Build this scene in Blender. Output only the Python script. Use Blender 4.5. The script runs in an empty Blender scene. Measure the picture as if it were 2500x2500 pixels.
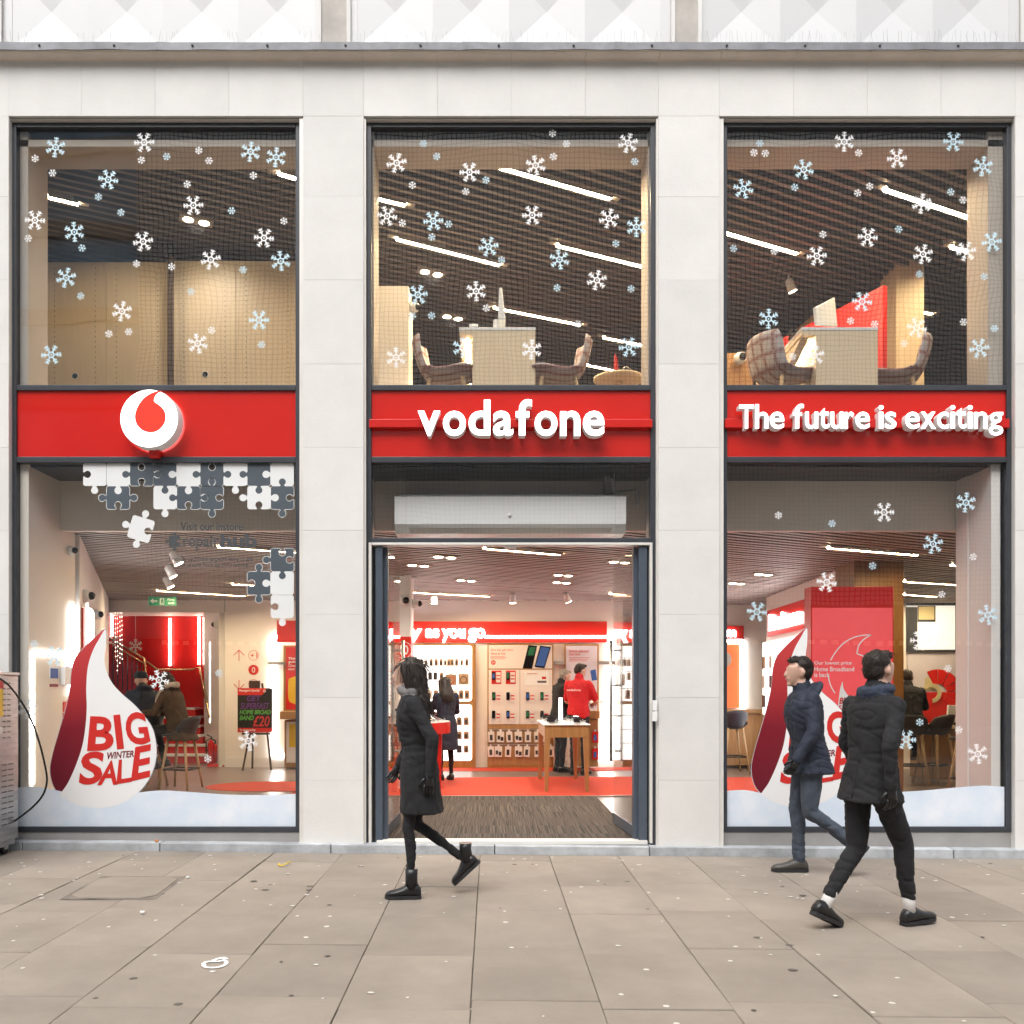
import bpy, bmesh, math, random
import numpy as np
from mathutils import Vector, Matrix
random.seed(7)
R = math.radians
SC = bpy.context.scene
COL = SC.collection

# ---------------------------------------------------------------- camera, sky, sun, exposure
D, F, H, CX, CY = 7.94, 2200.0, 1.47, 1198.0, 1681.0     # distance to facade, focal (photo px), eye height, vanishing point
cam = bpy.data.cameras.new('camera')
cam.sensor_width = 36.0
cam.lens = F / 2500.0 * 36.0
cam.shift_x = (1250 - CX) / 2500.0
cam.shift_y = (CY - 1250) / 2500.0
cam.clip_end = 500
cam_o = bpy.data.objects.new('camera', cam)
cam_o.location = (0, -D, H)
cam_o.rotation_euler = (R(90), 0, 0)
COL.objects.link(cam_o)
SC.camera = cam_o

world = bpy.data.worlds.new('World')
SC.world = world
world.use_nodes = True
wn = world.node_tree
bg = wn.nodes['Background']
sky = wn.nodes.new('ShaderNodeTexSky')
sky.sky_type = 'NISHITA'
sky.sun_disc = False
sky.sun_elevation = R(54)
sky.sun_rotation = R(198)
sky.air_density = 1.0
sky.dust_density = 4.0
hsv = wn.nodes.new('ShaderNodeHueSaturation')            # overcast: the cloud layer greys the blue out
hsv.inputs['Saturation'].default_value = 0.30
wn.links.new(sky.outputs[0], hsv.inputs['Color'])
wn.links.new(hsv.outputs[0], bg.inputs['Color'])
bg.inputs['Strength'].default_value = 0.15

sun = bpy.data.lights.new('sun', 'SUN')
sun.energy = 1.5
sun.angle = R(55)
sun.color = (1.0, 0.98, 0.955)
sun_o = bpy.data.objects.new('sun', sun)
sun_o.rotation_euler = (R(36), 0, R(-18))
sun_o.location = (0, -12, 20)
COL.objects.link(sun_o)

SC.view_settings.view_transform = 'Standard'
SC.view_settings.look = 'None'
SC.view_settings.gamma = 1.0
SC.view_settings.use_curve_mapping = False
SC.view_settings.exposure = 0.65
SC.cycles.max_bounces = 7
SC.cycles.diffuse_bounces = 3
SC.cycles.glossy_bounces = 3
SC.cycles.use_adaptive_sampling = True
SC.cycles.adaptive_threshold = 0.025
SC.cycles.transparent_max_bounces = 16
SC.cycles.caustics_reflective = False
SC.cycles.caustics_refractive = False
SC.cycles.sample_clamp_indirect = 6.0

# ---------------------------------------------------------------- helpers
def at(px, py, Y):
    s = (Y + D) / F
    return Vector(((px - CX) * s, Y, H - (py - CY) * s))
def X_(px, Y): return (px - CX) * (Y + D) / F
def Z_(py, Y): return H - (py - CY) * (Y + D) / F
def on_plane(px, py, z):                                   # where the line through a photo point meets the level z
    d = F * (z - H) / (CY - py)
    return Vector(((px - CX) * d / F, d - D, z))

def _nt(name):
    m = bpy.data.materials.new(name)
    m.use_nodes = True
    return m, m.node_tree, m.node_tree.nodes['Principled BSDF']

def mat(name, col, rough=0.55, metal=0.0, noise=None, bump=None, emit=None, estr=0.0, rand=0.0, spec=0.5, coat=0.0, col2=None, stretch=(1, 1, 1), alpha=1.0, transmission=0.0, sub=0.0):
    m, nt, b = _nt(name)
    N, L = nt.nodes, nt.links
    b.inputs['Base Color'].default_value = (*col, 1)
    b.inputs['Roughness'].default_value = rough
    b.inputs['Metallic'].default_value = metal
    b.inputs['Specular IOR Level'].default_value = spec
    b.inputs['Coat Weight'].default_value = coat
    b.inputs['Alpha'].default_value = alpha
    if emit:
        b.inputs['Emission Color'].default_value = (*emit, 1)
        b.inputs['Emission Strength'].default_value = estr
    src = None
    tc = None
    def coords():
        nonlocal tc
        if tc is None:
            t = N.new('ShaderNodeTexCoord')
            mp = N.new('ShaderNodeMapping')
            mp.inputs['Scale'].default_value = stretch
            L.new(t.outputs['Object'], mp.inputs['Vector'])
            if rand:
                oi = N.new('ShaderNodeObjectInfo')
                cb = N.new('ShaderNodeCombineXYZ')
                mu = N.new('ShaderNodeMath'); mu.operation = 'MULTIPLY'; mu.inputs[1].default_value = 37.0
                L.new(oi.outputs['Random'], mu.inputs[0])
                L.new(mu.outputs[0], cb.inputs[0]); L.new(mu.outputs[0], cb.inputs[2])
                L.new(cb.outputs[0], mp.inputs['Location'])
            tc = mp
        return tc.outputs[0]
    if noise:
        sc_, amt = noise
        tx = N.new('ShaderNodeTexNoise')
        tx.inputs['Scale'].default_value = sc_
        tx.inputs['Detail'].default_value = 6
        tx.inputs['Roughness'].default_value = 0.62
        L.new(coords(), tx.inputs['Vector'])
        rp = N.new('ShaderNodeValToRGB')
        c2 = col2 or tuple(max(0, c * (1 - amt)) for c in col)
        c1 = col if col2 else tuple(min(1, c * (1 + amt)) for c in col)
        rp.color_ramp.elements[0].position = 0.3
        rp.color_ramp.elements[1].position = 0.7
        rp.color_ramp.elements[0].color = (*c2, 1)
        rp.color_ramp.elements[1].color = (*c1, 1)
        L.new(tx.outputs['Fac'], rp.inputs['Fac'])
        src = rp.outputs['Color']
    if rand:
        oi = N.new('ShaderNodeObjectInfo')
        mr = N.new('ShaderNodeMapRange')
        mr.inputs['To Min'].default_value = 1 - rand
        mr.inputs['To Max'].default_value = 1 + rand
        L.new(oi.outputs['Random'], mr.inputs['Value'])
        h = N.new('ShaderNodeHueSaturation')
        if src: L.new(src, h.inputs['Color'])
        else: h.inputs['Color'].default_value = (*col, 1)
        L.new(mr.outputs[0], h.inputs['Value'])
        src = h.outputs[0]
    if src: L.new(src, b.inputs['Base Color'])
    if bump:
        sc_, st = bump
        tx = N.new('ShaderNodeTexNoise')
        tx.inputs['Scale'].default_value = sc_
        tx.inputs['Detail'].default_value = 5
        L.new(coords(), tx.inputs['Vector'])
        bp = N.new('ShaderNodeBump')
        bp.inputs['Strength'].default_value = st
        bp.inputs['Distance'].default_value = 0.01
        L.new(tx.outputs['Fac'], bp.inputs['Height'])
        L.new(bp.outputs[0], b.inputs['Normal'])
    return m

def glow(name, col, strength):
    return mat(name, (0.8, 0.8, 0.8), 0.5, emit=col, estr=strength)

def glass_mat(name, tint=(0.93, 0.95, 0.94), base=0.05, wav=0.0, wscale=1.3):
    m, nt, b = _nt(name)
    N, L = nt.nodes, nt.links
    N.remove(b)
    out = N['Material Output']
    tr = N.new('ShaderNodeBsdfTransparent'); tr.inputs[0].default_value = (*tint, 1)
    gl = N.new('ShaderNodeBsdfGlossy'); gl.inputs['Roughness'].default_value = 0.0
    lw = N.new('ShaderNodeLayerWeight'); lw.inputs['Blend'].default_value = 0.5
    pw = N.new('ShaderNodeMath'); pw.operation = 'POWER'; pw.inputs[1].default_value = 4.0
    ma = N.new('ShaderNodeMath'); ma.operation = 'MULTIPLY_ADD'; ma.inputs[1].default_value = 0.8; ma.inputs[2].default_value = base
    mx = N.new('ShaderNodeMixShader')
    L.new(lw.outputs['Facing'], pw.inputs[0]); L.new(pw.outputs[0], ma.inputs[0])
    L.new(ma.outputs[0], mx.inputs[0]); L.new(tr.outputs[0], mx.inputs[1]); L.new(gl.outputs[0], mx.inputs[2])
    L.new(mx.outputs[0], out.inputs['Surface'])
    if wav:
        t = N.new('ShaderNodeTexCoord')
        tx = N.new('ShaderNodeTexNoise'); tx.inputs['Scale'].default_value = wscale; tx.inputs['Detail'].default_value = 1.0
        L.new(t.outputs['Object'], tx.inputs['Vector'])
        bp = N.new('ShaderNodeBump'); bp.inputs['Strength'].default_value = 1.0; bp.inputs['Distance'].default_value = wav
        L.new(tx.outputs['Fac'], bp.inputs['Height'])
        L.new(bp.outputs[0], gl.inputs['Normal'])
    return m

def wood(name, c1, c2, rough=0.45, stretch=(9, 9, 0.7), rand=0.0):
    return mat(name, c1, rough, noise=(3.0, 0), col2=c2, stretch=stretch, bump=(6, 0.08), rand=rand)

MATS = {}
def defmat(key, m): MATS[key] = m; return m

def tagit(o, label=None, cat=None, group=None, kind=None):
    if label: o['label'] = label
    if cat: o['category'] = cat
    if group: o['group'] = group
    if kind: o['kind'] = kind
    return o

def thing(name, loc, label, cat, group=None, rz=0.0):
    o = bpy.data.objects.new(name, None)
    o.empty_display_size = 0.1
    o.location = loc
    o.rotation_euler = (0, 0, rz)
    COL.objects.link(o)
    o['_w'] = list(loc)
    tagit(o, label, cat, group)
    return o

def _root(o):
    while o.parent: o = o.parent
    return o

class MB:
    def __init__(s): s.v = []; s.f = []; s.mi = []; s.sm = []
    def add(s, verts, faces, mi=0, smooth=False):
        n = len(s.v)
        s.v += [tuple(v) for v in verts]
        for f in faces:
            s.f.append([i + n for i in f]); s.mi.append(mi); s.sm.append(smooth)
        return s
    def box(s, x0, x1, y0, y1, z0, z1, mi=0):
        return s.add([(x0, y0, z0), (x1, y0, z0), (x1, y1, z0), (x0, y1, z0), (x0, y0, z1), (x1, y0, z1), (x1, y1, z1), (x0, y1, z1)],
                     [(0, 3, 2, 1), (4, 5, 6, 7), (0, 1, 5, 4), (1, 2, 6, 5), (2, 3, 7, 6), (3, 0, 4, 7)], mi)
    def pbox(s, px0, py0, px1, py1, Y, y1, mi=0):           # front face given by photo points at depth Y, running back to y1
        a, b = at(px0, py1, Y), at(px1, py0, Y)
        return s.box(min(a.x, b.x), max(a.x, b.x), Y, y1, min(a.z, b.z), max(a.z, b.z), mi)
    def obox(s, c, ux, hx, hy, z0, z1, mi=0):               # box turned about z: centre c, unit ux, half sizes
        ux = Vector((ux[0], ux[1], 0)).normalized(); uy = Vector((-ux.y, ux.x, 0))
        c = Vector((c[0], c[1], 0))
        P = []
        for z in (z0, z1):
            for a, b in ((-1, -1), (1, -1), (1, 1), (-1, 1)):
                q = c + ux * hx * a + uy * hy * b
                P.append((q.x, q.y, z))
        return s.add(P, [(0, 3, 2, 1), (4, 5, 6, 7), (0, 1, 5, 4), (1, 2, 6, 5), (2, 3, 7, 6), (3, 0, 4, 7)], mi)
    def hexa(s, P, mi=0):                                   # 8 free corners, bottom ring then top ring
        return s.add(P, [(0, 3, 2, 1), (4, 5, 6, 7), (0, 1, 5, 4), (1, 2, 6, 5), (2, 3, 7, 6), (3, 0, 4, 7)], mi)
    def cyl(s, p0, p1, r0, r1=None, seg=14, mi=0, smooth=True, caps=True):
        r1 = r0 if r1 is None else r1
        p0, p1 = Vector(p0), Vector(p1)
        return s.tube([p0, p1], [r0, r1], seg, mi, smooth, caps)
    def tube(s, pts, rad, seg=10, mi=0, smooth=True, caps=True, flat=None):
        pts = [Vector(p) for p in pts]
        if not hasattr(rad, '__len__'): rad = [rad] * len(pts)
        V = []; n0 = None
        for i, p in enumerate(pts):
            t = (pts[min(i + 1, len(pts) - 1)] - pts[max(i - 1, 0)])
            t = t.normalized() if t.length > 1e-9 else Vector((0, 0, 1))
            if n0 is None:
                n0 = t.cross(Vector((0, 0, 1)))
                if n0.length < 1e-3: n0 = t.cross(Vector((0, 1, 0)))
                n0.normalize()
            else:
                n0 = (n0 - t * n0.dot(t)).normalized()
            b = t.cross(n0)
            for k in range(seg):
                a = 2 * math.pi * k / seg
                V.append(p + (n0 * math.cos(a) + b * math.sin(a)) * rad[i])
        Fc = []
        for i in range(len(pts) - 1):
            for k in range(seg):
                a, b2 = i * seg + k, i * seg + (k + 1) % seg
                Fc.append((a, b2, b2 + seg, a + seg))
        s.add(V, Fc, mi, smooth)
        if caps:
            n = len(s.v) - len(V)
            s.f.append([n + k for k in range(seg)][::-1]); s.mi.append(mi); s.sm.append(False)
            s.f.append([n + (len(pts) - 1) * seg + k for k in range(seg)]); s.mi.append(mi); s.sm.append(False)
        return s
    def lathe(s, c, prof, seg=24, mi=0, smooth=True, axis='z'):
        V = []
        for r, h in prof:
            for k in range(seg):
                a = 2 * math.pi * k / seg
                if axis == 'z': V.append((c[0] + r * math.cos(a), c[1] + r * math.sin(a), c[2] + h))
                elif axis == 'y': V.append((c[0] + r * math.cos(a), c[1] + h, c[2] + r * math.sin(a)))
                else: V.append((c[0] + h, c[1] + r * math.cos(a), c[2] + r * math.sin(a)))
        Fc = []
        for i in range(len(prof) - 1):
            for k in range(seg):
                a, b = i * seg + k, i * seg + (k + 1) % seg
                Fc.append((a, b, b + seg, a + seg) if axis != 'y' else (a, a + seg, b + seg, b))
        return s.add(V, Fc, mi, smooth)
    def ball(s, c, r, seg=14, rings=8, mi=0):
        prof = [(max(1e-4, math.sin(math.pi * i / rings)), -math.cos(math.pi * i / rings)) for i in range(rings + 1)]
        rr = r if hasattr(r, '__len__') else (r, r, r)
        V = []
        for q, h in prof:
            for k in range(seg):
                a = 2 * math.pi * k / seg
                V.append((c[0] + q * math.cos(a) * rr[0], c[1] + q * math.sin(a) * rr[1], c[2] + h * rr[2]))
        Fc = []
        for i in range(rings):
            for k in range(seg):
                a, b = i * seg + k, i * seg + (k + 1) % seg
                Fc.append((a, b, b + seg, a + seg))
        return s.add(V, Fc, mi, True)
    def prism(s, poly, y0, y1, mi=0, smooth=False):         # poly: list of (x, z) anticlockwise seen from the street, extruded along y
        n = len(poly)
        V = [(x, y0, z) for x, z in poly] + [(x, y1, z) for x, z in poly]
        Fc = [tuple(range(n)), tuple(range(2 * n - 1, n - 1, -1))]
        s.add(V, Fc, mi, False)
        b = len(s.v) - 2 * n
        for i in range(n):
            j = (i + 1) % n
            s.f.append([b + i, b + i + n, b + j + n, b + j]); s.mi.append(mi); s.sm.append(smooth)
        return s
    def extrude_x(s, prof, x0, x1, mi=0):                   # prof: list of (y, z)
        n = len(prof)
        V = [(x0, y, z) for y, z in prof] + [(x1, y, z) for y, z in prof]
        s.add(V, [tuple(range(n)), tuple(range(2 * n - 1, n - 1, -1))] + [(i, i + n, (i + 1) % n + n, (i + 1) % n) for i in range(n)], mi)
        return s
    def sheet(s, poly, z, mi=0):
        return s.add([(x, y, z) for x, y in poly], [tuple(range(len(poly)))], mi)
    def mesh(s, name, mats, off=(0, 0, 0)):
        me = bpy.data.meshes.new(name)
        me.from_pydata([(v[0] - off[0], v[1] - off[1], v[2] - off[2]) for v in s.v], [], s.f)
        for m in (mats if isinstance(mats, (list, tuple)) else [mats]):
            me.materials.append(MATS[m] if isinstance(m, str) else m)
        me.polygons.foreach_set('material_index', s.mi)
        me.polygons.foreach_set('use_smooth', s.sm)
        me.update()
        return me
    def fix(s):
        return s
    def build(s, name, mats, parent=None, loc=None, bevel=0.0, kind=None, label=None, cat=None, group=None, rz=0.0, norm=True):
        if parent is not None:
            off = tuple(_root(parent)['_w'])
        else:
            if loc is None:
                a = np.array(s.v)
                mn, mx = a.min(0), a.max(0)
                loc = ((mn[0] + mx[0]) / 2, (mn[1] + mx[1]) / 2, mn[2])
            off = loc
        me = s.mesh(name, mats, off)
        if norm:
            bm = bmesh.new(); bm.from_mesh(me)
            bmesh.ops.recalc_face_normals(bm, faces=bm.faces)
            bm.to_mesh(me); bm.free()
        o = bpy.data.objects.new(name, me)
        COL.objects.link(o)
        if parent is not None: o.parent = parent
        else:
            o.location = off
            o['_w'] = list(off)
        if bevel:
            md = o.modifiers.new('edge', 'BEVEL'); md.width = bevel; md.segments = 2; md.limit_method = 'ANGLE'; md.angle_limit = R(40)
        tagit(o, label, cat, group, kind)
        return o

def dup(root, loc, rz=None, label=None, group=None):
    def cp(o, par):
        c = o.copy(); COL.objects.link(c)
        if par is not None: c.parent = par
        for ch in o.children: cp(ch, c)
        return c
    r = cp(root, None)
    r.location = loc
    r['_w'] = list(loc)
    if rz is not None: r.rotation_euler = (0, 0, rz)
    if label: r['label'] = label
    if group: r['group'] = group
    return r

_TX = {}
def text_data(body, bold=0.0, shear=0.0, spacing=1.0):
    key = (body, bold, shear, spacing)
    if key in _TX: return _TX[key]
    c = bpy.data.curves.new('txt', 'FONT')
    c.body = body; c.size = 1.0; c.shear = shear; c.extrude = 0.05; c.space_character = spacing
    c.resolution_u = 4
    if bold: c.bevel_depth = bold; c.bevel_resolution = 1
    o = bpy.data.objects.new('txt', c)
    COL.objects.link(o)
    dg = bpy.context.evaluated_depsgraph_get()
    ev = o.evaluated_get(dg)
    me = ev.to_mesh()
    V = np.array([v.co[:] for v in me.vertices]); Fc = [tuple(p.vertices) for p in me.polygons]
    ev.to_mesh_clear()
    bpy.data.objects.remove(o); bpy.data.curves.remove(c)
    mn, mx = V.min(0), V.max(0)
    V = (V - mn) / np.maximum(mx - mn, 1e-6)                # 0..1 box
    V[:, 2] = (V[:, 2] > 0.5).astype(float)                 # flat faces, straight returns
    _TX[key] = (V, Fc, (mx - mn)[0] / (mx - mn)[1])
    return _TX[key]

def text(name, body, px0, py0, px1, py1, Y, m, parent=None, depth=0.003, bold=0.0, shear=0.0, quad=None, frame=None, spacing=1.0, b=None, **kw):
    """writing standing in an upright plane; px box (or quad TL TR BR BL) at depth Y, or a frame (origin, ux, width, height)"""
    V, Fc, asp = text_data(body, bold, shear, spacing)
    P = []
    if frame:
        o, ux, w, h = frame
        ux = Vector(ux).normalized(); nrm = Vector((ux.y, -ux.x, 0))
        for x, y, z in V:
            q = Vector(o) + ux * (x * w) + Vector((0, 0, 1)) * (y * h) + nrm * (z * depth)
            P.append(q)
    else:
        if quad is None: quad = ((px0, py0), (px1, py0), (px1, py1), (px0, py1))
        TL, TR, BR, BL = [at(q[0], q[1], Y) for q in quad]
        for x, y, z in V:
            q = BL * ((1 - x) * (1 - y)) + BR * (x * (1 - y)) + TR * (x * y) + TL * ((1 - x) * y)
            P.append((q.x, Y - z * depth, q.z))
    mb = b or MB()
    mb.add(P, Fc)
    if b is not None: return mb
    return mb.build(name, m, parent, norm=False, **kw)

def smooth_closed(P, n=6):                                  # Catmull-Rom through closed outline
    out = []
    m = len(P)
    for i in range(m):
        p0, p1, p2, p3 = [np.array(P[(i + k) % m], float) for k in (-1, 0, 1, 2)]
        for j in range(n):
            t = j / n
            out.append(tuple(0.5 * ((2 * p1) + (-p0 + p2) * t + (2 * p0 - 5 * p1 + 4 * p2 - p3) * t * t + (-p0 + 3 * p1 - 3 * p2 + p3) * t ** 3)))
    return out
def smooth_open(P, n=8):
    out = []
    m = len(P)
    for i in range(m - 1):
        p0, p1, p2, p3 = [np.array(P[min(max(i + k, 0), m - 1)], float) for k in (-1, 0, 1, 2)]
        for j in range(n):
            t = j / n
            out.append(tuple(0.5 * ((2 * p1) + (-p0 + p2) * t + (2 * p0 - 5 * p1 + 4 * p2 - p3) * t * t + (-p0 + 3 * p1 - 3 * p2 + p3) * t ** 3)))
    out.append(tuple(P[-1]))
    return out
ORD = ['', 'first', 'second', 'third', 'fourth', 'fifth', 'sixth', 'seventh', 'eighth', 'ninth', 'tenth', 'eleventh', 'twelfth', 'thirteenth', 'fourteenth', 'fifteenth', 'sixteenth',
       'seventeenth', 'eighteenth', 'nineteenth', 'twentieth', 'twenty-first', 'twenty-second', 'twenty-third', 'twenty-fourth', 'twenty-fifth']
# ---------------------------------------------------------------- materials
defmat('stone', mat('pale_limestone', (0.725, 0.715, 0.692), 0.75, noise=(2.2, 0.05), bump=(40, 0.14), rand=0.03))
defmat('stone_soffit', mat('limestone_moulding', (0.70, 0.635, 0.56), 0.8, noise=(3, 0.08), bump=(30, 0.12)))
defmat('joint', mat('stone_joint_mortar', (0.64, 0.62, 0.59), 0.9))
defmat('mullion_stone', mat('weathered_stone_pier', (0.50, 0.47, 0.43), 0.8, noise=(4, 0.16), bump=(30, 0.15)))
defmat('lead', mat('lead_flashing_metal', (0.20, 0.205, 0.22), 0.6, metal=0.25, noise=(5, 0.25), bump=(9, 0.5)))
defmat('bolt', mat('bolt_steel', (0.12, 0.12, 0.13), 0.4, metal=0.8))
defmat('white_panel', mat('white_enamel_panel', (0.64, 0.645, 0.65), 0.4, noise=(3, 0.015)))
defmat('wire', mat('spike_wire', (0.42, 0.42, 0.42), 0.4, metal=0.6))
defmat('frame', mat('anthracite_frame_paint', (0.045, 0.05, 0.06), 0.38, noise=(6, 0.12)))
defmat('frame_blue', mat('slate_blue_door_paint', (0.075, 0.095, 0.125), 0.35, noise=(5, 0.1)))
defmat('trim', mat('pale_metal_trim', (0.74, 0.72, 0.68), 0.4, metal=0.1, noise=(4, 0.06)))
defmat('steel', mat('brushed_stainless_steel', (0.55, 0.55, 0.54), 0.3, metal=0.9, noise=(3, 0.1), stretch=(20, 20, 1)))
defmat('sillgrey', mat('grey_sill_panel', (0.33, 0.32, 0.31), 0.55, noise=(3, 0.12), bump=(25, 0.1)))
defmat('granite', mat('grey_granite_step', (0.42, 0.44, 0.46), 0.7, noise=(5, 0.28), bump=(35, 0.3), rand=0.06))
defmat('glass', glass_mat('window_glass', tint=(0.985, 0.99, 0.985), base=0.12, wav=0.0022))
defmat('glass_low', glass_mat('shop_window_glass', tint=(0.985, 0.99, 0.985), base=0.045, wav=0.0018))
defmat('door_glass', glass_mat('door_glass', tint=(0.97, 0.98, 0.975), base=0.05, wav=0.0))
defmat('red_glass', mat('red_glass_fascia', (0.62, 0.018, 0.012), 0.03, noise=(2, 0.03), spec=0.9, bump=(1.5, 0.03)))
defmat('red_rail', mat('red_painted_rail', (0.60, 0.016, 0.012), 0.3))
defmat('sign_face', glow('lit_white_acrylic', (1.0, 0.985, 0.95), 2.0))
defmat('sign_side', mat('white_acrylic_return', (0.72, 0.73, 0.72), 0.4, emit=(1, 0.98, 0.92), estr=0.06))
defmat('logo_red', mat('red_acrylic_mark', (0.62, 0.03, 0.02), 0.3, emit=(0.9, 0.06, 0.03), estr=0.35))
defmat('sticker_white', mat('white_vinyl', (0.9, 0.91, 0.92), 0.4))
defmat('sticker_blue', mat('pale_blue_vinyl', (0.60, 0.80, 0.90), 0.4))
defmat('puzzle_dark', mat('slate_vinyl', (0.075, 0.095, 0.115), 0.45, noise=(4, 0.06)))
defmat('puzzle_white', mat('frosted_white_vinyl', (0.78, 0.80, 0.80), 0.45))
defmat('grey_print', mat('grey_print_lettering', (0.065, 0.072, 0.08), 0.5))
defmat('dark_print', mat('dark_print_lettering', (0.09, 0.09, 0.10), 0.5))
defmat('red_print', mat('red_print_ink', (0.62, 0.025, 0.02), 0.45))
defmat('maroon_print', mat('maroon_print_ink', (0.20, 0.008, 0.022), 0.45))
defmat('white_print', mat('white_print_ink', (0.85, 0.85, 0.85), 0.45))
defmat('snow_film', mat('snow_printed_film', (0.82, 0.87, 0.93), 0.5, noise=(2.6, 0), col2=(0.62, 0.73, 0.87)))
defmat('paving', mat('sandy_concrete_paving', (0.288, 0.247, 0.206), 0.82, noise=(1.9, 0.14), bump=(70, 0.25), rand=0.09))
defmat('paving_base', mat('dark_paving_joint', (0.20, 0.172, 0.145), 0.95, noise=(3, 0.6)))
defmat('paving_plain', mat('plain_paving', (0.33, 0.28, 0.235), 0.85, noise=(1.5, 0.15)))
defmat('asphalt', mat('asphalt_road', (0.055, 0.055, 0.057), 0.9, noise=(30, 0.3), bump=(60, 0.4)))
defmat('gum_white', mat('old_white_gum', (0.62, 0.59, 0.54), 0.8))
defmat('gum_dark', mat('old_dark_gum', (0.12, 0.105, 0.09), 0.85))
defmat('chalk', mat('white_spray_paint', (0.80, 0.80, 0.79), 0.8))
defmat('yellow', mat('yellow_plastic_band', (0.75, 0.55, 0.05), 0.45))
defmat('paper', mat('white_paper_scrap', (0.8, 0.79, 0.76), 0.8))
defmat('orange_paper', mat('orange_paper', (0.7, 0.28, 0.08), 0.7))
# interior
defmat('wall', mat('cream_interior_wall', (0.85, 0.80, 0.76), 0.6, noise=(2, 0.02)))
defmat('wall_white', mat('white_interior_paint', (0.82, 0.79, 0.77), 0.55, noise=(2, 0.015)))
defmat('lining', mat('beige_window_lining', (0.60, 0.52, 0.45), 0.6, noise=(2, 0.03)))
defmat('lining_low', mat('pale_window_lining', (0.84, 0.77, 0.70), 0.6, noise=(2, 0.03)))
defmat('void', mat('dark_ceiling_void', (0.018, 0.017, 0.017), 0.9))
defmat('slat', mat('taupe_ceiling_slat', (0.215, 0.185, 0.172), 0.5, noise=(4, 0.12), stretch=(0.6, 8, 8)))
defmat('slat_side', mat('shade_toned_slat_flank', (0.12, 0.105, 0.098), 0.6))  # flanks darker than the undersides: shade between slats put into the colour
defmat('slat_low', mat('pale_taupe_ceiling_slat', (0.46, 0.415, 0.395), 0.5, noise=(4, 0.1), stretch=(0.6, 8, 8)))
defmat('vinyl_floor', mat('grey_brown_vinyl_floor', (0.165, 0.125, 0.11), 0.3, noise=(2, 0.1), bump=(40, 0.04)))
defmat('red_carpet', mat('red_orange_carpet', (0.48, 0.038, 0.010), 0.8, noise=(60, 0.12), bump=(150, 0.3)))
defmat('red_wall', mat('red_gloss_wall', (0.56, 0.014, 0.012), 0.25, noise=(1.5, 0.03)))
defmat('red_sign', mat('red_sign_panel', (0.66, 0.02, 0.014), 0.3, noise=(1.5, 0.03)))
defmat('red_metal', mat('red_enamel', (0.60, 0.015, 0.012), 0.28))
defmat('oak', wood('oak_veneer', (0.46, 0.27, 0.115), (0.36, 0.195, 0.075)))
defmat('oak_pale', wood('pale_oak_veneer', (0.84, 0.69, 0.48), (0.77, 0.61, 0.41), rand=0.02))
defmat('oak_edge', wood('oak_frame', (0.42, 0.225, 0.075), (0.33, 0.165, 0.05)))
defmat('oak_leg', wood('oak_leg', (0.52, 0.36, 0.20), (0.42, 0.28, 0.14), stretch=(30, 30, 1)))
defmat('wood_column', wood('brown_column_veneer', (0.22, 0.105, 0.025), (0.17, 0.08, 0.018), stretch=(7, 7, 0.4)))
defmat('dark_wood', wood('dark_stained_wood', (0.06, 0.03, 0.018), (0.04, 0.02, 0.012)))
defmat('brown_metal', mat('brown_painted_metal', (0.085, 0.055, 0.042), 0.4, noise=(6, 0.1)))
defmat('white_plastic', mat('white_plastic', (0.88, 0.88, 0.88), 0.35))
defmat('grey_plastic', mat('grey_plastic', (0.35, 0.35, 0.35), 0.4))
defmat('black_plastic', mat('black_plastic', (0.015, 0.015, 0.017), 0.25))
defmat('black_gloss', mat('black_glass_screen', (0.01, 0.01, 0.012), 0.08))
defmat('navy_seat', mat('navy_moulded_seat', (0.035, 0.042, 0.06), 0.5))
defmat('grey_seat', mat('charcoal_moulded_seat', (0.05, 0.05, 0.052), 0.55))
defmat('brass', mat('brass_handrail', (0.62, 0.42, 0.22), 0.22, metal=0.9))
defmat('led', glow('warm_led_tube', (1.0, 0.76, 0.45), 175.0))
defmat('led_cool', glow('white_led_tube', (1.0, 0.95, 0.90), 11.0))
defmat('led_red', glow('warm_wall_tube', (1.0, 0.80, 0.66), 14.0))
defmat('spot_glow', glow('spot_lamp_face', (1.0, 0.84, 0.58), 30.0))
defmat('lightbox', glow('white_lit_display_panel', (1.0, 0.97, 0.95), 1.7))
defmat('neon_white', glow('white_neon_lettering', (1.0, 0.96, 0.93), 8.0))
defmat('lamp_body', mat('pale_lamp_housing', (0.40, 0.35, 0.32), 0.5))
defmat('green_sign', mat('green_exit_sign', (0.01, 0.16, 0.07), 0.4, emit=(0.01, 0.2, 0.09), estr=0.3))
defmat('blackboard', mat('black_poster_print', (0.018, 0.017, 0.016), 0.5))
defmat('purple_pen', mat('purple_marker', (0.16, 0.05, 0.26), 0.5))
defmat('green_pen', mat('green_marker', (0.12, 0.42, 0.08), 0.5))
defmat('red_pen', mat('red_marker', (0.55, 0.05, 0.05), 0.5))
defmat('yellow_print', mat('yellow_print_ink', (0.78, 0.52, 0.04), 0.45))
defmat('orange_lit', mat('orange_lit_panel', (0.75, 0.16, 0.05), 0.5, emit=(1, 0.22, 0.08), estr=0.55))
defmat('kraft', mat('kraft_card', (0.42, 0.28, 0.18), 0.7, rand=0.15))
defmat('card_white', mat('white_product_card', (0.78, 0.73, 0.70), 0.5, rand=0.03))
defmat('card_dark', mat('dark_product_pack', (0.05, 0.045, 0.045), 0.4, rand=0.3))
defmat('screen_blue', mat('blue_phone_screen', (0.04, 0.09, 0.26), 0.15, emit=(0.10, 0.22, 0.6), estr=0.10))
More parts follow.
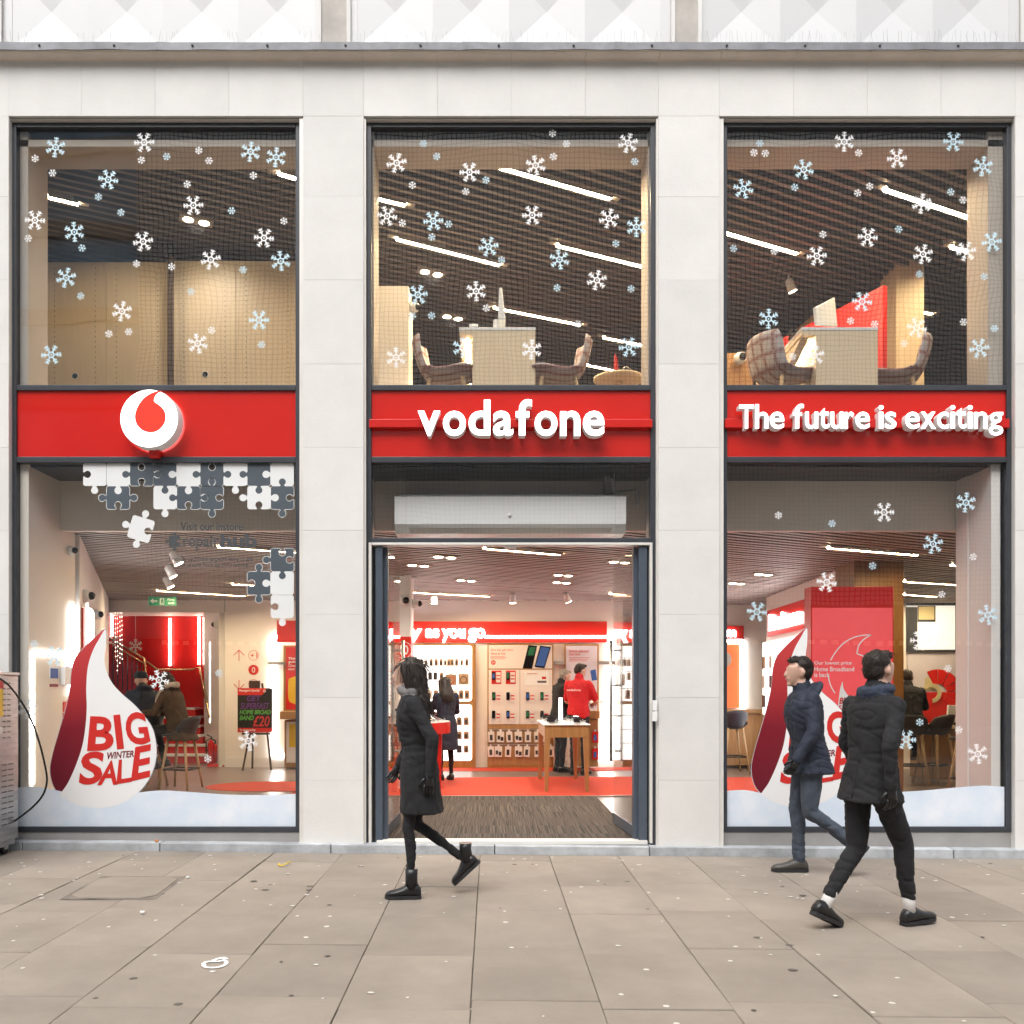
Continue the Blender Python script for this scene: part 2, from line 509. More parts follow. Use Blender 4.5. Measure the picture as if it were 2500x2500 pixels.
defmat('screen_green', mat('green_phone_screen', (0.02, 0.12, 0.05), 0.15, emit=(0.1, 0.4, 0.2), estr=0.06))
defmat('skin', mat('skin', (0.55, 0.32, 0.23), 0.5, noise=(8, 0.06)))
# ---------------------------------------------------------------- pavement, road, step
SL = 0.0088                                                  # the pavement falls gently along the street
GZ = 0.02
def gz(x): return GZ - SL * x                                # pavement level at x
pb = MB().box(-11, 11, -6.0, -0.056, -0.35, -0.022)
pb.box(-11, 11, -12.0, -6.004, -0.35, -0.004, 1)
pavement = pb.build('pavement', ['paving_base', 'paving_plain'], loc=(0, 0, 0), kind='structure')
pavement['label'] = 'pavement of sandy concrete slabs in front of the shop'
pavement.location = (0, 0, GZ)
pavement.rotation_euler = (0, SL, 0)
PITCH = 0.85
slab_meshes = {}
def slab_mesh(w, l):
    k = (round(w, 2), round(l, 2))
    if k not in slab_meshes:
        g = 0.0012 + random.random() * 0.0022
        b = MB().box(g, w - g, g, l - g, -0.05, 0.0)
        me = b.mesh('paving_slab', 'paving')
        bm = bmesh.new(); bm.from_mesh(me)
        bmesh.ops.bevel(bm, geom=[e for e in bm.edges if all(v.co.z > -0.01 for v in e.verts)], offset=0.0035, segments=1, affect='EDGES')
        bm.to_mesh(me); bm.free()
        slab_meshes[k] = me
    return slab_meshes[k]
rs = random.Random(11)
for c in range(-9, 10):
    x0 = -0.092 + 0.6 * c
    base = -2.87 if c % 2 == 0 else -3.04
    ys = []
    y = base - PITCH * 2 + rs.uniform(-0.02, 0.02)
    while y < -0.2:
        ys.append(y); y += PITCH + rs.uniform(-0.03, 0.03)
    ys = [q for q in ys if q < -0.32] + [-0.058]
    for a, b in zip(ys[:-1], ys[1:]):
        if c == -6 and -1.75 < (a + b) / 2 < -0.9: pass
        o = bpy.data.objects.new('paving_slab', slab_mesh(0.6, b - a))
        COL.objects.link(o); o.parent = pavement
        o.location = (x0, a, rs.uniform(-0.0035, 0.001))
        o.rotation_euler = (rs.uniform(-0.002, 0.002), rs.uniform(-0.002, 0.002), rs.uniform(-0.003, 0.003))
# the road and far pavement behind the viewer, seen only in the glass
rd = MB().box(-40, 40, -20.0, -12.004, -0.4, -0.13)
rd.build('road', 'asphalt', loc=(0, 0, 0), kind='structure')
fp = MB().box(-40, 40, -26.0, -20.004, -0.4, -0.01)
fp.build('far_pavement', 'paving_plain', loc=(0, 0, 0), kind='structure')
gr = MB().box(-40, -11.004, -12, 12, -0.4, -0.01).box(11.004, 40, -12, 12, -0.4, -0.12).box(-11, 11, -0.05, 12, -0.4, -0.06)
gr.build('ground', 'paving_plain', loc=(0, 0, 0), kind='structure')

# granite step under the shopfront, in lengths
step = thing('granite_step', (0, -0.06, 0), 'low grey granite step along the foot of the shopfront', 'step')
rs = random.Random(3)
xx = -9.0
while xx < 9.0:
    w = rs.uniform(1.1, 1.5)
    g = 0.004
    t0, t1 = 0.098 - 0.008 * xx, 0.098 - 0.008 * (xx + w)
    yb = 0.30
    yf = -0.056 + rs.uniform(-0.003, 0.003)
    MB().hexa([(xx + g, yf, -0.2), (xx + w - g, yf, -0.2), (xx + w - g, yb, -0.2), (xx + g, yb, -0.2), (xx + g, yf + 0.004, t0 - 0.004), (xx + w - g, yf + 0.004, t1 - 0.004), (xx + w - g, yb, t1), (xx + g, yb, t0)]).build('step_stone', 'granite', step, bevel=0.006)
    xx += w

# ---------------------------------------------------------------- facade
bld = thing('shop_building', (0, 0, 0), 'pale limestone shop building with three tall glazed bays and red fascia panels', 'building')
OPEN = [(22, 740), (888, 1607), (1756, 2478)]                # stone edges of the bays
ZT = Z_(284, 0)                                              # head of the openings
ZB = 0.02
zc = Z_(150, 0)                                              # underside of the cornice
bk = MB()
for a, b in ((-6.9, X_(22, 0)), (X_(740, 0), X_(888, 0)), (X_(1607, 0), X_(1756, 0)), (X_(2478, 0), 6.9)):
    bk.box(a, b, 0.004, 0.40, -0.1, ZT)
bk.box(-6.9, 6.9, 0.0045, 0.40, ZT + 0.001, 7.0)
bk.build('wall_core', 'joint', bld)
def stone(x0, x1, z0, z1, y0=-0.004):
    g = 0.0007
    y = y0 + random.uniform(-0.0008, 0.0008)
    MB().box(x0 + g, x1 - g, y, 0.06, z0 + g, z1 - g).build('stone_block', 'stone', bld, bevel=0.0009)
rows = [284, 481, 684, 889, 1093, 1295, 1500, 1703, 1905]
for a, b in ((-6.9, X_(22, 0)), (X_(740, 0), X_(888, 0)), (X_(1607, 0), X_(1756, 0)), (X_(2478, 0), 6.9)):
    xs = [a, b]
    if b - a > 1: xs = [a, a + (b - a) / 3, a + 2 * (b - a) / 3, b]
    for xa, xb in zip(xs[:-1], xs[1:]):
        for i, py in enumerate(rows):
            z1 = Z_(py, 0)
            z0 = Z_(rows[i + 1], 0) if i + 1 < len(rows) else 0.0
            stone(xa, xb, z0, z1)
bx = [-6.9, -6.2, -5.55, -4.9] + [X_(p, 0) for p in (22, 200, 379, 559, 740, 888, 1068, 1249, 1429, 1607, 1756, 1937, 2117, 2297, 2478)] + [5.3, 6.0, 6.9]
for a, b in zip(bx[:-1], bx[1:]): stone(a, b, ZT, zc)
# cornice, lead flashing with bolts
cn = [(0.06, 6.99), (-0.005, 6.99), (-0.012, 6.997), (-0.036, 7.0), (-0.064, 7.006), (-0.086, 7.016), (-0.100, 7.030), (-0.100, 7.085), (0.06, 7.085)]
xs = [-6.9, -5.9, -4.9] + [X_(p, 0) for p in (22, 200, 379, 559, 740, 888, 1068, 1249, 1429, 1607, 1756, 1937, 2117, 2297, 2478)] + [5.6, 6.9]
for a, b in zip(xs[:-1], xs[1:]): MB().extrude_x(cn, a + 0.0012, b - 0.0012).build('cornice_stone', 'stone_soffit', bld)
rs = random.Random(5)
fx = -6.9
while fx < 6.9:
    w = 1.33
    n = 10
    V = []; Fc = []
    for i in range(n + 1):
        x = fx + w * i / n + (0.0 if i else 0.001)
        j = rs.uniform(-0.004, 0.004); k = rs.uniform(-0.003, 0.003)
        lift = 0.003 if i == 0 else 0
        V += [(x, 0.10, 7.105), (x, -0.092, 7.096), (x, -0.112 + k - lift, 7.086), (x, -0.114 + k - lift, 7.020 + j), (x, -0.104, 7.020 + j), (x, -0.101, 7.088)]
    for i in range(n):
        for q in range(5):
            a = i * 6 + q
            Fc.append((a, a + 1, a + 7, a + 6))
    fl = MB().add(V, Fc, 0, False).build('lead_flashing', 'lead', bld)
    for q in (0.32, 0.97):
        MB().lathe((fx + w * q / 1.33 * 1.0, -0.116, 7.055), [(0.0001, -0.009), (0.009, -0.007), (0.011, 0.0)], 10, axis='y').build('bolt', 'bolt', fl)
    fx += w
# white spandrels of sunk pyramids between stone piers
SPY = 0.10
pyr = [(8, 776, (122, 306, 490, 675)), (857, 1637, (964, 1150, 1335, 1521)), (1712, 2487, (1812, 1997, 2184, 2370))]
zpc = Z_(24, SPY); ph = 0.335
for (a, b, cs) in pyr:
    xa, xb = X_(a, SPY), X_(b, SPY)
    m = MB()
    for r_ in range(3):
        zc_ = zpc + r_ * 2 * ph
        xsn = [X_(c, SPY) for c in cs]
        ed_ = [xsn[0] - ph] + [(a_ + b_) / 2 for a_, b_ in zip(xsn[:-1], xsn[1:])] + [xsn[-1] + ph]
        for x, xl_, xr_ in zip(xsn, ed_[:-1], ed_[1:]):
            m.add([(xl_, SPY, zc_ - ph), (xr_, SPY, zc_ - ph), (xr_, SPY, zc_ + ph), (xl_, SPY, zc_ + ph), (x, SPY + 0.03, zc_)], [(0, 1, 4), (1, 2, 4), (2, 3, 4), (3, 0, 4)])
    sp = m.build('spandrel_panel', 'white_panel', bld, norm=False)
    MB().box(xa, X_(cs[0], SPY) - ph, SPY - 0.004, SPY + 0.1, 7.0, 9.3).build('panel_border', 'white_panel', sp)
    MB().box(X_(cs[-1], SPY) + ph, xb, SPY - 0.004, SPY + 0.1, 7.0, 9.3).build('panel_border', 'white_panel', sp)
for a, b in ((-6.9, X_(8, SPY)), (X_(776, SPY), X_(857, SPY)), (X_(1637, SPY), X_(1712, SPY)), (X_(2487, SPY), 6.9)):
    pr = MB().box(a, b, SPY - 0.02, SPY + 0.12, 7.0, 9.3).build('upper_pier', 'mullion_stone', bld)
    MB().box(a, a + 0.035, SPY - 0.034, SPY - 0.0205, 7.0, 9.3).build('pier_edge', 'stone', pr)
    MB().box(b - 0.035, b, SPY - 0.034, SPY - 0.0205, 7.0, 9.3).build('pier_edge', 'stone', pr)
MB().box(-6.9, 6.9, SPY + 0.2, 0.6, 7.0, 9.3).box(-6.9, 6.9, 0.0, 0.6, 9.304, 15).build('upper_wall', 'stone', bld)
MB().box(-10.8, 10.8, 12.0, 12.3, 0, 15).box(-10.8, -10.5, 0.0, 11.996, -0.1, 15).box(10.5, 10.8, 0.0, 11.996, -0.1, 15).box(-10.496, 10.496, 0.62, 11.9, 9, 9.2).build('outer_shell', 'joint', bld)
MB().box(-10.496, -6.905, 0.0, 0.6, -0.1, 15).box(6.905, 10.496, 0.0, 0.6, -0.1, 15).build('side_wall', 'stone', bld)
# bird spikes on the flashing
for (a, b) in ((8, 776), (776, 1637), (1637, 2487)):
    m = MB()
    x = X_(a, 0) + 0.02
    m.box(x, X_(b, 0) - 0.02, -0.045, -0.015, 7.106, 7.109)
    rs = random.Random(a)
    while x < X_(b, 0) - 0.03:
        lean = rs.uniform(-0.03, 0.03)
        if rs.random() > 0.06:
            m.tube([(x, -0.03, 7.107), (x + lean, -0.03 + rs.uniform(-0.03, 0.03), 7.107 + rs.uniform(0.115, 0.135))], 0.0012, 3, caps=False)
        x += rs.uniform(0.03, 0.046)
    m.build('bird_spike_strip', 'wire', label={8: 'row of thin wire bird spikes above the bay with the round logo', 776: 'row of thin wire bird spikes above the entrance bay', 1637: 'row of thin wire bird spikes above the bay with the slogan'}[a], cat='bird spikes', group='bird spikes along the ledge')

# ---------------------------------------------------------------- shop front frames, panes, fascia
YF, YG = 0.05, 0.085                                          # frame face, glass
FR = [(28, 733), (895, 1600), (1764, 2470)]
def bar(m, x0, x1, z0, z1, y0=YF, y1=0.15): m.box(x0, x1, y0, y1, z0, z1)
for i, (fa, fb) in enumerate(FR):
    oa, ob = OPEN[i]
    xa, xb = X_(fa, YF), X_(fb, YF)
    xo, xp = X_(oa, 0) + 0.001, X_(ob, 0) - 0.001
    zt = Z_(299, YF)
    zb = Z_(2031, YF) if i != 1 else 0.06
    # pale outer trim round the opening
    t = MB()
    t.box(xo, xa - 0.001, 0.010, 0.16, 0.03, ZT - 0.012).box(xb + 0.001, xp, 0.010, 0.16, 0.03, ZT - 0.012).box(xo, xp, 0.011, 0.16, zt + 0.001, ZT - 0.02)
    t.build('outer_trim', 'trim', bld, bevel=0.003)
    w = 0.042
    zf1, zf0 = Z_(946, YF), Z_(1122, YF)                      # transom centre lines
    m = MB()
    bar(m, xa, xa + w, zb, zt); bar(m, xb - w, xb, zb, zt)
    bar(m, xa + w + .0005, xb - w - .0005, zt - w, zt)
    bar(m, xa + w + .0005, xb - w - .0005, zf1 - 0.024, zf1 + 0.024)
    bar(m, xa + w + .0005, xb - w - .0005, zf0 - 0.026, zf0 + 0.026)
    if i != 1:
        bar(m, xa + w + .0005, xb - w - .0005, zb, zb + 0.045)
    else:
        zd = Z_(1319, YF)
        bar(m, xa + w + .0005, xb - w - .0005, zd - 0.022, zd + 0.022)
    wf = m.build('window_frame', 'frame', bld, bevel=0.004)
    # panes
    def pane(z0, z1, nm='pane', mt='glass'):
        return MB().box(xa + w - 0.006, xb - w + 0.006, YG, YG + 0.012, z0 - 0.006, z1 + 0.006).build(nm, mt, wf)
    pane(zf1 + 0.024, zt - w)
    MB().box(xa + w - 0.004, xb - w + 0.004, YG - 0.012, YG + 0.02, zf0 + 0.022, zf1 - 0.02).build('fascia_panel', 'red_glass', wf)
    if i != 1:
        pane(zb + 0.045, zf0 - 0.026, mt='glass_low')
        MB().box(xa - 0.02, xb + 0.02, YF + 0.01, 0.16, 0.0, zb - 0.001).build('sill_panel', 'sillgrey', bld, bevel=0.004)
    else:
        pane(zd + 0.022, zf0 - 0.026, mt='glass_low')
    # lining boards of the reveal inside the glass: upper bay
    U0, U1 = YG + 0.03, 0.47
    lx0, lx1 = xa + 0.115, xb - 0.115
    zs = 6.315
    l = MB()
    if i == 0: l.box(lx0 - 0.2, lx0, U0, U1, 4.05, zs + 0.2)
    elif i == 1: l.box(lx0 - 0.2, lx0 - 0.06, U0, U1, 4.05, zs + 0.2).box(lx1 + 0.06, lx1 + 0.2, U0, U1, 4.05, zs + 0.2)
    else: l.box(lx1 - 0.06, lx1 + 0.2, U0, U1, 4.05, zs + 0.2)
    l.box(xa - 0.1, xb + 0.1, U0, U1, zs, zs + 0.06)
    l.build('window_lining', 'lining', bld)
    MB().box(xa - 0.1, xb + 0.1, 0.155, 0.40, zs + 0.064, 7.0).build('head_infill', 'frame', bld)

# slab edge between the floors (behind the fascia), first floor slab
MB().box(-6.85, 6.85, 0.155, 0.70, 3.46, 4.04).build('slab_edge', 'frame', bld)
# ---------------------------------------------------------------- interior shell
FZ, UZ = 0.10, 4.08                                           # shop floor, upper floor
CZ, CU = 3.0, 6.35                                            # underside of the ceiling slats
floor = MB().box(-10.4, 10.4, 0.302, 11.9, -0.05, FZ).build('floor', 'vinyl_floor', loc=(0, 0, 0), kind='structure')
MB().box(-10.4, 10.4, 0.16, 11.9, 3.56, UZ).build('upper_floor', 'vinyl_floor', loc=(0, 0, 0), kind='structure')

# red carpet areas (thin sheets on the floor) and the striped entrance mat
def sheet_obj(name, poly, z, m, parent=None, **kw):
    return MB().prism([(0, 0)] * 0 or [(p[0], p[1]) for p in poly], 0, 0).build(name, m, parent, **kw)
def slab(name, poly, z0, z1, m, parent=None, **kw):
    n = len(poly)
    V = [(x, y, z0) for x, y in poly] + [(x, y, z1) for x, y in poly]
    Fc = [tuple(range(n - 1, -1, -1)), tuple(range(n, 2 * n))] + [(i, (i + 1) % n, (i + 1) % n + n, i + n) for i in range(n)]
    return MB().add(V, Fc).build(name, m, parent, **kw)
yc = on_plane(1198, 1945, FZ).y
yr0 = on_plane(1198, 1897, FZ).y; yr1 = on_plane(1198, 1883, FZ).y
slab('carpet', [(-2.6, yc), (3.4, yc), (4.2, 3.0), (4.2, yr0 - .1), (1.0, yr0), (-0.4, yr0 - .12), (-2.2, yr0 - .5), (-2.6, yr0 - 1.2)], FZ + 0.0005, FZ + 0.006, 'red_carpet', label='large red orange carpet across the shop floor behind the entrance mat', cat='carpet')
slab('carpet', [(-2.3, yr1), (2.4, yr1), (2.4, 7.62), (-2.3, 7.62)], FZ + 0.0005, FZ + 0.006, 'red_carpet', label='narrow red carpet strip along the foot of the back wall displays', cat='carpet')
e0 = on_plane(640, 1920, FZ)
slab('carpet', [(e0.x + 0.62 * math.cos(a) * 1.25 + (0.5 if math.cos(a) > 0 else 0), e0.y + 0.62 * math.sin(a)) for a in [2 * math.pi * k / 40 for k in range(40)]], FZ + 0.0005, FZ + 0.006, 'red_carpet', label='oval red orange rug inside the window with the puzzle pieces', cat='rug')
slab('carpet', [(2.6, 2.2), (5.0, 1.6), (5.0, 3.4), (3.4, 4.6), (2.6, 4.4)], FZ + 0.007, FZ + 0.012, 'red_carpet', label='red carpet patch behind the window with the slogan above it', cat='carpet')
# mat
mm, nt, b_ = _nt('striped_entrance_mat')
tcn = nt.nodes.new('ShaderNodeTexCoord'); mp = nt.nodes.new('ShaderNodeMapping'); mp.inputs['Scale'].default_value = (150, 0.7, 1)
tx = nt.nodes.new('ShaderNodeTexNoise'); tx.inputs['Scale'].default_value = 1.0; tx.inputs['Detail'].default_value = 1
# each row of the mat has its own stripes
sx = nt.nodes.new('ShaderNodeSeparateXYZ'); fl_ = nt.nodes.new('ShaderNodeMath'); fl_.operation = 'MULTIPLY'; fl_.inputs[1].default_value = 2.0
fr_ = nt.nodes.new('ShaderNodeMath'); fr_.operation = 'FLOOR'; cb = nt.nodes.new('ShaderNodeCombineXYZ')
mu = nt.nodes.new('ShaderNodeMath'); mu.operation = 'MULTIPLY'; mu.inputs[1].default_value = 0.377
ad = nt.nodes.new('ShaderNodeVectorMath'); ad.operation = 'ADD'
L = nt.links
L.new(tcn.outputs['Object'], sx.inputs[0]); L.new(sx.outputs['Y'], fl_.inputs[0]); L.new(fl_.outputs[0], fr_.inputs[0]); L.new(fr_.outputs[0], mu.inputs[0])
L.new(mu.outputs[0], cb.inputs['X']); L.new(tcn.outputs['Object'], ad.inputs[0]); L.new(cb.outputs[0], ad.inputs[1]); L.new(ad.outputs[0], mp.inputs['Vector'])
L.new(mp.outputs[0], tx.inputs['Vector'])
rp = nt.nodes.new('ShaderNodeValToRGB'); rp.color_ramp.elements[0].position = 0.42; rp.color_ramp.elements[1].position = 0.62
rp.color_ramp.elements[0].color = (0.02, 0.016, 0.014, 1); rp.color_ramp.elements[1].color = (0.115, 0.09, 0.072, 1)
L.new(tx.outputs['Fac'], rp.inputs['Fac']); L.new(rp.outputs[0], b_.inputs['Base Color'])
b_.inputs['Roughness'].default_value = 0.95
MATS['mat'] = mm
MB().box(X_(935, 0.12), X_(1560, 0.12) , 0.16, yc - 0.02, FZ + 0.0005, FZ + 0.012).build('entrance_mat', 'mat', loc=(0, 0, FZ), label='wide striped brown entrance mat in the open doorway', cat='mat')
MB().box(X_(935, 3.4) - .4, X_(1560, 3.4) + .5, yc - 0.018, yc + 0.004, FZ + 0.0005, FZ + 0.014).build('mat_edge_strip', 'steel', loc=(0, yc, FZ), label='thin metal strip between the striped mat and the red carpet', cat='strip')
MB().box(X_(920, .05), X_(1580, .05), 0.02, 0.155, 0.09, 0.125).build('threshold', 'trim', bld, bevel=0.004)

# ceilings: dark void with real slats
def ceiling(name, z, x0, x1, y0, y1, ang, pitch, mname, h=0.07, w=0.035):
    c = MB().box(x0, x1, y0, y1, z + 0.16, z + 0.2).build(name, 'void', loc=(0, 0, z), kind='structure')
    u = Vector((math.cos(ang), math.sin(ang))); n = Vector((-u.y, u.x))
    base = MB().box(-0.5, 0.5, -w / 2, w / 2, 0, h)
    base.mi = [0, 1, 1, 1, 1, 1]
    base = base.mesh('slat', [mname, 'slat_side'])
    cs = [n.dot(Vector(q)) for q in ((x0, y0), (x1, y0), (x0, y1), (x1, y1))]
    k = min(cs) + pitch / 2
    while k < max(cs):
        t0, t1 = -1e9, 1e9
        p = n * k
        for a, lo, hi in ((0, x0, x1), (1, y0, y1)):
            ta, tb = (lo - p[a]) / u[a], (hi - p[a]) / u[a]
            t0, t1 = max(t0, min(ta, tb)), min(t1, max(ta, tb))
        if t1 - t0 > 0.1:
            # a slat is hung in lengths whose ends step from row to row
            q = p + u * ((t0 + t1) / 2)
            o = bpy.data.objects.new('slat', base)
            COL.objects.link(o); o.parent = c
            o.location = (q.x, q.y, random.uniform(0, 0.004))
            o.rotation_euler = (0, 0, ang)
            o.scale = (t1 - t0, 1, 1)
        k += pitch
    return c
ANG = R(26.5)
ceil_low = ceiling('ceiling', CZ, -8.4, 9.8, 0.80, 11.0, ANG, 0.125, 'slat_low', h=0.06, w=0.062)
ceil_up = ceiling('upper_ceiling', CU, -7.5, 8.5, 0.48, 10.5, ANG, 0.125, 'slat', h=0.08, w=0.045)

# bulkhead above the shop windows, piers' inner faces, lower linings
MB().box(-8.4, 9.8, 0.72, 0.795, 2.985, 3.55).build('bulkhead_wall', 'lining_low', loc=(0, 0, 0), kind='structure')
LXL = X_(70, 0.12); LXR = X_(2420, 0.12)
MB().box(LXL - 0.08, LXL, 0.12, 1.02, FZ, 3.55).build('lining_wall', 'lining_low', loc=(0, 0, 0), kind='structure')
MB().box(LXR, LXR + 0.08, 0.12, 0.4995, FZ, 3.55).box(LXR - 0.012, LXR + .08, 0.50, 0.712, FZ, 3.55).build('lining_wall', 'wall_white', loc=(0, 0, 0), kind='structure')
for a, b in ((738, 890), (1606, 1758)):
    MB().box(X_(a, 0.2) - 0.02, X_(b, 0.2) + 0.02, 0.405, 0.715, FZ, 3.5).build('pier_wall', 'wall_white', loc=(0, 0, 0), kind='structure')
def wall_line(name, p, q, z0, z1, m, th=0.1, **kw):
    p, q = Vector((p[0], p[1])), Vector((q[0], q[1]))
    u = (q - p).normalized()
    c = (p + q) / 2
    return MB().obox(c, u, (q - p).length / 2, th / 2, z0, z1).build(name, m, loc=(0, 0, 0), kind='structure', **kw)
WL0, WL1 = (-4.16, 1.06), (-6.62, 7.55)
wall_line('side_wall', WL0, WL1, FZ, 3.2, 'wall_white')
BY = 7.75
MB().box(-4.63, 2.2, BY, BY + 0.12, FZ, 3.2).build('back_wall', 'wall', loc=(0, 0, 0), kind='structure')
MB().box(-7.2, -4.64, BY - 0.02, BY + 0.12, 2.80, 3.2).build('lintel_wall', 'wall_white', loc=(0, 0, 0), kind='structure')
wall_line('jamb_wall', (-4.70, BY + 0.1), (-5.42, 9.3), FZ, 2.95, 'wall_white', 0.12)
MB().box(-9.2, -4.9, 10.2, 10.3, 0.0, 3.3).build('stair_wall', 'red_wall', loc=(0, 0, 0), kind='structure')
wall_line('stair_side_wall', (-5.44, 9.34), (-5.75, 10.2), FZ, 3.2, 'red_wall', 0.1)
MB().box(-9.3, -4.66, BY + .13, 10.6, 2.93, 3.0).build('stair_ceiling', 'wall_white', loc=(0, 0, 0), kind='structure')
MB().box(-9.3, -9.2, 7.0, 10.3, 0, 3.2).build('stair_wall', 'red_wall', loc=(0, 0, 0), kind='structure')
# deeper part of the shop to the right of the entrance
MB().box(2.2, 2.3, BY + .01, 11.0, FZ, 3.2).build('return_wall', 'wall', loc=(0, 0, 0), kind='structure')
MB().box(2.31, 9.8, 10.9, 11.0, FZ, 3.2).build('back_wall', 'wall', loc=(0, 0, 0), kind='structure')
MB().box(9.75, 9.85, 0.8, 10.9, FZ, 3.2).build('side_wall', 'wall', loc=(0, 0, 0), kind='structure')
for n_, a, b, c_ in (('skirting', -4.62, -3.55, BY - 0.016),):
    MB().box(a, b, c_, c_ + 0.015, FZ, FZ + 0.17).build('skirting', 'wall_white', loc=(0, 0, 0), kind='structure')
# upper room walls
MB().box(-8, 9, 10.55, 10.65, UZ, 6.6).build('upper_back_wall', 'wall', loc=(0, 0, 0), kind='structure')
MB().box(-7.7, -7.6, 0.5, 10.5, UZ, 6.6).build('upper_side_wall', 'wall', loc=(0, 0, 0), kind='structure')
MB().box(8.6, 8.7, 0.5, 10.5, UZ, 6.6).build('upper_side_wall', 'wall', loc=(0, 0, 0), kind='structure')

# ---------------------------------------------------------------- lamps
def led_strip(px0, py0, px1, py1, z, label, m='led', hang=0.0, group=None):
    p, q = on_plane(px0, py0, z - 0.012), on_plane(px1, py1, z - 0.012)
    u = (q - p); L_ = u.length; u.normalize()
    c = (p + q) / 2
    t = thing('led_ceiling_light', (c.x, c.y, z - 0.02), label, 'ceiling light', group)
    MB().obox((c.x, c.y), (u.x, u.y), L_ / 2 + 0.10, 0.033, z - 0.006, z + 0.06).build('housing', 'lamp_body', t)
    MB().obox((c.x, c.y), (u.x, u.y), L_ / 2, 0.027, z - 0.016, z - 0.007).build('tube', m, t)
    nn = Vector((-u.y, u.x, 0))
    for s_ in (-1, 1):
        q = c + nn * 0.0305 * s_
        MB().obox((q.x, q.y), (u.x, u.y), L_ / 2 + 0.002, 0.0025, z - 0.026, z - 0.0065).build('side_lip', 'lamp_body', t)
    return t
def twin_spot(px, py, z, label, energy=14):
    p = on_plane(px, py, z)
    t = thing('twin_downlight', (p.x, p.y, z), label, 'downlight', 'recessed twin downlights')
    u = Vector((math.cos(ANG), math.sin(ANG), 0))
    MB().obox((p.x, p.y), (u.x, u.y), 0.17, 0.075, z - 0.012, z + 0.06).build('plate', 'lamp_body', t, bevel=0.004)
    for s_ in (-1, 1):
        c = p + u * 0.08 * s_
        MB().lathe((c.x, c.y, z - 0.016), [(0.0001, 0.0), (0.045, 0.0), (0.052, 0.003)], 18).build('lamp', 'spot_glow', t)
    ld = bpy.data.lights.new('downlight_beam', 'SPOT'); ld.energy = energy; ld.spot_size = R(150); ld.spot_blend = 1.0; ld.shadow_soft_size = 0.08; ld.color = (1, 0.92, 0.83)
    lo = bpy.data.objects.new('beam', ld); COL.objects.link(lo); lo.parent = t; lo.location = (0, 0, -0.04)
    return t
UPW = {0: 'above the round logo', 1: 'above the entrance sign', 2: 'above the slogan sign'}
upper_leds = [
 (119, 480, 191, 497, 'short glowing strip light at the pale edge of the window %s' % UPW[0]),
 (681, 422, 735, 437, 'strip light end behind the frame corner of the window %s' % UPW[0]),
 (1221, 407, 1491, 484, 'longest strip light, highest in the window %s' % UPW[1]),
 (905, 479, 989, 499, 'short strip light beside the white column in the window %s' % UPW[1]),
 (969, 582, 1221, 646, 'long strip light above the twin downlights in the window %s' % UPW[1]),
 (1361, 598, 1580, 652, 'strip light ending at the frame below the longest in the window %s' % UPW[1]),
 (1207, 750, 1418, 792, 'strip light passing behind the monitor in the window %s' % UPW[1]),
 (1475, 823, 1590, 846, 'strip light over the cluttered table in the window %s' % UPW[1]),
 (1433, 890, 1528, 909, 'lowest strip light beside the tartan chair in the window %s' % UPW[1]),
 (2161, 461, 2380, 534, 'long strip light nearest the glass in the window %s' % UPW[2]),
 (1755, 562, 1947, 618, 'long strip light entering past the frame in the window %s' % UPW[2]),
 (2324, 602, 2390, 619, 'short strip light behind the beige lining in the window %s' % UPW[2]),
 (2250, 760, 2277, 765, 'small far strip light beside the wooden column in the window %s' % UPW[2]),
]
for a in upper_leds: led_strip(a[0], a[1], a[2], a[3], CU, a[4], group='strip lights of the upper floor')
low_leds = [
 (1183, 1337, 1371, 1352.5, 'long strip light under the door head, nearest the entrance'),
 (1005, 1445, 1197, 1455, 'long strip light beyond the white column, in front of the red neon sign'),
 (1490, 1448.5, 1530, 1451, 'short strip light behind the open door leaf'),
 (384, 1441, 600, 1454, 'long strip light above the green exit sign'),
 (568, 1425, 623, 1427.5, 'short strip light behind the dark puzzle piece'),
 (533, 1333, 735, 1348, 'strip light behind the repair lettering on the glass'),
 (2023, 1336, 2246, 1354, 'long strip light above the red display totem'),
 (2206, 1418.7, 2350, 1427, 'upper of the two parallel strip lights beside the brown column'),
 (2206, 1450, 2291, 1456, 'lower of the two parallel strip lights beside the brown column'),
 (2324, 1379, 2375, 1381, 'short strip light touching the window lining by the brown column'),
]
for a in low_leds: led_strip(a[0], a[1], a[2], a[3], CZ, a[4], group='strip lights of the shop floor')
twin_spot(479, 538, CU, 'twin downlight in the window %s' % UPW[0], 40)
twin_spot(1053, 665, CU, 'twin downlight over the white column in the window %s' % UPW[1], 30)
twin_spot(1105, 774, CU, 'twin downlight level with the monitor in the window %s' % UPW[1], 30)
for px, py, lb in ((1086, 1358.5, 'first twin downlight behind the entrance door head'), (1021, 1379, 'twin downlight in front of the white column'), (1375, 1403, 'front one of two twin downlights over the oak table'),
                   (1371, 1421, 'rear one of two twin downlights over the oak table'), (1138, 1416, 'twin downlight between the column and the oak table'), (1512, 1371, 'twin downlight at the edge of the open door leaf'),
                   (1864, 1401, 'front twin downlight above the red angled sign'), (1799, 1423, 'rear twin downlight above the red angled sign')):
    twin_spot(px, py, CZ, lb, 64)
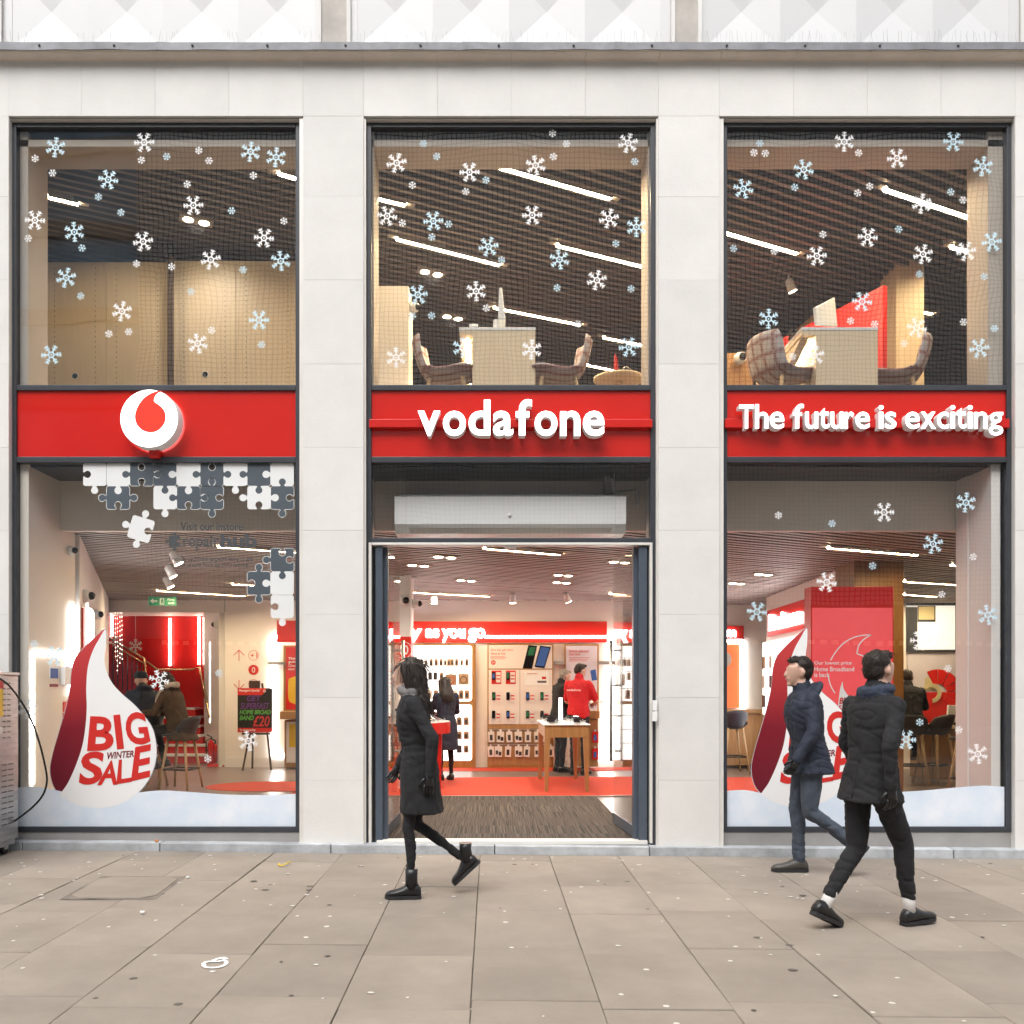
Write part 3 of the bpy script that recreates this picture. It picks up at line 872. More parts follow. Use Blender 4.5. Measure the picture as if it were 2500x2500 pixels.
def cyl_spot(px, py, z, label, tilt=0.0, Y=None):
    p = at(px, py, Y) if Y is not None else on_plane(px, py, z)
    t = thing('spot_lamp', (p.x, p.y, z), label, 'spot lamp', 'hanging cylinder spot lamps')
    m = MB(); m.cyl((p.x, p.y, z + 0.06), (p.x, p.y, z - 0.03), 0.012, seg=8)
    m.build('stem', 'white_plastic', t)
    d = Vector((math.sin(tilt) * 0.8, 0.2 * math.sin(tilt), -math.cos(tilt))).normalized()
    a = Vector((p.x, p.y, z - 0.02)); e = a + d * 0.14
    MB().tube([a - d * 0.02, a, e], [0.02, 0.045, 0.055], 16).build('body', 'white_plastic', t)
    MB().tube([e, e + d * 0.003], [0.048, 0.048], 16).build('lens', 'spot_glow', t)
    return t
cyl_spot(1060, 1449, CZ, 'white cylinder spot over the lit accessory wall')
cyl_spot(1252, 1448, CZ, 'white cylinder spot hanging straight over the phone board', 0.0)
cyl_spot(1380, 1447, CZ, 'tilted white cylinder spot above the staff member in red', 0.5)
cyl_spot(421, 1345, CZ, 'cone spot under the repair lettering, highest of three in a line', 0.6)
cyl_spot(409, 1380, CZ, 'cone spot under the repair lettering, middle of three in a line', 0.6)
cyl_spot(404, 1408, CZ, 'cone spot under the repair lettering, lowest of three in a line', 0.6)
cyl_spot(1925, 680, CU, 'small white spot lamp above the tartan chair beside the monitor', 0.5)
# ---------------------------------------------------------------- fascia signs
LG = 1.0
def drop_mark(cx, cz, r, y0, y1):                             # speech mark: round body, tail swept up to the rim
    P = [(0.02, -1.0), (0.38, -0.93), (0.70, -0.70), (0.93, -0.36), (1.0, 0.0), (0.93, 0.36), (0.78, 0.60), (0.55, 0.80), (0.35, 0.93), (0.25, 1.02), (0.24, 1.16), (0.33, 1.40), (0.48, 1.55), (0.72, 1.70),
         (0.45, 1.68), (0.05, 1.55), (-0.40, 1.25), (-0.75, 0.82), (-0.97, 0.30), (-1.0, -0.10), (-0.90, -0.45), (-0.66, -0.76), (-0.34, -0.94)]
    return [(cx + p[0] * r, cz + p[1] * r) for p in smooth_closed(P, 5)]
# round logo box
YS = -0.07                                                    # front of the letters and of the round box
c = at(364, 1022, YS)
rr = 72 * (YS + D) / F
t = thing('round_sign', (c.x, 0.02, c.z - rr), 'round white illuminated sign with a red drop mark on the red fascia', 'sign')
MB().lathe((c.x, 0, c.z), [(rr * 0.97, YS + 0.001), (rr, YS + 0.012), (rr, 0.05)], 72, axis='y').build('side_band', 'sign_side', t)
MB().lathe((c.x, 0, c.z), [(0.0001, YS), (rr * 0.97, YS)], 72, axis='y').build('face', 'sign_face', t)
MB().lathe((c.x, 0, c.z), [(rr * 1.03, 0.052), (rr * 1.03, 0.064)], 72, axis='y').build('back_rim', 'red_rail', t)
mkc = at(367, 1018, YS - 0.004)
MB().prism(drop_mark(mkc.x, mkc.z, 37.5 * (YS + D) / F, 0, 0), YS - 0.004, YS - 0.0005).build('drop_mark', 'logo_red', t, norm=True)
MB().pbox(364, 1095, 387, 1117, 0.0, 0.07).build('bracket', 'red_rail', t)
# entrance lettering on a rail
def fit_words(root, words, Yf, depth, mface, mside, bold):
    for body, q in words:
        V, Fc, asp = text_data(body, bold)
        TL, TR, BR, BL = [at(p[0], p[1], Yf) for p in q]
        # split by nearness to the front for the lit face
        P = []
        for x, y, z in V:
            w_ = BL * ((1 - x) * (1 - y)) + BR * (x * (1 - y)) + TR * (x * y) + TL * ((1 - x) * y)
            P.append((w_.x, Yf + (1 - z) * depth, w_.z))
        mb = MB(); mb.add(P, Fc)
        for i, f in enumerate(mb.f):
            zz = [V[k][2] for k in Fc[i]]
            mb.mi[i] = 0 if min(zz) > 0.65 else 1
        mb.build('letter', [mface, mside], root, norm=False)
def word_boxes(body, x0, x1, ytop, ybase, bold, xh, asc, desc=0.0):
    """lay the letters of a word out singly: returns (char, quad) in photo points"""
    adv = []
    for ch in body:
        V, Fc, asp = text_data(ch, bold)
        adv.append(asp)
    return adv
def letters_line(root, body, x0, x1, ybase, xh, Yf, depth, bold, mface='sign_face', mside='sign_side', gap=0.12, wide=None):
    HT = {}
    tall = dict(d=(1.48, 0), f=(1.50, 0), h=(1.48, 0), t=(1.26, 0), i=(1.42, 0), T=(1.46, 0), g=(1.0, -0.42), b=(1.48, 0), l=(1.48, 0), y=(1.0, -0.42), p=(1.0, -0.42))
    rel = dict(v=0.98, o=1.0, d=0.95, a=0.88, f=0.70, n=0.88, e=0.94, T=0.95, h=0.86, u=0.84, t=0.62, r=0.60, i=0.32, s=0.74, x=0.96, c=0.76, g=0.92)
    rel[' '] = 0.38
    tot = sum(rel[ch] for ch in body) + gap * (len(body) - 1)
    k = (x1 - x0) / tot
    x = x0
    for ch in body:
        w = rel[ch] * k
        if ch != ' ':
            up, dn = tall.get(ch, (1.02, -0.02))
            q = ((x, ybase - up * xh), (x + w, ybase - up * xh), (x + w, ybase - dn * xh), (x, ybase - dn * xh))
            fit_words(root, [(ch, q)], Yf, depth, mface, mside, bold)
        x += w + gap * k
YL = -0.06
t = thing('shop_name_sign', (X_(1248, 0), 0.02, Z_(1065, 0)), 'glowing white raised shop name lettering over the entrance', 'sign')
letters_line(t, 'vodafone', 1020, 1476, 1063, 59, YL, 0.10, 0.020)
MB().pbox(901, 1023, 1593, 1043, 0.012, 0.07).build('rail', 'red_rail', t, bevel=0.004)
t = thing('slogan_sign', (X_(2117, 0), 0.02, Z_(1065, 0)), 'white raised slogan lettering on the red fascia nearest the vendor-free corner bay', 'sign')
t['label'] = 'white raised lettering of a long slogan on the red fascia'
letters_line(t, 'The future is exciting', 1805, 2449, 1046, 40, YL, 0.09, 0.010, gap=0.10)
MB().pbox(1771, 1022, 2465, 1044, 0.012, 0.07).build('rail', 'red_rail', t, bevel=0.004)

# ---------------------------------------------------------------- window stickers
YW = YG - 0.007                                               # films and stickers on the street face of the glass
def flake_mesh(r, m, detail=True):
    b = MB()
    th = 0.0012
    def stick(p, q, w):
        p, q = Vector(p), Vector(q)
        u = (q - p).normalized(); n = Vector((-u.y, u.x))
        a = [p + n * w, p - n * w, q - n * w * 0.9, q + n * w * 0.9]
        y = -th * (0.5 + random.random() * 0.5)
        b.prism([(v.x, v.y) for v in a], y, 0)
    for k in range(6):
        a = math.pi / 3 * k
        d = Vector((math.cos(a), math.sin(a))); n = Vector((-d.y, d.x))
        if detail:
            stick(d * r * 0.30, d * r, r * 0.062)
            for s, l in ((0.52, 0.27), (0.78, 0.26)):
                for g in (-1, 1):
                    stick(d * r * s, d * r * (s + l * 0.62) + n * g * r * l * 0.85, r * 0.052)
        else:
            stick(d * r * 0.10, d * r, r * 0.085)
            for g in (-1, 1): stick(d * r * 0.55, d * r * 0.85 + n * g * r * 0.28, r * 0.075)
    if detail:
        ri, ro = 0.20 * r, 0.33 * r
        n = 12
        V = []
        for y in (-th * 1.2, 0):
            for q in (ri, ro):
                V += [(q * math.cos(2 * math.pi * k / n), y, q * math.sin(2 * math.pi * k / n)) for k in range(n)]
        Fc = []
        for k in range(n):
            j = (k + 1) % n
            Fc += [(k, j, n + j, n + k), (n + k, n + j, 3 * n + j, 3 * n + k), (j, k, 2 * n + k, 2 * n + j)]
        b.add(V, Fc)
        b.prism([(0.09 * r * math.cos(math.pi / 3 * k), 0.09 * r * math.sin(math.pi / 3 * k)) for k in range(6)], -th, 0)
    return b.mesh('snowflake', m)
rB = 25 * (YW + D) / F; rS = 9.6 * (YW + D) / F
FM = {(1, 'W'): flake_mesh(rB, 'sticker_white'), (1, 'B'): flake_mesh(rB, 'sticker_blue'), (0, 'W'): flake_mesh(rS, 'sticker_white', False), (0, 'B'): flake_mesh(rS, 'sticker_blue', False)}
def U(lst, ox, oy, k): return [(ox + a * k, oy + b * k, c) for a, b, c in lst]
flakes = {
 'the window above the round logo': (
  U([(345,203,'B'),(895,172,'W'),(1555,230,'B'),(1713,265,'B'),(672,403,'B'),(1200,563,'W'),(217,655,'W'),(461,728,'B'),(888,787,'W'),(1638,765,'W'),(1308,900,'W'),(1742,908,'B'),(411,1012,'B'),(757,1220,'W'),(1607,1275,'B'),(1227,1420,'W'),(318,1490,'B')], 0, 280, .3934),
  U([(218,272,'W'),(877,282,'W'),(1034,260,'B'),(1234,222,'W'),(1297,286,'W'),(326,362,'W'),(1162,432,'W'),(1572,378,'W'),(611,510,'B'),(750,607,'B'),(1437,596,'B'),(1762,660,'W'),(175,768,'W'),(509,828,'B'),(847,925,'W'),(1065,943,'W'),(1508,962,'B'),(501,1125,'B'),(1184,1097,'B'),(676,1360,'W'),(798,1347,'W'),(1313,1338,'W'),(1623,1427,'B')], 0, 280, .3934)),
 'the window above the entrance': (
  U([(268,292,'W'),(709,348,'W'),(1109,307,'W'),(1668,172,'W'),(211,613,'W'),(490,643,'B'),(1088,608,'W'),(1552,628,'W'),(1718,680,'B'),(824,798,'B'),(1253,876,'B'),(396,1089,'B'),(749,1068,'W'),(1479,1001,'W'),(667,1408,'B'),(1085,1420,'W'),(265,1468,'W'),(1672,1405,'B')], 860, 280, .4037),
  U([(431,175,'B'),(511,253,'B'),(1211,113,'W'),(1295,176,'W'),(1216,254,'W'),(1708,284,'B'),(363,427,'W'),(686,465,'W'),(809,395,'B'),(303,656,'W'),(582,662,'B'),(481,740,'B'),(903,878,'B'),(1594,780,'B'),(811,1170,'W'),(363,1218,'B'),(480,1215,'B'),(1239,1047,'B'),(1686,1053,'B'),(1363,1265,'W')], 860, 280, .4037)),
 'the window above the slogan': (
  U([(816,168,'W'),(1493,168,'B'),(1143,271,'W'),(1676,321,'B'),(565,340,'B'),(190,460,'B'),(1297,552,'W'),(962,760,'W'),(1305,866,'W'),(1573,848,'W'),(1732,790,'B'),(646,877,'W'),(927,1160,'B'),(347,1267,'B'),(1266,1322,'W'),(631,1493,'W'),(1655,1450,'B')], 1740, 280, .3934),
  U([(292,178,'B'),(256,236,'W'),(326,240,'W'),(905,237,'W'),(509,451,'B'),(974,444,'W'),(900,486,'W'),(1477,480,'B'),(1553,530,'W'),(684,743,'W'),(1154,711,'B'),(129,830,'B'),(382,848,'W'),(1282,990,'B'),(1684,1005,'B'),(1556,1287,'W'),(1748,1327,'B'),(856,1280,'W'),(1005,1300,'W'),(1187,1420,'W'),(495,1500,'W')], 1740, 280, .3934)),
 'the shop window under the slogan': (
  U([(1064,383,'W'),(1571,323,'B'),(1368,580,'B'),(707,818,'W'),(274,1000,'B'),(1706,1020,'B'),(1287,1180,'W')], 1740, 1100, .3934) + U([(1200,828,'B'),(1645,917,'W')], 1740, 1480, .3934),
  U([(408,402,'W'),(740,453,'B'),(1615,660,'W'),(992,716,'B'),(1421,893,'W')], 1740, 1100, .3934) + U([(1460,387,'W'),(1285,720,'B'),(1527,767,'W')], 1740, 1480, .3934)),
 'the shop window under the round logo': (
  U([(340,360,'B'),(987,508,'W'),(1540,887,'W'),(170,690,'W')], 0, 1460, .3934),
  U([(212,285,'B'),(1290,998,'W'),(1360,467,'B'),(1725,587,'B')], 0, 1460, .3934)),
}
rs = random.Random(2)
for where, (big, small) in flakes.items():
    for sz, lst in ((1, big), (0, small)):
        for colr in 'WB':
            sub = sorted([f for f in lst if f[2] == colr], key=lambda f: f[1])
            for i, f in enumerate(sub):
                o = bpy.data.objects.new('snowflake_sticker', FM[(sz, colr)])
                COL.objects.link(o)
                p = at(f[0], f[1], YW)
                o.location = p
                o.rotation_euler = (0, rs.uniform(0, math.pi / 3), 0)
                nm = '%s %s snowflake sticker on %s, %s from the top' % ('large' if sz else 'small', 'white' if colr == 'W' else 'blue', where, ORD[i + 1])
                if len(sub) == 1: nm = '%s %s snowflake sticker on %s' % ('large' if sz else 'small', 'white' if colr == 'W' else 'blue', where)
                tagit(o, nm, 'sticker', 'snowflake stickers on the glass')

# puzzle piece film
def piece_outline(w, tabs, grow=0.0):
    """unit cell of side w; tabs = (top, right, bottom, left): 1 tab, -1 hole, 0 flat"""
    out = []
    rr_ = 0.155 * w; nk = 0.075 * w; ch = 0.07 * w
    h = w / 2
    def side(p, q, kind):
        p, q = Vector(p), Vector(q)
        u = (q - p).normalized(); n = Vector((u.y, -u.x))       # outward for anticlockwise outline
        out.append(p + u * ch)
        if kind:
            m = (p + q) / 2
            s = 1 if kind > 0 else -1
            c_ = m + n * s * (rr_ * 1.22)
            out.append(m - u * (nk * 1.6)); out.append(m - u * nk * 0.95 + n * s * 0.03 * w)
            for k in range(11):
                a = math.radians(-118 + 236 * k / 10)
                out.append(c_ + (u * math.sin(a) + n * s * math.cos(a)) * rr_)
            out.append(m + u * nk * 0.95 + n * s * 0.03 * w); out.append(m + u * (nk * 1.6))
        out.append(q - u * ch)
    side((-h, -h), (h, -h), tabs[2]); side((h, -h), (h, h), tabs[1]); side((h, h), (-h, h), tabs[0]); side((-h, h), (-h, -h), tabs[3])
    return out
def puzzle(root, cx, cy, dark, tabs, rot=0.0):
    Yp = YW
    w = 145.5 * .3934 * (Yp + D) / F * 0.985
    c_ = at(cx * .3934, 920 + cy * .3934, Yp)
    o = piece_outline(w, tabs)
    ca, sa = math.cos(rot), math.sin(rot)
    P = [(c_.x + v.x * ca - v.y * sa, c_.z + v.x * sa + v.y * ca) for v in o]
    pc = MB().prism(P, Yp - 0.0008, Yp + 0.0004).build('puzzle_piece', 'puzzle_dark' if dark else 'puzzle_white', root, norm=True)
    if dark:
        loop = [Vector(p) for p in P]
        n = len(loop); V = []; Fc = []
        for i in range(n):
            a, b2 = loop[i - 1], loop[(i + 1) % n]
            t_ = (b2 - a).normalized(); nn = Vector((t_.y, -t_.x))
            for q in (loop[i] - nn * 0.001, loop[i] + nn * 0.0035): V.append((q.x, Yp - 0.0012, q.y))
        for i in range(n):
            j = (i + 1) % n
            Fc.append((2 * i, 2 * i + 1, 2 * j + 1, 2 * j))
        MB().add(V, Fc).build('outline', 'puzzle_white', pc, norm=False)
gx = lambda c: 587.5 + 145.6 * c
t = thing('puzzle_film', at(1170 * .3934, 920 + 823 * .3934, YW), 'grey and white jigsaw piece film along the top of the shop window', 'window film', 'jigsaw window films')
for c_, r_, d_, tb in ((0,0,0,(0,0,1,-1)),(1,0,0,(0,-1,1,0)),(2,0,1,(-1,1,-1,1)),(3,0,1,(0,-1,1,-1)),(4,0,0,(0,-1,1,1)),(5,0,1,(-1,1,-1,1)),(6,0,0,(0,-1,1,-1)),(7,0,1,(0,-1,1,1)),(8,0,0,(0,0,-1,1)),
                       (1,1,1,(-1,1,-1,1)),(3,1,0,(-1,-1,1,0)),(4,1,1,(-1,1,-1,1)),(5,1,1,(1,-1,1,-1)),(7,1,0,(-1,1,-1,1)),(8,1,1,(1,-1,1,-1))):
    puzzle(t, gx(c_), 605.5 + 145 * r_, d_, tb)
t = thing('puzzle_film', at(875 * .3934, 920 + 1060 * .3934, YW), 'single loose white jigsaw piece film, tilted, below the others', 'window film', 'jigsaw window films')
puzzle(t, 875, 945, 0, (1, -1, 1, 1), R(-17))
t = thing('puzzle_film', at(1700 * .3934, 920 + 1500 * .3934, YW), 'cluster of four jigsaw piece films low at the window edge above the easel', 'window film', 'jigsaw window films')
for c_, cy_, d_, tb in ((8,1136,1,(-1,-1,1,1)),(7,1281,1,(1,-1,1,-1)),(8,1281,0,(-1,0,0,1)),(8,1426,0,(0,0,1,-1))): puzzle(t, gx(c_), cy_, d_, tb)
# grey lettering on the same pane
t = thing('repair_lettering', at(515, 1386, YW), 'grey lettering about phone repairs stuck on the glass below the jigsaw film', 'lettering')
text('line', 'Visit our instore', 441, 1275, 592, 1295, YW, 'grey_print', t, depth=0.001, bold=0.004)
text('line', 'repair', 447, 1307, 535, 1344, YW, 'grey_print', t, depth=0.001, bold=0.012)
text('line', 'hub', 538, 1303, 627, 1337, YW, 'grey_print', t, depth=0.001, bold=0.035)
text('line', 'Friendly techteam experts here to get', 413, 1359, 618, 1373, YW, 'grey_print', t, depth=0.001, bold=0.01)
text('line', 'your phone back up and running', 428, 1373, 605, 1387, YW, 'grey_print', t, depth=0.001, bold=0.01)
w_ = 27 * (YW + D) / F
c_ = at(426, 1322, YW)
MB().prism([(c_.x + v.x, c_.z + v.y) for v in piece_outline(w_, (1, -1, 1, 1))], YW - 0.001, YW).build('jigsaw_mark', 'grey_print', t)

# printed snow along the foot of the shop windows
def snow_film(px0, px1, tops, label):
    Yp = YW + 0.002
    top = smooth_open(tops, 6)
    P = [(at(x, y, Yp).x, at(x, y, Yp).z) for x, y in top]
    zb_ = Z_(2019, Yp)
    P = [(P[0][0], zb_), (P[-1][0], zb_)] + P[::-1]
    MB().prism(P, Yp, Yp + 0.0008).build('snow_film', 'snow_film', label=label, cat='window film', group='printed snow along the shop windows')
snow_film(40, 722, [(40, 1923), (90, 1921), (140, 1930), (200, 1944), (260, 1948), (345, 1934), (400, 1930), (470, 1934), (560, 1940), (650, 1941), (722, 1938)], 'pale blue snow printed film along the foot of the window under the round logo')
snow_film(1768, 2452, [(1768, 1931), (1820, 1929), (1870, 1938), (1960, 1948), (2040, 1938), (2120, 1936), (2240, 1931), (2330, 1923), (2400, 1918), (2452, 1921)], 'pale blue snow printed film along the foot of the window under the slogan')

# drop-shaped sale posters on the glass
mg, nt, b_ = _nt('red_to_maroon_print')
tcn = nt.nodes.new('ShaderNodeTexCoord'); sp_ = nt.nodes.new('ShaderNodeSeparateXYZ'); rp = nt.nodes.new('ShaderNodeValToRGB'); mr = nt.nodes.new('ShaderNodeMapRange')
mr.inputs['From Min'].default_value = 0.1; mr.inputs['From Max'].default_value = 1.45
nt.links.new(tcn.outputs['Object'], sp_.inputs[0]); nt.links.new(sp_.outputs['Z'], mr.inputs['Value']); nt.links.new(mr.outputs[0], rp.inputs['Fac']); nt.links.new(rp.outputs[0], b_.inputs['Base Color'])
rp.color_ramp.elements[0].color = (0.13, 0.006, 0.018, 1); rp.color_ramp.elements[1].color = (0.55, 0.05, 0.05, 1)
e_ = rp.color_ramp.elements.new(0.45); e_.color = (0.20, 0.008, 0.02, 1)
e_ = rp.color_ramp.elements.new(0.72); e_.color = (0.42, 0.03, 0.035, 1)
b_.inputs['Roughness'].default_value = 0.4
MATS['drop_red'] = mg
MATS['grey_shadow_edge'] = mat('grey_shadow_print', (0.50, 0.53, 0.58), 0.5)  # printed grey edge, with the soft shadow round the drop put into colour
def sale_poster(dx, dy, label):
    k = .3934
    def Q(p): return (p[0] * k + dx, 1460 + p[1] * k + dy)
    Yp = YW + 0.0035
    base = at(*Q((640, 1300)), Yp)
    t = thing('sale_poster', base, label, 'poster', 'drop-shaped sale posters')
    whole = [(655, 195), (657, 290), (648, 360), (655, 430), (690, 520), (750, 590), (830, 660), (900, 740), (945, 810), (967, 900), (968, 990), (945, 1080), (900, 1160), (830, 1230), (740, 1280), (650, 1300), (560, 1300), (470, 1280), (395, 1238), (335, 1170), (312, 1070), (330, 960), (370, 820), (410, 680), (435, 560), (445, 450), (470, 370), (530, 300), (600, 235)]
    white = [(655, 195), (657, 290), (648, 360), (655, 430), (690, 520), (750, 590), (830, 660), (900, 740), (945, 810), (967, 900), (968, 990), (945, 1080), (900, 1160), (830, 1230), (740, 1280), (650, 1300), (560, 1300), (470, 1280), (395, 1238), (372, 1222), (420, 1150), (470, 1040), (510, 920), (530, 800), (538, 680), (535, 560), (545, 430), (575, 330), (612, 260)]
    def poly(P, y, nm, m):
        S = smooth_closed(P, 5)
        W = [at(*Q(p), y) for p in S]
        return MB().prism([(w.x, w.z) for w in W][::-1], y, y + 0.0012).build(nm, m, t)
    poly([(640 + (p[0] - 640) * 1.012, 760 + (p[1] - 760) * 1.008) for p in whole], Yp + 0.0014, 'shadow_edge', 'grey_shadow_edge')
    poly(whole, Yp, 'red_back', 'drop_red')
    poly(white, Yp - 0.002, 'white_front', 'white_print')
    y = Yp - 0.0035
    def ch(c, q, bold=0.03):
        text('letter', c, 0, 0, 0, 0, y, 'red_print', t, depth=0.001, bold=bold, quad=[Q(p) for p in q])
    ch('B', [(560, 733), (712, 738), (702, 945), (540, 950)])
    ch('I', [(703, 727), (745, 722), (770, 935), (727, 940)])
    ch('G', [(770, 712), (895, 705), (938, 905), (790, 915)])
    ch('S', [(510, 955), (655, 950), (628, 1150), (485, 1165)])
    ch('A', [(665, 1010), (718, 1006), (728, 1158), (603, 1162)], 0.025)
    ch('L', [(738, 1003), (795, 1000), (818, 1140), (722, 1156)], 0.025)
    ch('E', [(840, 925), (938, 905), (930, 1110), (812, 1138)])
    text('word', 'WINTER', 0, 0, 0, 0, y, 'maroon_print', t, depth=0.001, bold=0.02, quad=[Q(p) for p in ((665, 958), (836, 945), (832, 985), (658, 1003))])
    return t
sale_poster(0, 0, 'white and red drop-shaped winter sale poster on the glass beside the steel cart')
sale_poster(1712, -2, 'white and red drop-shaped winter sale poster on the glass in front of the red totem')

# ---------------------------------------------------------------- entrance doors and air curtain
zdt = Z_(1324, 0.025)
t = MB()
t.box(X_(900, .04), X_(907, .04), 0.035, 0.16, 0.10, zdt).box(X_(1586, .04), X_(1593, .04), 0.035, 0.16, 0.10, zdt).box(X_(907, .04) + .001, X_(1586, .04) - .001, 0.036, 0.16, zdt - 0.022, zdt)
t.build('door_frame', 'trim', bld, bevel=0.003)
MB().pbox(1233, 1331, 1261, 1338, 0.06, 0.12).build('door_sensor', 'white_plastic', bld)
def door_leaf(xh, sgn, ang):
    # hinged at xh, opened into the shop; sgn +1 swings its free edge towards +x
    u = Vector((math.sin(ang) * sgn, math.cos(ang), 0)); wdt = 1.02
    z0, z1 = 0.125, zdt - 0.03
    h = Vector((xh, 0.12, 0))
    def seg(a, b, za, zb, th, nm, m, par):
        c = h + u * ((a + b) / 2)
        return MB().obox((c.x, c.y), (u.x, u.y), (b - a) / 2, th / 2, za, zb).build(nm, m, par)
    d = MB().obox(((h + u * 0.03).x, (h + u * 0.03).y), (u.x, u.y), 0.03, 0.035, z0, z1).build('door', 'frame_blue', bld)
    seg(0.06, wdt, z0, z0 + 0.10, 0.03, 'bottom_rail', 'frame_blue', d)
    seg(0.06, wdt, z0 + 0.101, z1 - 0.001, 0.012, 'door_glass', 'door_glass', d)
    n = Vector((u.y, -u.x, 0))
    for s_ in (-1, 1):
        c = h + u * (wdt - 0.13) + n * 0.055 * s_
        m = MB(); m.cyl((c.x, c.y, 0.75), (c.x, c.y, 1.95), 0.016, seg=12)
        for zz in (0.85, 1.2, 1.5, 1.85): m.cyl((c.x, c.y, zz), (h + u * (wdt - 0.13)).xy.to_3d() + Vector((0, 0, zz)), 0.01, seg=8)
        m.build('pull_handle', 'steel', d)
    return d
door_leaf(X_(937, .12), 1, R(2.0)); door_leaf(X_(1556, .12), -1, R(4.0))
for a_, b__ in ((918, 935), (1558, 1578)): MB().box(X_(a_, .1), X_(b__, .1), 0.06, 0.16, 0.10, zdt - .03).build('door_post', 'frame_blue', bld, bevel=0.004)
for a_, b__ in ((908, 917), (1579, 1585)): MB().box(X_(a_, .1), X_(b__, .1), 0.09, 0.16, 0.10, zdt - .03).build('door_track', 'black_plastic', bld)
# door push pad on the stone
t = thing('door_entry_pad', at(1600, 1762, -0.02), 'small white door entry box on the frame beside the entrance', 'entry box')
MB().pbox(1594, 1710, 1605, 1735, -0.03, 0.0).build('cover', 'white_plastic', t, bevel=0.003)
MB().pbox(1593, 1737, 1605, 1761, -0.035, 0.0).build('box', 'white_plastic', t, bevel=0.003)
# air curtain behind the transom light
Ya = 0.30
t = thing('air_curtain', at(1245, 1303, Ya), 'long white air curtain heater hanging behind the glass over the entrance', 'air curtain')
x0, x1 = X_(963, Ya), X_(1529, Ya)
zt_, zm_, zb_ = Z_(1212, Ya), Z_(1279, Ya), Z_(1303, Ya)
prof = [(Ya, zt_), (Ya, zm_), (Ya + 0.06, zb_ + 0.01), (Ya + 0.38, zb_ + 0.01), (Ya + 0.38, zt_)]
MB().extrude_x(prof, x0, x0 + 0.10).build('end_cap', 'white_plastic', t, bevel=0.004)
MB().extrude_x(prof, x1 - 0.10, x1).build('end_cap', 'white_plastic', t, bevel=0.004)
MB().extrude_x([(y + 0.004 if y == Ya else y, z) for y, z in prof], x0 + 0.101, x1 - 0.101).build('body', 'white_plastic', t)
MB().add([(x0 + 0.12, Ya + 0.018, zm_ - 0.018), (x1 - 0.12, Ya + 0.018, zm_ - 0.018), (x1 - 0.14, Ya + 0.05, zb_ + 0.018), (x0 + 0.14, Ya + 0.05, zb_ + 0.018)], [(0, 1, 2, 3)]).build('outlet_grille', 'steel', t)
MB().ball(at(1244, 1258, Ya), 0.018).build('sensor', 'white_plastic', t)
MB().box(x0 + .05, x1 - .05, Ya + 0.02, Ya + 0.06, zt_ + 0.002, zt_ + 0.02).build('mounting_rail', 'grey_plastic', t)
for px in (982, 1502):
    a = at(px, 1212, Ya)
    MB().cyl((a.x, Ya + 0.05, zt_), (a.x, Ya + 0.05, 3.45), 0.006, seg=8).build('hanger_rod', 'grey_plastic', t)
tp = thing('pipe', at(1478, 1210, 0.55), 'old grey service pipe and bracket above the end of the air curtain', 'pipe')
MB().tube([at(1490, 1212, 0.6), at(1492, 1150, 0.6), at(1484, 1142, 0.6), at(1468, 1140, 0.6)], 0.02, 10).build('bend', 'white_plastic', tp)
MB().tube([at(1476, 1205, 0.55), at(1530, 1200, 0.55), at(1556, 1195, 0.55), at(1558, 1235, 0.55)], [0.012, 0.012, 0.02, 0.02], 10).build('arm', 'grey_plastic', tp)
MB().tube([at(1470, 1165, 0.55), at(1482, 1165, 0.55), at(1482, 1205, 0.55)], 0.035, 10).build('collar', 'grey_plastic', tp)
# ---------------------------------------------------------------- across the street (seen in the glass)
mo, nt, b_ = _nt('netted_scaffold_cloth')
tcn = nt.nodes.new('ShaderNodeTexCoord'); sp_ = nt.nodes.new('ShaderNodeSeparateXYZ')
nt.links.new(tcn.outputs['Object'], sp_.inputs[0])
lines = []
for ax in ('X', 'Z'):
    mu = nt.nodes.new('ShaderNodeMath'); mu.operation = 'DIVIDE'; mu.inputs[1].default_value = 0.17
    fr = nt.nodes.new('ShaderNodeMath'); fr.operation = 'FRACT'
    gt = nt.nodes.new('ShaderNodeMath'); gt.operation = 'LESS_THAN'; gt.inputs[1].default_value = 0.20
    nt.links.new(sp_.outputs[ax], mu.inputs[0]); nt.links.new(mu.outputs[0], fr.inputs[0]); nt.links.new(fr.outputs[0], gt.inputs[0])
    lines.append(gt)
mxm = nt.nodes.new('ShaderNodeMath'); mxm.operation = 'MAXIMUM'
nt.links.new(lines[0].outputs[0], mxm.inputs[0]); nt.links.new(lines[1].outputs[0], mxm.inputs[1])
mc = nt.nodes.new('ShaderNodeMix'); mc.data_type = 'RGBA'
mc.inputs['A'].default_value = (0.78, 0.76, 0.73, 1); mc.inputs['B'].default_value = (0.06, 0.057, 0.053, 1)
nt.links.new(mxm.outputs[0], mc.inputs['Factor']); nt.links.new(mc.outputs['Result'], b_.inputs['Base Color'])
b_.inputs['Roughness'].default_value = 0.9
MATS['tiles'] = mo
defmat('opp_stone', mat('opposite_stone', (0.38, 0.35, 0.31), 0.8, noise=(0.6, 0.15)))
defmat('opp_glass', mat('opposite_blue_glass', (0.34, 0.43, 0.50), 0.4, noise=(0.15, 0.5)))
defmat('opp_dark', mat('opposite_dark_shopfront', (0.035, 0.035, 0.04), 0.3))
defmat('amber', glow('amber_canopy_lamps', (1.0, 0.55, 0.15), 0.3))
OY = -25.5
ob = thing('tiled_building', (2, OY, 0), 'gridded tile fronted building across the street, mirrored in the shop glass', 'building')
MB().box(-13.2, 26, OY - 8, OY, 4.6, 22.8).build('tiled_front', 'tiles', ob)
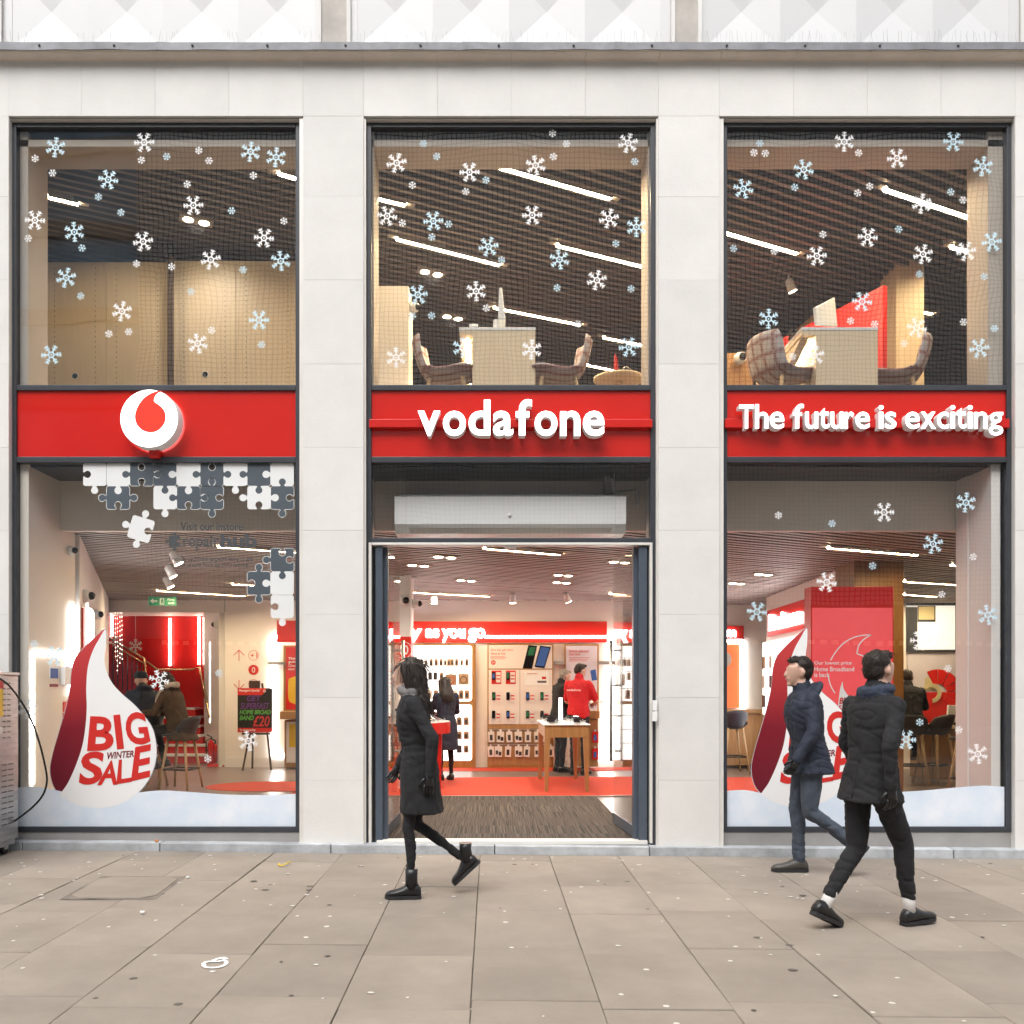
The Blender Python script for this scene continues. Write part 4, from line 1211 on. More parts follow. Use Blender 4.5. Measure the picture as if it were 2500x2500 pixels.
MB().box(-13.2, 26, OY - 8, OY + 0.3, 3.3, 4.595).build('canopy', 'opp_stone', ob)
MB().box(-13.2, 26, OY - 8, OY - 0.3, 0.0, 3.295).build('shopfront', 'opp_dark', ob)
for k in range(90):
    MB().box(-12.4 + k * 0.42, -12.4 + k * 0.42 + 0.22, OY - 0.28, OY - 0.2, 3.08, 3.25).build('canopy_lamp', 'amber', ob)
ob = thing('glass_building', (-22, OY, 0), 'blue glass fronted building across the street, mirrored in the first bay', 'building')
MB().box(-34, -13.4, OY - 8, OY - 0.6, 0, 24).build('glass_front', 'opp_glass', ob)
for k in range(7):
    MB().box(-34, -13.4, OY - 0.59, OY - 0.4, 2.5 + 3.2 * k, 3.1 + 3.2 * k).build('floor_band', 'opp_stone', ob)

# ---------------------------------------------------------------- things on the pavement
def blobs(n, seed, m, name, label, rmin, rmax):
    r = random.Random(seed); b = MB()
    for _ in range(n):
        x = r.uniform(-5, 5.4); y = r.uniform(-4.2, -0.15)
        y = -0.15 - (4.05) * (r.random() ** 1.2)
        rr_ = r.uniform(rmin, rmax)
        k = 8
        z = gz(x) + 0.0016
        ring = [(x + rr_ * r.uniform(0.75, 1.2) * math.cos(2 * math.pi * q / k), y + rr_ * r.uniform(0.7, 1.1) * math.sin(2 * math.pi * q / k), z) for q in range(k)]
        top = [(x + (p[0] - x) * 0.7, y + (p[1] - y) * 0.7, z + 0.0014) for p in ring]
        b.add(ring + top, [(q, (q + 1) % k, (q + 1) % k + k, q + k) for q in range(k)] + [tuple(range(k, 2 * k))])
    return b.build(name, m, kind='stuff', label=label, cat='chewing gum')
blobs(240, 21, 'gum_white', 'pale_gum_spots', 'pale chewing gum spots trodden into the paving slabs', 0.006, 0.019)
blobs(50, 22, 'gum_dark', 'dark_gum_spots', 'dark chewing gum spots trodden into the paving slabs', 0.01, 0.026)
def ground_at(px, py):
    # intersect with the sloping pavement
    z = GZ
    for _ in range(4):
        p = on_plane(px, py, z); z = gz(p.x)
    return p
# painted mark
b = MB()
P = [(497, 2352), (500, 2362), (520, 2364), (540, 2361), (552, 2354), (548, 2346), (530, 2349), (510, 2349), (497, 2352)]
def ribbon(b, P, w, lift=0.004):
    S = smooth_open([(ground_at(*p).x, ground_at(*p).y) for p in P], 5)
    V = []; Fc = []
    for i, p in enumerate(S):
        q0, q1 = Vector(S[max(i - 1, 0)]), Vector(S[min(i + 1, len(S) - 1)])
        t_ = (q1 - q0).normalized(); n = Vector((-t_.y, t_.x)) * w * (0.7 + 0.5 * random.random())
        for s_ in (-1, 1):
            v = Vector(p) + n * s_
            V.append((v.x, v.y, gz(v.x) + lift))
    for i in range(len(S) - 1): Fc.append((2 * i, 2 * i + 1, 2 * i + 3, 2 * i + 2))
    b.add(V, Fc)
ribbon(b, P, 0.012); ribbon(b, [(520, 2347), (532, 2342), (546, 2340), (551, 2344)], 0.014)
b.build('paint_mark', 'chalk', label='white spray paint loop on the paving', cat='paint mark')
b = MB()
S = [ground_at(*p) + Vector((0, 0, h)) for p, h in (((683, 2110), .006), ((680, 2114), .01), ((690, 2117), .012), ((700, 2113), .02), ((711, 2108), .012))]
b.tube([Vector(s) for s in smooth_open([tuple(s) for s in S], 5)], 0.006, 6)
b.build('yellow_strap', 'yellow', label='bright yellow scrap of strap lying on the paving', cat='litter')
for px, py, m, lb, s_ in ((349, 2232, 'paper', 'white cigarette end on the paving below the patched slab', 0.03), (460, 2146, 'paper', 'white scrap at the corner of the patched slab', 0.025), (383, 2052, 'orange_paper', 'small orange and white wrapper under the window sill', 0.03)):
    p = ground_at(px, py) if py > 2100 else at(px, py, -0.03)
    zz = gz(p.x) + 0.012 if py > 2100 else 0.098 - 0.008 * p.x + 0.012
    MB().tube([(p.x - s_ / 2, p.y, zz), (p.x + s_ / 2, p.y - 0.008, zz + 0.002)], 0.010, 8).build('litter_scrap', m, label=lb, cat='litter')
# the patched access cover set in the paving: outlined by a dark gap
q = [ground_at(*p) for p in ((145, 2197), (245, 2140), (455, 2140), (380, 2197))]
c4 = sum((Vector(v) for v in q), Vector()) / 4
b = MB()
n_ = [Vector((v.x, v.y, gz(v.x) + 0.0015)) for v in q]
ins = [v + (c4 - v).normalized() * 0.05 for v in n_]
oct_ = []
for i in range(4):
    a, c_, d_ = ins[i], ins[i - 1], ins[(i + 1) % 4]
    oct_ += [a + (c_ - a).normalized() * 0.08, a + (d_ - a).normalized() * 0.08]
t = thing('access_cover', (c4.x, c4.y, gz(c4.x)), 'slab-filled access cover with chamfered corners and dark gap in the paving', 'cover')
b.add([(v.x, v.y, gz(v.x) + 0.0025) for v in n_], [(0, 1, 2, 3)]); b.build('frame_gap', 'paving_base', t)
MB().add([(v.x, v.y, gz(v.x) + 0.0035) for v in oct_] + [(v.x, v.y, gz(v.x) + 0.006) for v in oct_], [tuple(range(8, 16))] + [(i, (i + 1) % 8, (i + 1) % 8 + 8, i + 8) for i in range(8)]).build('slab_infill', 'paving', t)

# ---------------------------------------------------------------- steel vendor cart at the edge, with its cable
defmat('cart_steel', mat('scratched_stainless', (0.50, 0.49, 0.485), 0.35, metal=0.75, noise=(3, 0.18), stretch=(2, 2, 14), bump=(30, 0.05)))
defmat('cart_slot', mat('louvre_slot', (0.16, 0.155, 0.15), 0.5, metal=0.5))
Yc0, Yc1 = -1.05, -0.10
xr = X_(45, Yc1)
t = thing('vendor_cart', (xr - 0.4, -0.5, gz(xr)), 'stainless steel vendor cart with louvred side standing at the pavement edge of the shop', 'cart')
zc0, zc1 = Z_(2045, Yc1), Z_(1650, Yc1)
MB().box(xr - 0.9, xr, Yc0, Yc1, zc0, zc1).build('body', 'cart_steel', t, bevel=0.008)
MB().box(xr - 0.92, xr + 0.008, Yc0 - 0.015, Yc1 + 0.01, zc1 + 0.0005, zc1 + 0.03).build('top', 'cart_steel', t, bevel=0.006)
for k in range(27):
    if 11 <= k < 15: continue
    z = zc1 - 0.06 - k * 0.046
    for j in range(2):
        ya = (-0.235 - j * 0.075) if k < 11 else (-0.19 - j * 0.10)
        w_ = 0.055 if k < 11 else 0.085
        MB().add([(xr + 0.001, ya, z), (xr + 0.001, ya - w_, z), (xr + 0.007, ya - w_, z - 0.010), (xr + 0.007, ya, z - 0.010), (xr + 0.001, ya, z - 0.012), (xr + 0.001, ya - w_, z - 0.012)], [(0, 1, 2, 3), (3, 2, 5, 4)]).build('louvre', 'cart_slot', t)
MB().box(xr + 0.001, xr + 0.003, -0.80, -0.345, Z_(1750, -.4), Z_(1682, -.4)).build('picture', 'yellow_print', t)
MB().box(xr + 0.001, xr + 0.0035, -0.80, -0.345, Z_(1681, -.4), Z_(1662, -.4)).build('picture_top', 'red_print', t)
MB().box(xr + 0.001, xr + 0.003, -0.55, -0.36, Z_(1791, -.4), Z_(1775, -.4)).build('sticker', 'paper', t)
MB().box(xr - 0.9, xr - 0.02, Yc0 + 0.02, Yc1 - 0.02, zc0 - 0.045, zc0 - 0.001).build('base_frame', 'cart_steel', t)
for yy in (Yc0 + 0.10, -0.24):
    xw = xr - 0.05
    zg = gz(xw)
    w_ = MB().lathe((xw - 0.014, yy, zg + 0.045), [(0.012, 0.002), (0.044, 0.0), (0.046, 0.006), (0.046, 0.022), (0.044, 0.028), (0.012, 0.026)], 20, axis='x').build('caster', 'black_plastic', t)
    MB().box(xw - 0.022, xw - 0.016, yy - 0.03, yy + 0.03, zg + 0.04, zc0 - 0.046).box(xw + 0.016, xw + 0.022, yy - 0.03, yy + 0.03, zg + 0.04, zc0 - 0.046).build('fork', 'steel', w_)
b = MB()
S = [(-8, 1652), (20, 1672), (50, 1710), (76, 1757), (98, 1820), (112, 1880), (114, 1912), (104, 1942), (80, 1970), (46, 1997), (30, 2008)]
Yk = [-0.42, -0.40, -0.38, -0.36, -0.34, -0.33, -0.32, -0.30, -0.27, -0.20, -0.16]
b.tube([Vector(v) for v in smooth_open([tuple(at(p[0], p[1], y)) for p, y in zip(S, Yk)], 6)], 0.0085, 8)
b.build('power_cable', 'black_plastic', label='thick black cable looping out from the steel vendor cart', cat='cable')
# ---------------------------------------------------------------- upper floor furniture
defmat('tartan', None)
mt, nt, b_ = _nt('grey_pink_tartan')
tcn = nt.nodes.new('ShaderNodeTexCoord')
w1 = nt.nodes.new('ShaderNodeTexWave'); w1.bands_direction = 'Y'; w1.inputs['Scale'].default_value = 2.6; w1.inputs['Distortion'].default_value = 0.6
w2 = nt.nodes.new('ShaderNodeTexWave'); w2.bands_direction = 'Z'; w2.inputs['Scale'].default_value = 2.3; w2.inputs['Distortion'].default_value = 0.6
ma = nt.nodes.new('ShaderNodeMath'); ma.operation = 'MAXIMUM'
rp = nt.nodes.new('ShaderNodeValToRGB')
rp.color_ramp.elements[0].position = 0.55; rp.color_ramp.elements[0].color = (0.50, 0.46, 0.45, 1)
rp.color_ramp.elements[1].position = 0.98; rp.color_ramp.elements[1].color = (0.30, 0.17, 0.16, 1)
e_ = rp.color_ramp.elements.new(0.85); e_.color = (0.42, 0.34, 0.33, 1)
for w_ in (w1, w2): nt.links.new(tcn.outputs['Object'], w_.inputs['Vector'])
nt.links.new(w1.outputs['Fac'], ma.inputs[0]); nt.links.new(w2.outputs['Fac'], ma.inputs[1]); nt.links.new(ma.outputs[0], rp.inputs['Fac']); nt.links.new(rp.outputs[0], b_.inputs['Base Color'])
b_.inputs['Roughness'].default_value = 0.9
MATS['tartan'] = mt

# pale wood cupboard fronts with lines of peg holes
Yp = 2.0
def cupboard(px0, px1, pyt, joints, holes, grommets, label):
    a = at(px0, pyt, Yp)
    t = thing('storage_wall', ((X_(px0, Yp) + X_(px1, Yp)) / 2, Yp, UZ), label, 'storage wall', 'pale wood storage walls upstairs')
    xs = [px0] + joints + [px1]
    for q0, q1 in zip(xs[:-1], xs[1:]):
        MB().box(X_(q0, Yp) + 0.002, X_(q1, Yp) - 0.002, Yp, Yp + 0.03, UZ, a.z).build('panel', 'oak_pale', t, bevel=0.002)
    MB().box(X_(px0, Yp) + 0.005, X_(px1, Yp) - 0.005, Yp + 0.032, Yp + 0.4, UZ, a.z - 0.01).build('carcass', 'oak_pale', t)
    b = MB()
    for hx in holes:
        y = 655
        while y < 935:
            c_ = at(hx, y, Yp - 0.0015)
            b.prism([(c_.x + 0.005 * math.cos(k), c_.z + 0.007 * math.sin(k)) for k in [2 * math.pi * q / 6 for q in range(6)]], Yp - 0.0015, Yp + 0.001)
            y += 12.5 if y > 685 or y < 650 else 14
    b.build('peg_holes', 'black_plastic', t, kind='stuff')
    for gx_, gy_, r_ in grommets:
        c_ = at(gx_, gy_, Yp)
        g = MB().lathe((c_.x, Yp, c_.z), [(0.030, -0.004), (0.036, -0.003), (0.038, 0.001)], 24, axis='y').build('cable_grommet', 'white_plastic', t)
        MB().lathe((c_.x, Yp, c_.z), [(0.0001, -0.003), (0.030, -0.003)], 20, axis='y').build('hole', 'black_plastic', g)
    return t
cupboard(104, 409, 640, [259], [133, 233, 284, 385], [(183, 918, 9)], 'pale wood storage wall with peg holes beside the cool grey reflection')
cupboard(424, 745, 637, [576], [449, 549, 601, 703], [(501, 914, 9)], 'pale wood storage wall with peg holes and a dark cable hole')
t = thing('floor_stand', (X_(416, 1.90), 1.90, UZ), 'dark brown floor post with flared head between the pale wood storage walls', 'post')
MB().box(X_(410, 1.90), X_(423, 1.90), 1.88, 1.93, UZ, Z_(628, 1.90)).build('post', 'brown_metal', t, bevel=0.004)
MB().hexa([(X_(408, 1.90), 1.87, Z_(626, 1.90)), (X_(424, 1.90), 1.87, Z_(626, 1.90)), (X_(424, 1.90), 1.95, Z_(626, 1.90)), (X_(408, 1.90), 1.95, Z_(626, 1.90)), (X_(398, 1.90), 1.84, Z_(600, 1.90)), (X_(426, 1.90), 1.84, Z_(600, 1.90)), (X_(426, 1.90), 1.98, Z_(600, 1.90)), (X_(398, 1.90), 1.98, Z_(600, 1.90))]).build('head', 'black_plastic', t)

# tartan chairs
def tartan_chair(loc, rz, label, first=[None]):
    if first[0] is not None: return dup(first[0], loc, rz, label)
    t = thing('tub_chair', (0, 0, 0), label, 'chair', 'tartan chairs upstairs')
    prof = smooth_open([(0.27, 0.46), (0.16, 0.47), (0.0, 0.445), (-0.13, 0.45), (-0.21, 0.51), (-0.255, 0.60), (-0.29, 0.72), (-0.315, 0.83)], 3)
    W = 9
    V = []; Fc = []
    n = len(prof)
    for side in (1, -1):
        for i, (x, z) in enumerate(prof):
            q0, q1 = prof[max(i - 1, 0)], prof[min(i + 1, n - 1)]
            tx_, tz_ = q1[0] - q0[0], q1[1] - q0[1]
            L_ = math.hypot(tx_, tz_); nx, nz = tz_ / L_, -tx_ / L_
            fr = i / (n - 1)
            th = (0.045 - 0.012 * fr) * side
            hw = 0.25 if fr < 0.8 else 0.25 - 0.05 * ((fr - 0.8) / 0.2) ** 2
            if fr < 0.15: hw = 0.22 + 0.03 * fr / 0.15
            for j in range(W):
                u_ = -1 + 2 * j / (W - 1)
                curl = 0.055 * abs(u_) ** 2.5 * (0.3 + 0.9 * max(0, fr - 0.3))
                e = (1 - abs(u_) ** 6 * 0.75)
                end = 1 - 0.8 * (abs(2 * fr - 1) ** 16)
                V.append((x + nx * th * e * end + curl * 1.5, u_ * hw, z + nz * th * e * end + (0.03 * abs(u_) ** 2.5 if fr < 0.5 else 0)))
    for s_ in range(2):
        b0 = s_ * n * W
        for i in range(n - 1):
            for j in range(W - 1):
                q = [b0 + i * W + j, b0 + i * W + j + 1, b0 + (i + 1) * W + j + 1, b0 + (i + 1) * W + j]
                Fc.append(q if s_ else q[::-1])
    o = n * W
    for i in range(n - 1):
        Fc.append((i * W, (i + 1) * W, o + (i + 1) * W, o + i * W)); j = W - 1
        Fc.append((i * W + j, o + i * W + j, o + (i + 1) * W + j, (i + 1) * W + j))
    for j in range(W - 1):
        Fc.append((j, o + j, o + j + 1, j + 1)); i = (n - 1) * W
        Fc.append((i + j, i + j + 1, o + i + j + 1, o + i + j))
    MB().add(V, Fc, 0, True).build('shell', 'tartan', t)
    for sx in (-1, 1):
        for sy in (-1, 1):
            MB().tube([(0.02 + 0.16 * sx, 0.15 * sy, 0.41), (0.02 + 0.24 * sx, 0.21 * sy, 0.0)], [0.022, 0.013], 8).build('leg', 'oak_leg', t)
    t.location = loc; t.rotation_euler = (0, 0, rz); t['_w'] = list(loc)
    first[0] = t
    return t
def upx(px, Y): return X_(px, Y)
tartan_chair((upx(1090, .95), 0.95, UZ), R(-6), 'tartan chair facing the monitor desk from the white column side')
tartan_chair((upx(1362, .95), 0.95, UZ), R(186), 'tartan chair on the far side of the desk with the upright monitor')
tartan_chair((upx(1910, .95), 0.95, UZ), R(24), 'tartan chair beside the slanted desk support, above the slogan sign')
tartan_chair((upx(2185, 1.0), 1.0, UZ), R(160), 'tartan chair in front of the wooden column, above the slogan sign')

# desks
def desk(px0, px1, pxt0, pyt, label, slant=False):
    Y0, Y1 = 0.72, 2.2
    zt_ = Z_(pyt, Y0)
    t = thing('desk', (X_((px0 + px1) / 2, Y0), (Y0 + Y1) / 2, UZ), label, 'desk', 'desks upstairs')
    MB().box(X_(px0, Y0), X_(px1, Y0), Y0, Y1, UZ, zt_ - 0.031).build('pedestal', 'oak_pale', t, bevel=0.003)
    MB().box(X_(pxt0, Y0), X_(px1, Y0) + .002, Y0 - 0.004, Y1, zt_ - 0.03, zt_).build('top', 'white_plastic', t, bevel=0.003)
    MB().box(X_(pxt0, Y0) + .004, X_(px0, Y0) - .001, Y0, Y1, zt_ - 0.075, zt_ - 0.031).build('apron', 'oak_pale', t)
    MB().box(X_(px0, Y0) - 0.06, X_(px0, Y0) - 0.04, Y0 + 0.1, Y1 - 0.1, zt_ - 0.082, zt_ - 0.076).build('under_light', 'led', t)
    if slant:
        MB().hexa([(X_(1890, Y0), 1.25, UZ), (X_(1905, Y0), 1.25, UZ), (X_(1905, Y0), 1.6, UZ), (X_(1890, Y0), 1.6, UZ), (X_(1960, Y0), Y0 + .05, zt_ - 0.08), (X_(1980, Y0), Y0 + .05, zt_ - 0.08), (X_(1980, Y0), 1.3, zt_ - 0.08), (X_(1960, Y0), 1.3, zt_ - 0.08)]).build('slanted_side', 'oak_pale', t)
    return t, zt_
d1, z1_ = desk(1153, 1307, 1121, 799, 'pale oak desk with a white top above the entrance sign')
d2, z2_ = desk(1992, 2143, 1956, 799, 'pale oak desk with a slanted support above the slogan sign', True)
t = thing('monitor', (X_(1225, .9), 0.9, z1_), 'white monitor seen edge on standing on the desk above the entrance sign', 'monitor')
c_ = at(1224, 760, 0.9)
MB().hexa([(c_.x - 0.035, 0.75, c_.z - 0.14), (c_.x + 0.04, 0.75, c_.z - 0.14), (c_.x + 0.04, 1.2, c_.z - 0.14), (c_.x - 0.035, 1.2, c_.z - 0.14), (c_.x - 0.025, 0.75, c_.z + 0.17), (c_.x + 0.005, 0.75, c_.z + 0.17), (c_.x + 0.005, 1.2, c_.z + 0.17), (c_.x - 0.025, 1.2, c_.z + 0.17)]).build('screen_body', 'white_plastic', t, bevel=0.01)
MB().lathe((c_.x - 0.05, 0.95, z1_), [(0.0001, 0.0), (0.10, 0.0), (0.10, 0.015), (0.03, 0.03), (0.03, 0.16)], 20).build('stand', 'white_plastic', t)
MB().pbox(1146, 790, 1167, 798, 0.8, 0.9).build('card_reader', 'white_plastic', label='small white box on the desk above the entrance sign', cat='box', bevel=0.006)
t = thing('monitor', (X_(2015, .95), 0.95, z2_), 'white monitor turned away on the desk above the slogan sign', 'monitor')
a, b, c__, d_ = at(1983, 797, .85), at(2041, 799, 1.05), at(2032, 727, 1.1), at(1990, 757, .9)
zz = (a.z, b.z, c__.z, c__.z)
def panel3(P, th, nm, m, par, bev=0.006):
    P = [Vector(p) for p in P]
    n = (P[1] - P[0]).cross(P[3] - P[0]).normalized() * th
    MB().hexa([P[0], P[1], P[1] + n, P[0] + n, P[3], P[2], P[2] + n, P[3] + n]).build(nm, m, par, bevel=bev)
panel3([at(1988, 796, .85), at(2038, 799, 1.15), at(2031, 728, 1.10), at(1984, 752, .82)], 0.03, 'screen_body', 'white_plastic', t)
MB().lathe((X_(2014, 1.0), 1.0, z2_), [(0.0001, 0.0), (0.10, 0.0), (0.10, 0.012), (0.025, 0.03), (0.025, 0.10)], 18).build('stand', 'white_plastic', t)
t = thing('desk_phone', (X_(1945, .9), .9, z2_), 'dark desk phone at the edge of the desk above the slogan sign', 'phone')
MB().hexa([(X_(1935, .9), .85, z2_), (X_(1955, .9), .85, z2_), (X_(1955, .9), 1.05, z2_), (X_(1935, .9), 1.05, z2_), (X_(1937, .9), .87, z2_ + .03), (X_(1955, .9), .87, z2_ + .045), (X_(1955, .9), 1.03, z2_ + .045), (X_(1937, .9), 1.03, z2_ + .03)]).build('base', 'black_plastic', t, bevel=0.006)
MB().tube([(X_(1936, .9), .88, z2_ + .045), (X_(1936, .9), 1.03, z2_ + .05)], 0.018, 10).build('handset', 'black_plastic', t)

# white half-height column, wooden column, red and wooden screens
MB().box(X_(905, 1.7), X_(998, 1.7), 1.7, 2.2, UZ, Z_(697, 1.7)).build('partition_block', 'wall', loc=(X_(950, 1.7), 1.95, UZ), bevel=0.01, label='plain cream half-height block beside the tartan chair', cat='partition')
MB().box(X_(2188, 2.47), X_(2256, 2.47), 2.47, 2.9, UZ, CU + .1).build('wooden_column', 'oak_pale', loc=(X_(2222, 2.47), 2.7, UZ), label='square pale wood column behind the tartan chair, above the slogan sign', cat='column')
wl = wall_line('red_screen', (4.13, 1.5), (3.43, 3.2), UZ, 5.69, 'red_sign', 0.06)
del wl['kind']; tagit(wl, 'sloping red screen wall behind the desk above the slogan sign', 'screen')
wl = wall_line('wooden_screen', (X_(1988, 3.3), 3.3), (X_(1885, 4.5), 4.5), UZ, 6.12, 'oak', 0.06)
del wl['kind']; tagit(wl, 'wooden screen wall behind the red screen upstairs', 'screen')
MB().box(X_(1755, 2.4), X_(1838, 2.4), 2.4, 2.9, UZ, Z_(862, 2.4)).build('counter_block', 'oak', loc=(X_(1800, 2.4), 2.65, UZ), label='low wooden counter end behind the tartan chair above the slogan sign', cat='counter')
# round table with clutter
t = thing('side_table', (X_(1510, 1.6), 1.6, UZ), 'low round wooden table at the corner of the window above the entrance sign', 'table')
zt_ = Z_(908, 1.6)
c_ = at(1512, 908, 1.75)
MB().lathe((c_.x, 1.8, zt_ - 0.04), [(0.0001, 0), (0.24, 0), (0.27, 0.02), (0.27, 0.04), (0.0001, 0.04)], 36).build('top', 'oak_pale', t)
MB().cyl((c_.x, 1.8, UZ), (c_.x, 1.8, zt_ - 0.041), 0.05).build('pedestal', 'oak_pale', t)
panel3([(X_(1498, 1.62), 1.62, zt_ + 0.001), (X_(1512, 1.62), 1.72, zt_ + 0.001), (X_(1508, 1.62), 1.72, zt_ + 0.2), (X_(1499, 1.62), 1.62, zt_ + 0.2)], 0.012, 'sign_card', 'red_print', None)
o = bpy.data.objects['sign_card']; tagit(o, 'small red sign card propped on the round wooden table', 'sign')
b = MB().tube([Vector(v) for v in smooth_open([(c_.x + .02, 1.75, zt_ + .002), (c_.x + .03, 1.75, zt_ + .07), (c_.x + .08, 1.76, zt_ + .11), (c_.x + .13, 1.78, zt_ + .07), (c_.x + .12, 1.8, zt_ + .003)], 5)], 0.008, 8)
b.build('headphones', 'grey_plastic', label='thin headphones standing on the round wooden table', cat='headphones')
def dome_camera(p, label, r=0.06, d=(0, -1, 0), group='dome security cameras'):
    p = Vector(p); d = Vector(d).normalized()
    t = thing('security_camera', p, label, 'camera', group)
    MB().tube([p, p + d * r * 0.5, p + d * r * 1.2], [r * 0.95, r, r * 0.8], 20).build('housing', 'white_plastic', t)
    MB().ball(p + d * r * 1.25, r * 0.62, 16, 10).build('lens_dome', 'black_gloss', t)
    return t
dome_camera(at(1803, 877, 2.38), 'white dome camera beside the tartan chair above the slogan sign', 0.07, (0.3, -1, 0))
dome_camera(at(1003, 752, 1.8), 'pale dome camera on the side of the cream block upstairs', 0.06, (1, -0.4, 0))
# ---------------------------------------------------------------- ground floor: things seen through the first window
def flat(b, px0, py0, px1, py1, Y, th=0.004): return b.pbox(px0, py0, px1, py1, Y, Y + th)
def flat_obj(name, px0, py0, px1, py1, Y, m, parent=None, th=0.004, **kw): return flat(MB(), px0, py0, px1, py1, Y, th).build(name, m, parent, **kw)
# light line on the window lining
Yl = 0.16
xl = LXL + 0.006
t = thing('lining_light', (LXL, 0.3, FZ), 'thin white light line framing the window lining beside the steel cart', 'light')
MB().box(xl, xl + 0.012, 0.16, 0.19, Z_(1915, Yl), Z_(1590, Yl)).build('upright', 'led_cool', t)
MB().box(xl, xl + 0.010, 0.192, 0.95, Z_(1590, Yl) - 0.022, Z_(1590, Yl)).build('crossbar', 'led_cool', t)
def lin(px0, py0, px1, py1, nm, m, label=None, cat=None, th=0.008, parent=None):       # a thing on the lining board
    y0 = F * LXL / (px0 - CX) - D; y1 = F * LXL / (px1 - CX) - D
    ym = (y0 + y1) / 2
    b = MB().box(LXL + 0.0005, LXL + th, y0, y1, Z_(py1, ym), Z_(py0, ym))
    return b.build(nm, m, parent, label=label, cat=cat)
o = lin(120, 1625, 141, 1657, 'notice', 'white_print', 'blue and white notice with a red foot on the window lining', 'notice')
MATS['blue_print'] = mat('blue_print_ink', (0.03, 0.10, 0.42), 0.5)
lin(121, 1632, 140, 1656, 'blue_field', 'blue_print', th=0.0095, parent=o); lin(121, 1670, 140, 1677, 'red_foot', 'maroon_print', th=0.0095, parent=o)
lin(147, 1628, 170, 1672, 'wall_box', 'white_plastic', 'plain white box fixed to the window lining beside the notice', 'box', th=0.05)
lin(153, 1713, 162, 1738, 'wall_notice', 'red_print', 'upper small red notice low on the window lining', 'notice')
lin(153, 1740, 162, 1760, 'wall_notice', 'red_print', 'lower small red notice low on the window lining', 'notice')
# side wall: light bars, red panel, cameras
wu = (Vector(WL1) - Vector(WL0)).normalized(); wnr = Vector((wu.y, -wu.x))
if wnr.x < 0: wnr = -wnr
def on_side(px):                                              # where the line of sight meets the angled side wall
    k = (px - CX) / F
    p0 = Vector(WL0) + wnr * 0.05
    # X = k (Y + D)
    s_ = (k * (p0.y + D) - p0.x) / (wu.x - k * wu.y)
    q = p0 + wu * s_
    return q
def side_bar(px0, px1, py0, py1, nm, m, th, label=None, cat=None, group=None):
    q0, q1 = on_side(px0), on_side(px1)
    c_ = (q0 + q1) / 2 + wnr * (th / 2 + 0.002)
    b = MB().obox((c_.x, c_.y), (wu.x, wu.y), (q1 - q0).length / 2, th / 2, Z_(py1, c_.y), Z_(py0, c_.y))
    return b.build(nm, m, label=label, cat=cat, group=group)
MB().box(LXL + 0.002, LXL + 0.03, 0.90, 1.0, Z_(1700, .95), Z_(1480, .95)).build('light_column', 'led_cool', label='bright white light column at the end of the window lining', cat='light', group='light columns on the side wall')
side_bar(210, 217, 1490, 1640, 'light_column', 'led_cool', 0.05, 'bright white light column on the side wall, farther from the cart', 'light', 'light columns on the side wall')
side_bar(198, 208, 1490, 1640, 'wall_panel', 'red_sign', 0.02, 'red wall panel between the two bright light columns', 'panel')
dome_camera((LXL + .001, 0.92, Z_(1345, .92)), 'round white camera dome high on the side wall under the jigsaw film', 0.05, (1, -0.5, 0))
q = on_side(203); dome_camera((q.x, q.y, Z_(1455, q.y)), 'white camera with black dome above the two light columns', 0.07, (1, -0.1, 0))
q = on_side(230); dome_camera((q.x, q.y, Z_(1500, q.y)), 'white camera with black dome at the corner of the red stairwell', 0.065, (1, -0.1, 0))
dome_camera((-4.82, BY + 0.28, Z_(1525, BY + .3)), 'white camera with black dome on the jamb of the red stairwell', 0.07, (-1, -0.3, 0))
# fire exit sign
Ye = 6.4
t = thing('exit_sign', at(396, 1478, Ye), 'green fire exit sign with a white arrow hanging above the stairwell', 'sign')
flat_obj('board', 363, 1457, 430, 1478, Ye, 'green_sign', t, th=0.02)
text('word', 'Fire', 409, 1461, 426, 1467, Ye - 0.001, 'white_print', t, bold=0.02)
text('word', 'exit', 410, 1469, 426, 1475, Ye - 0.001, 'white_print', t, bold=0.02)
Y_ = Ye - 0.003
MB().prism([(p.x, p.z) for p in [at(*v, Y_) for v in ((366, 1467.5), (374, 1474), (375, 1470), (384, 1470), (384, 1465), (375, 1465), (374, 1461))]], Y_, Y_ + 0.002).build('arrow', 'white_print', t)
b = flat(MB(), 390, 1460, 401, 1476, Y_, 0.002); b.build('pictogram_door', 'white_print', t)
MB().prism([(p.x, p.z) for p in [at(*v, Y_ - .002) for v in ((392, 1474), (395, 1474), (396, 1470), (399, 1474), (400, 1472), (397, 1467), (400, 1466), (397, 1464), (397, 1461), (395, 1461), (394, 1465), (391, 1468), (394, 1468))]], Y_ - 0.002, Y_ - 0.0005).build('runner', 'green_sign', t)
for px in (370, 424):
    p = at(px, 1457, Ye + 0.01)
    MB().cyl((p.x, p.y, p.z), (p.x, p.y, CZ + .02), 0.003, seg=6).build('hanger', 'steel', t)
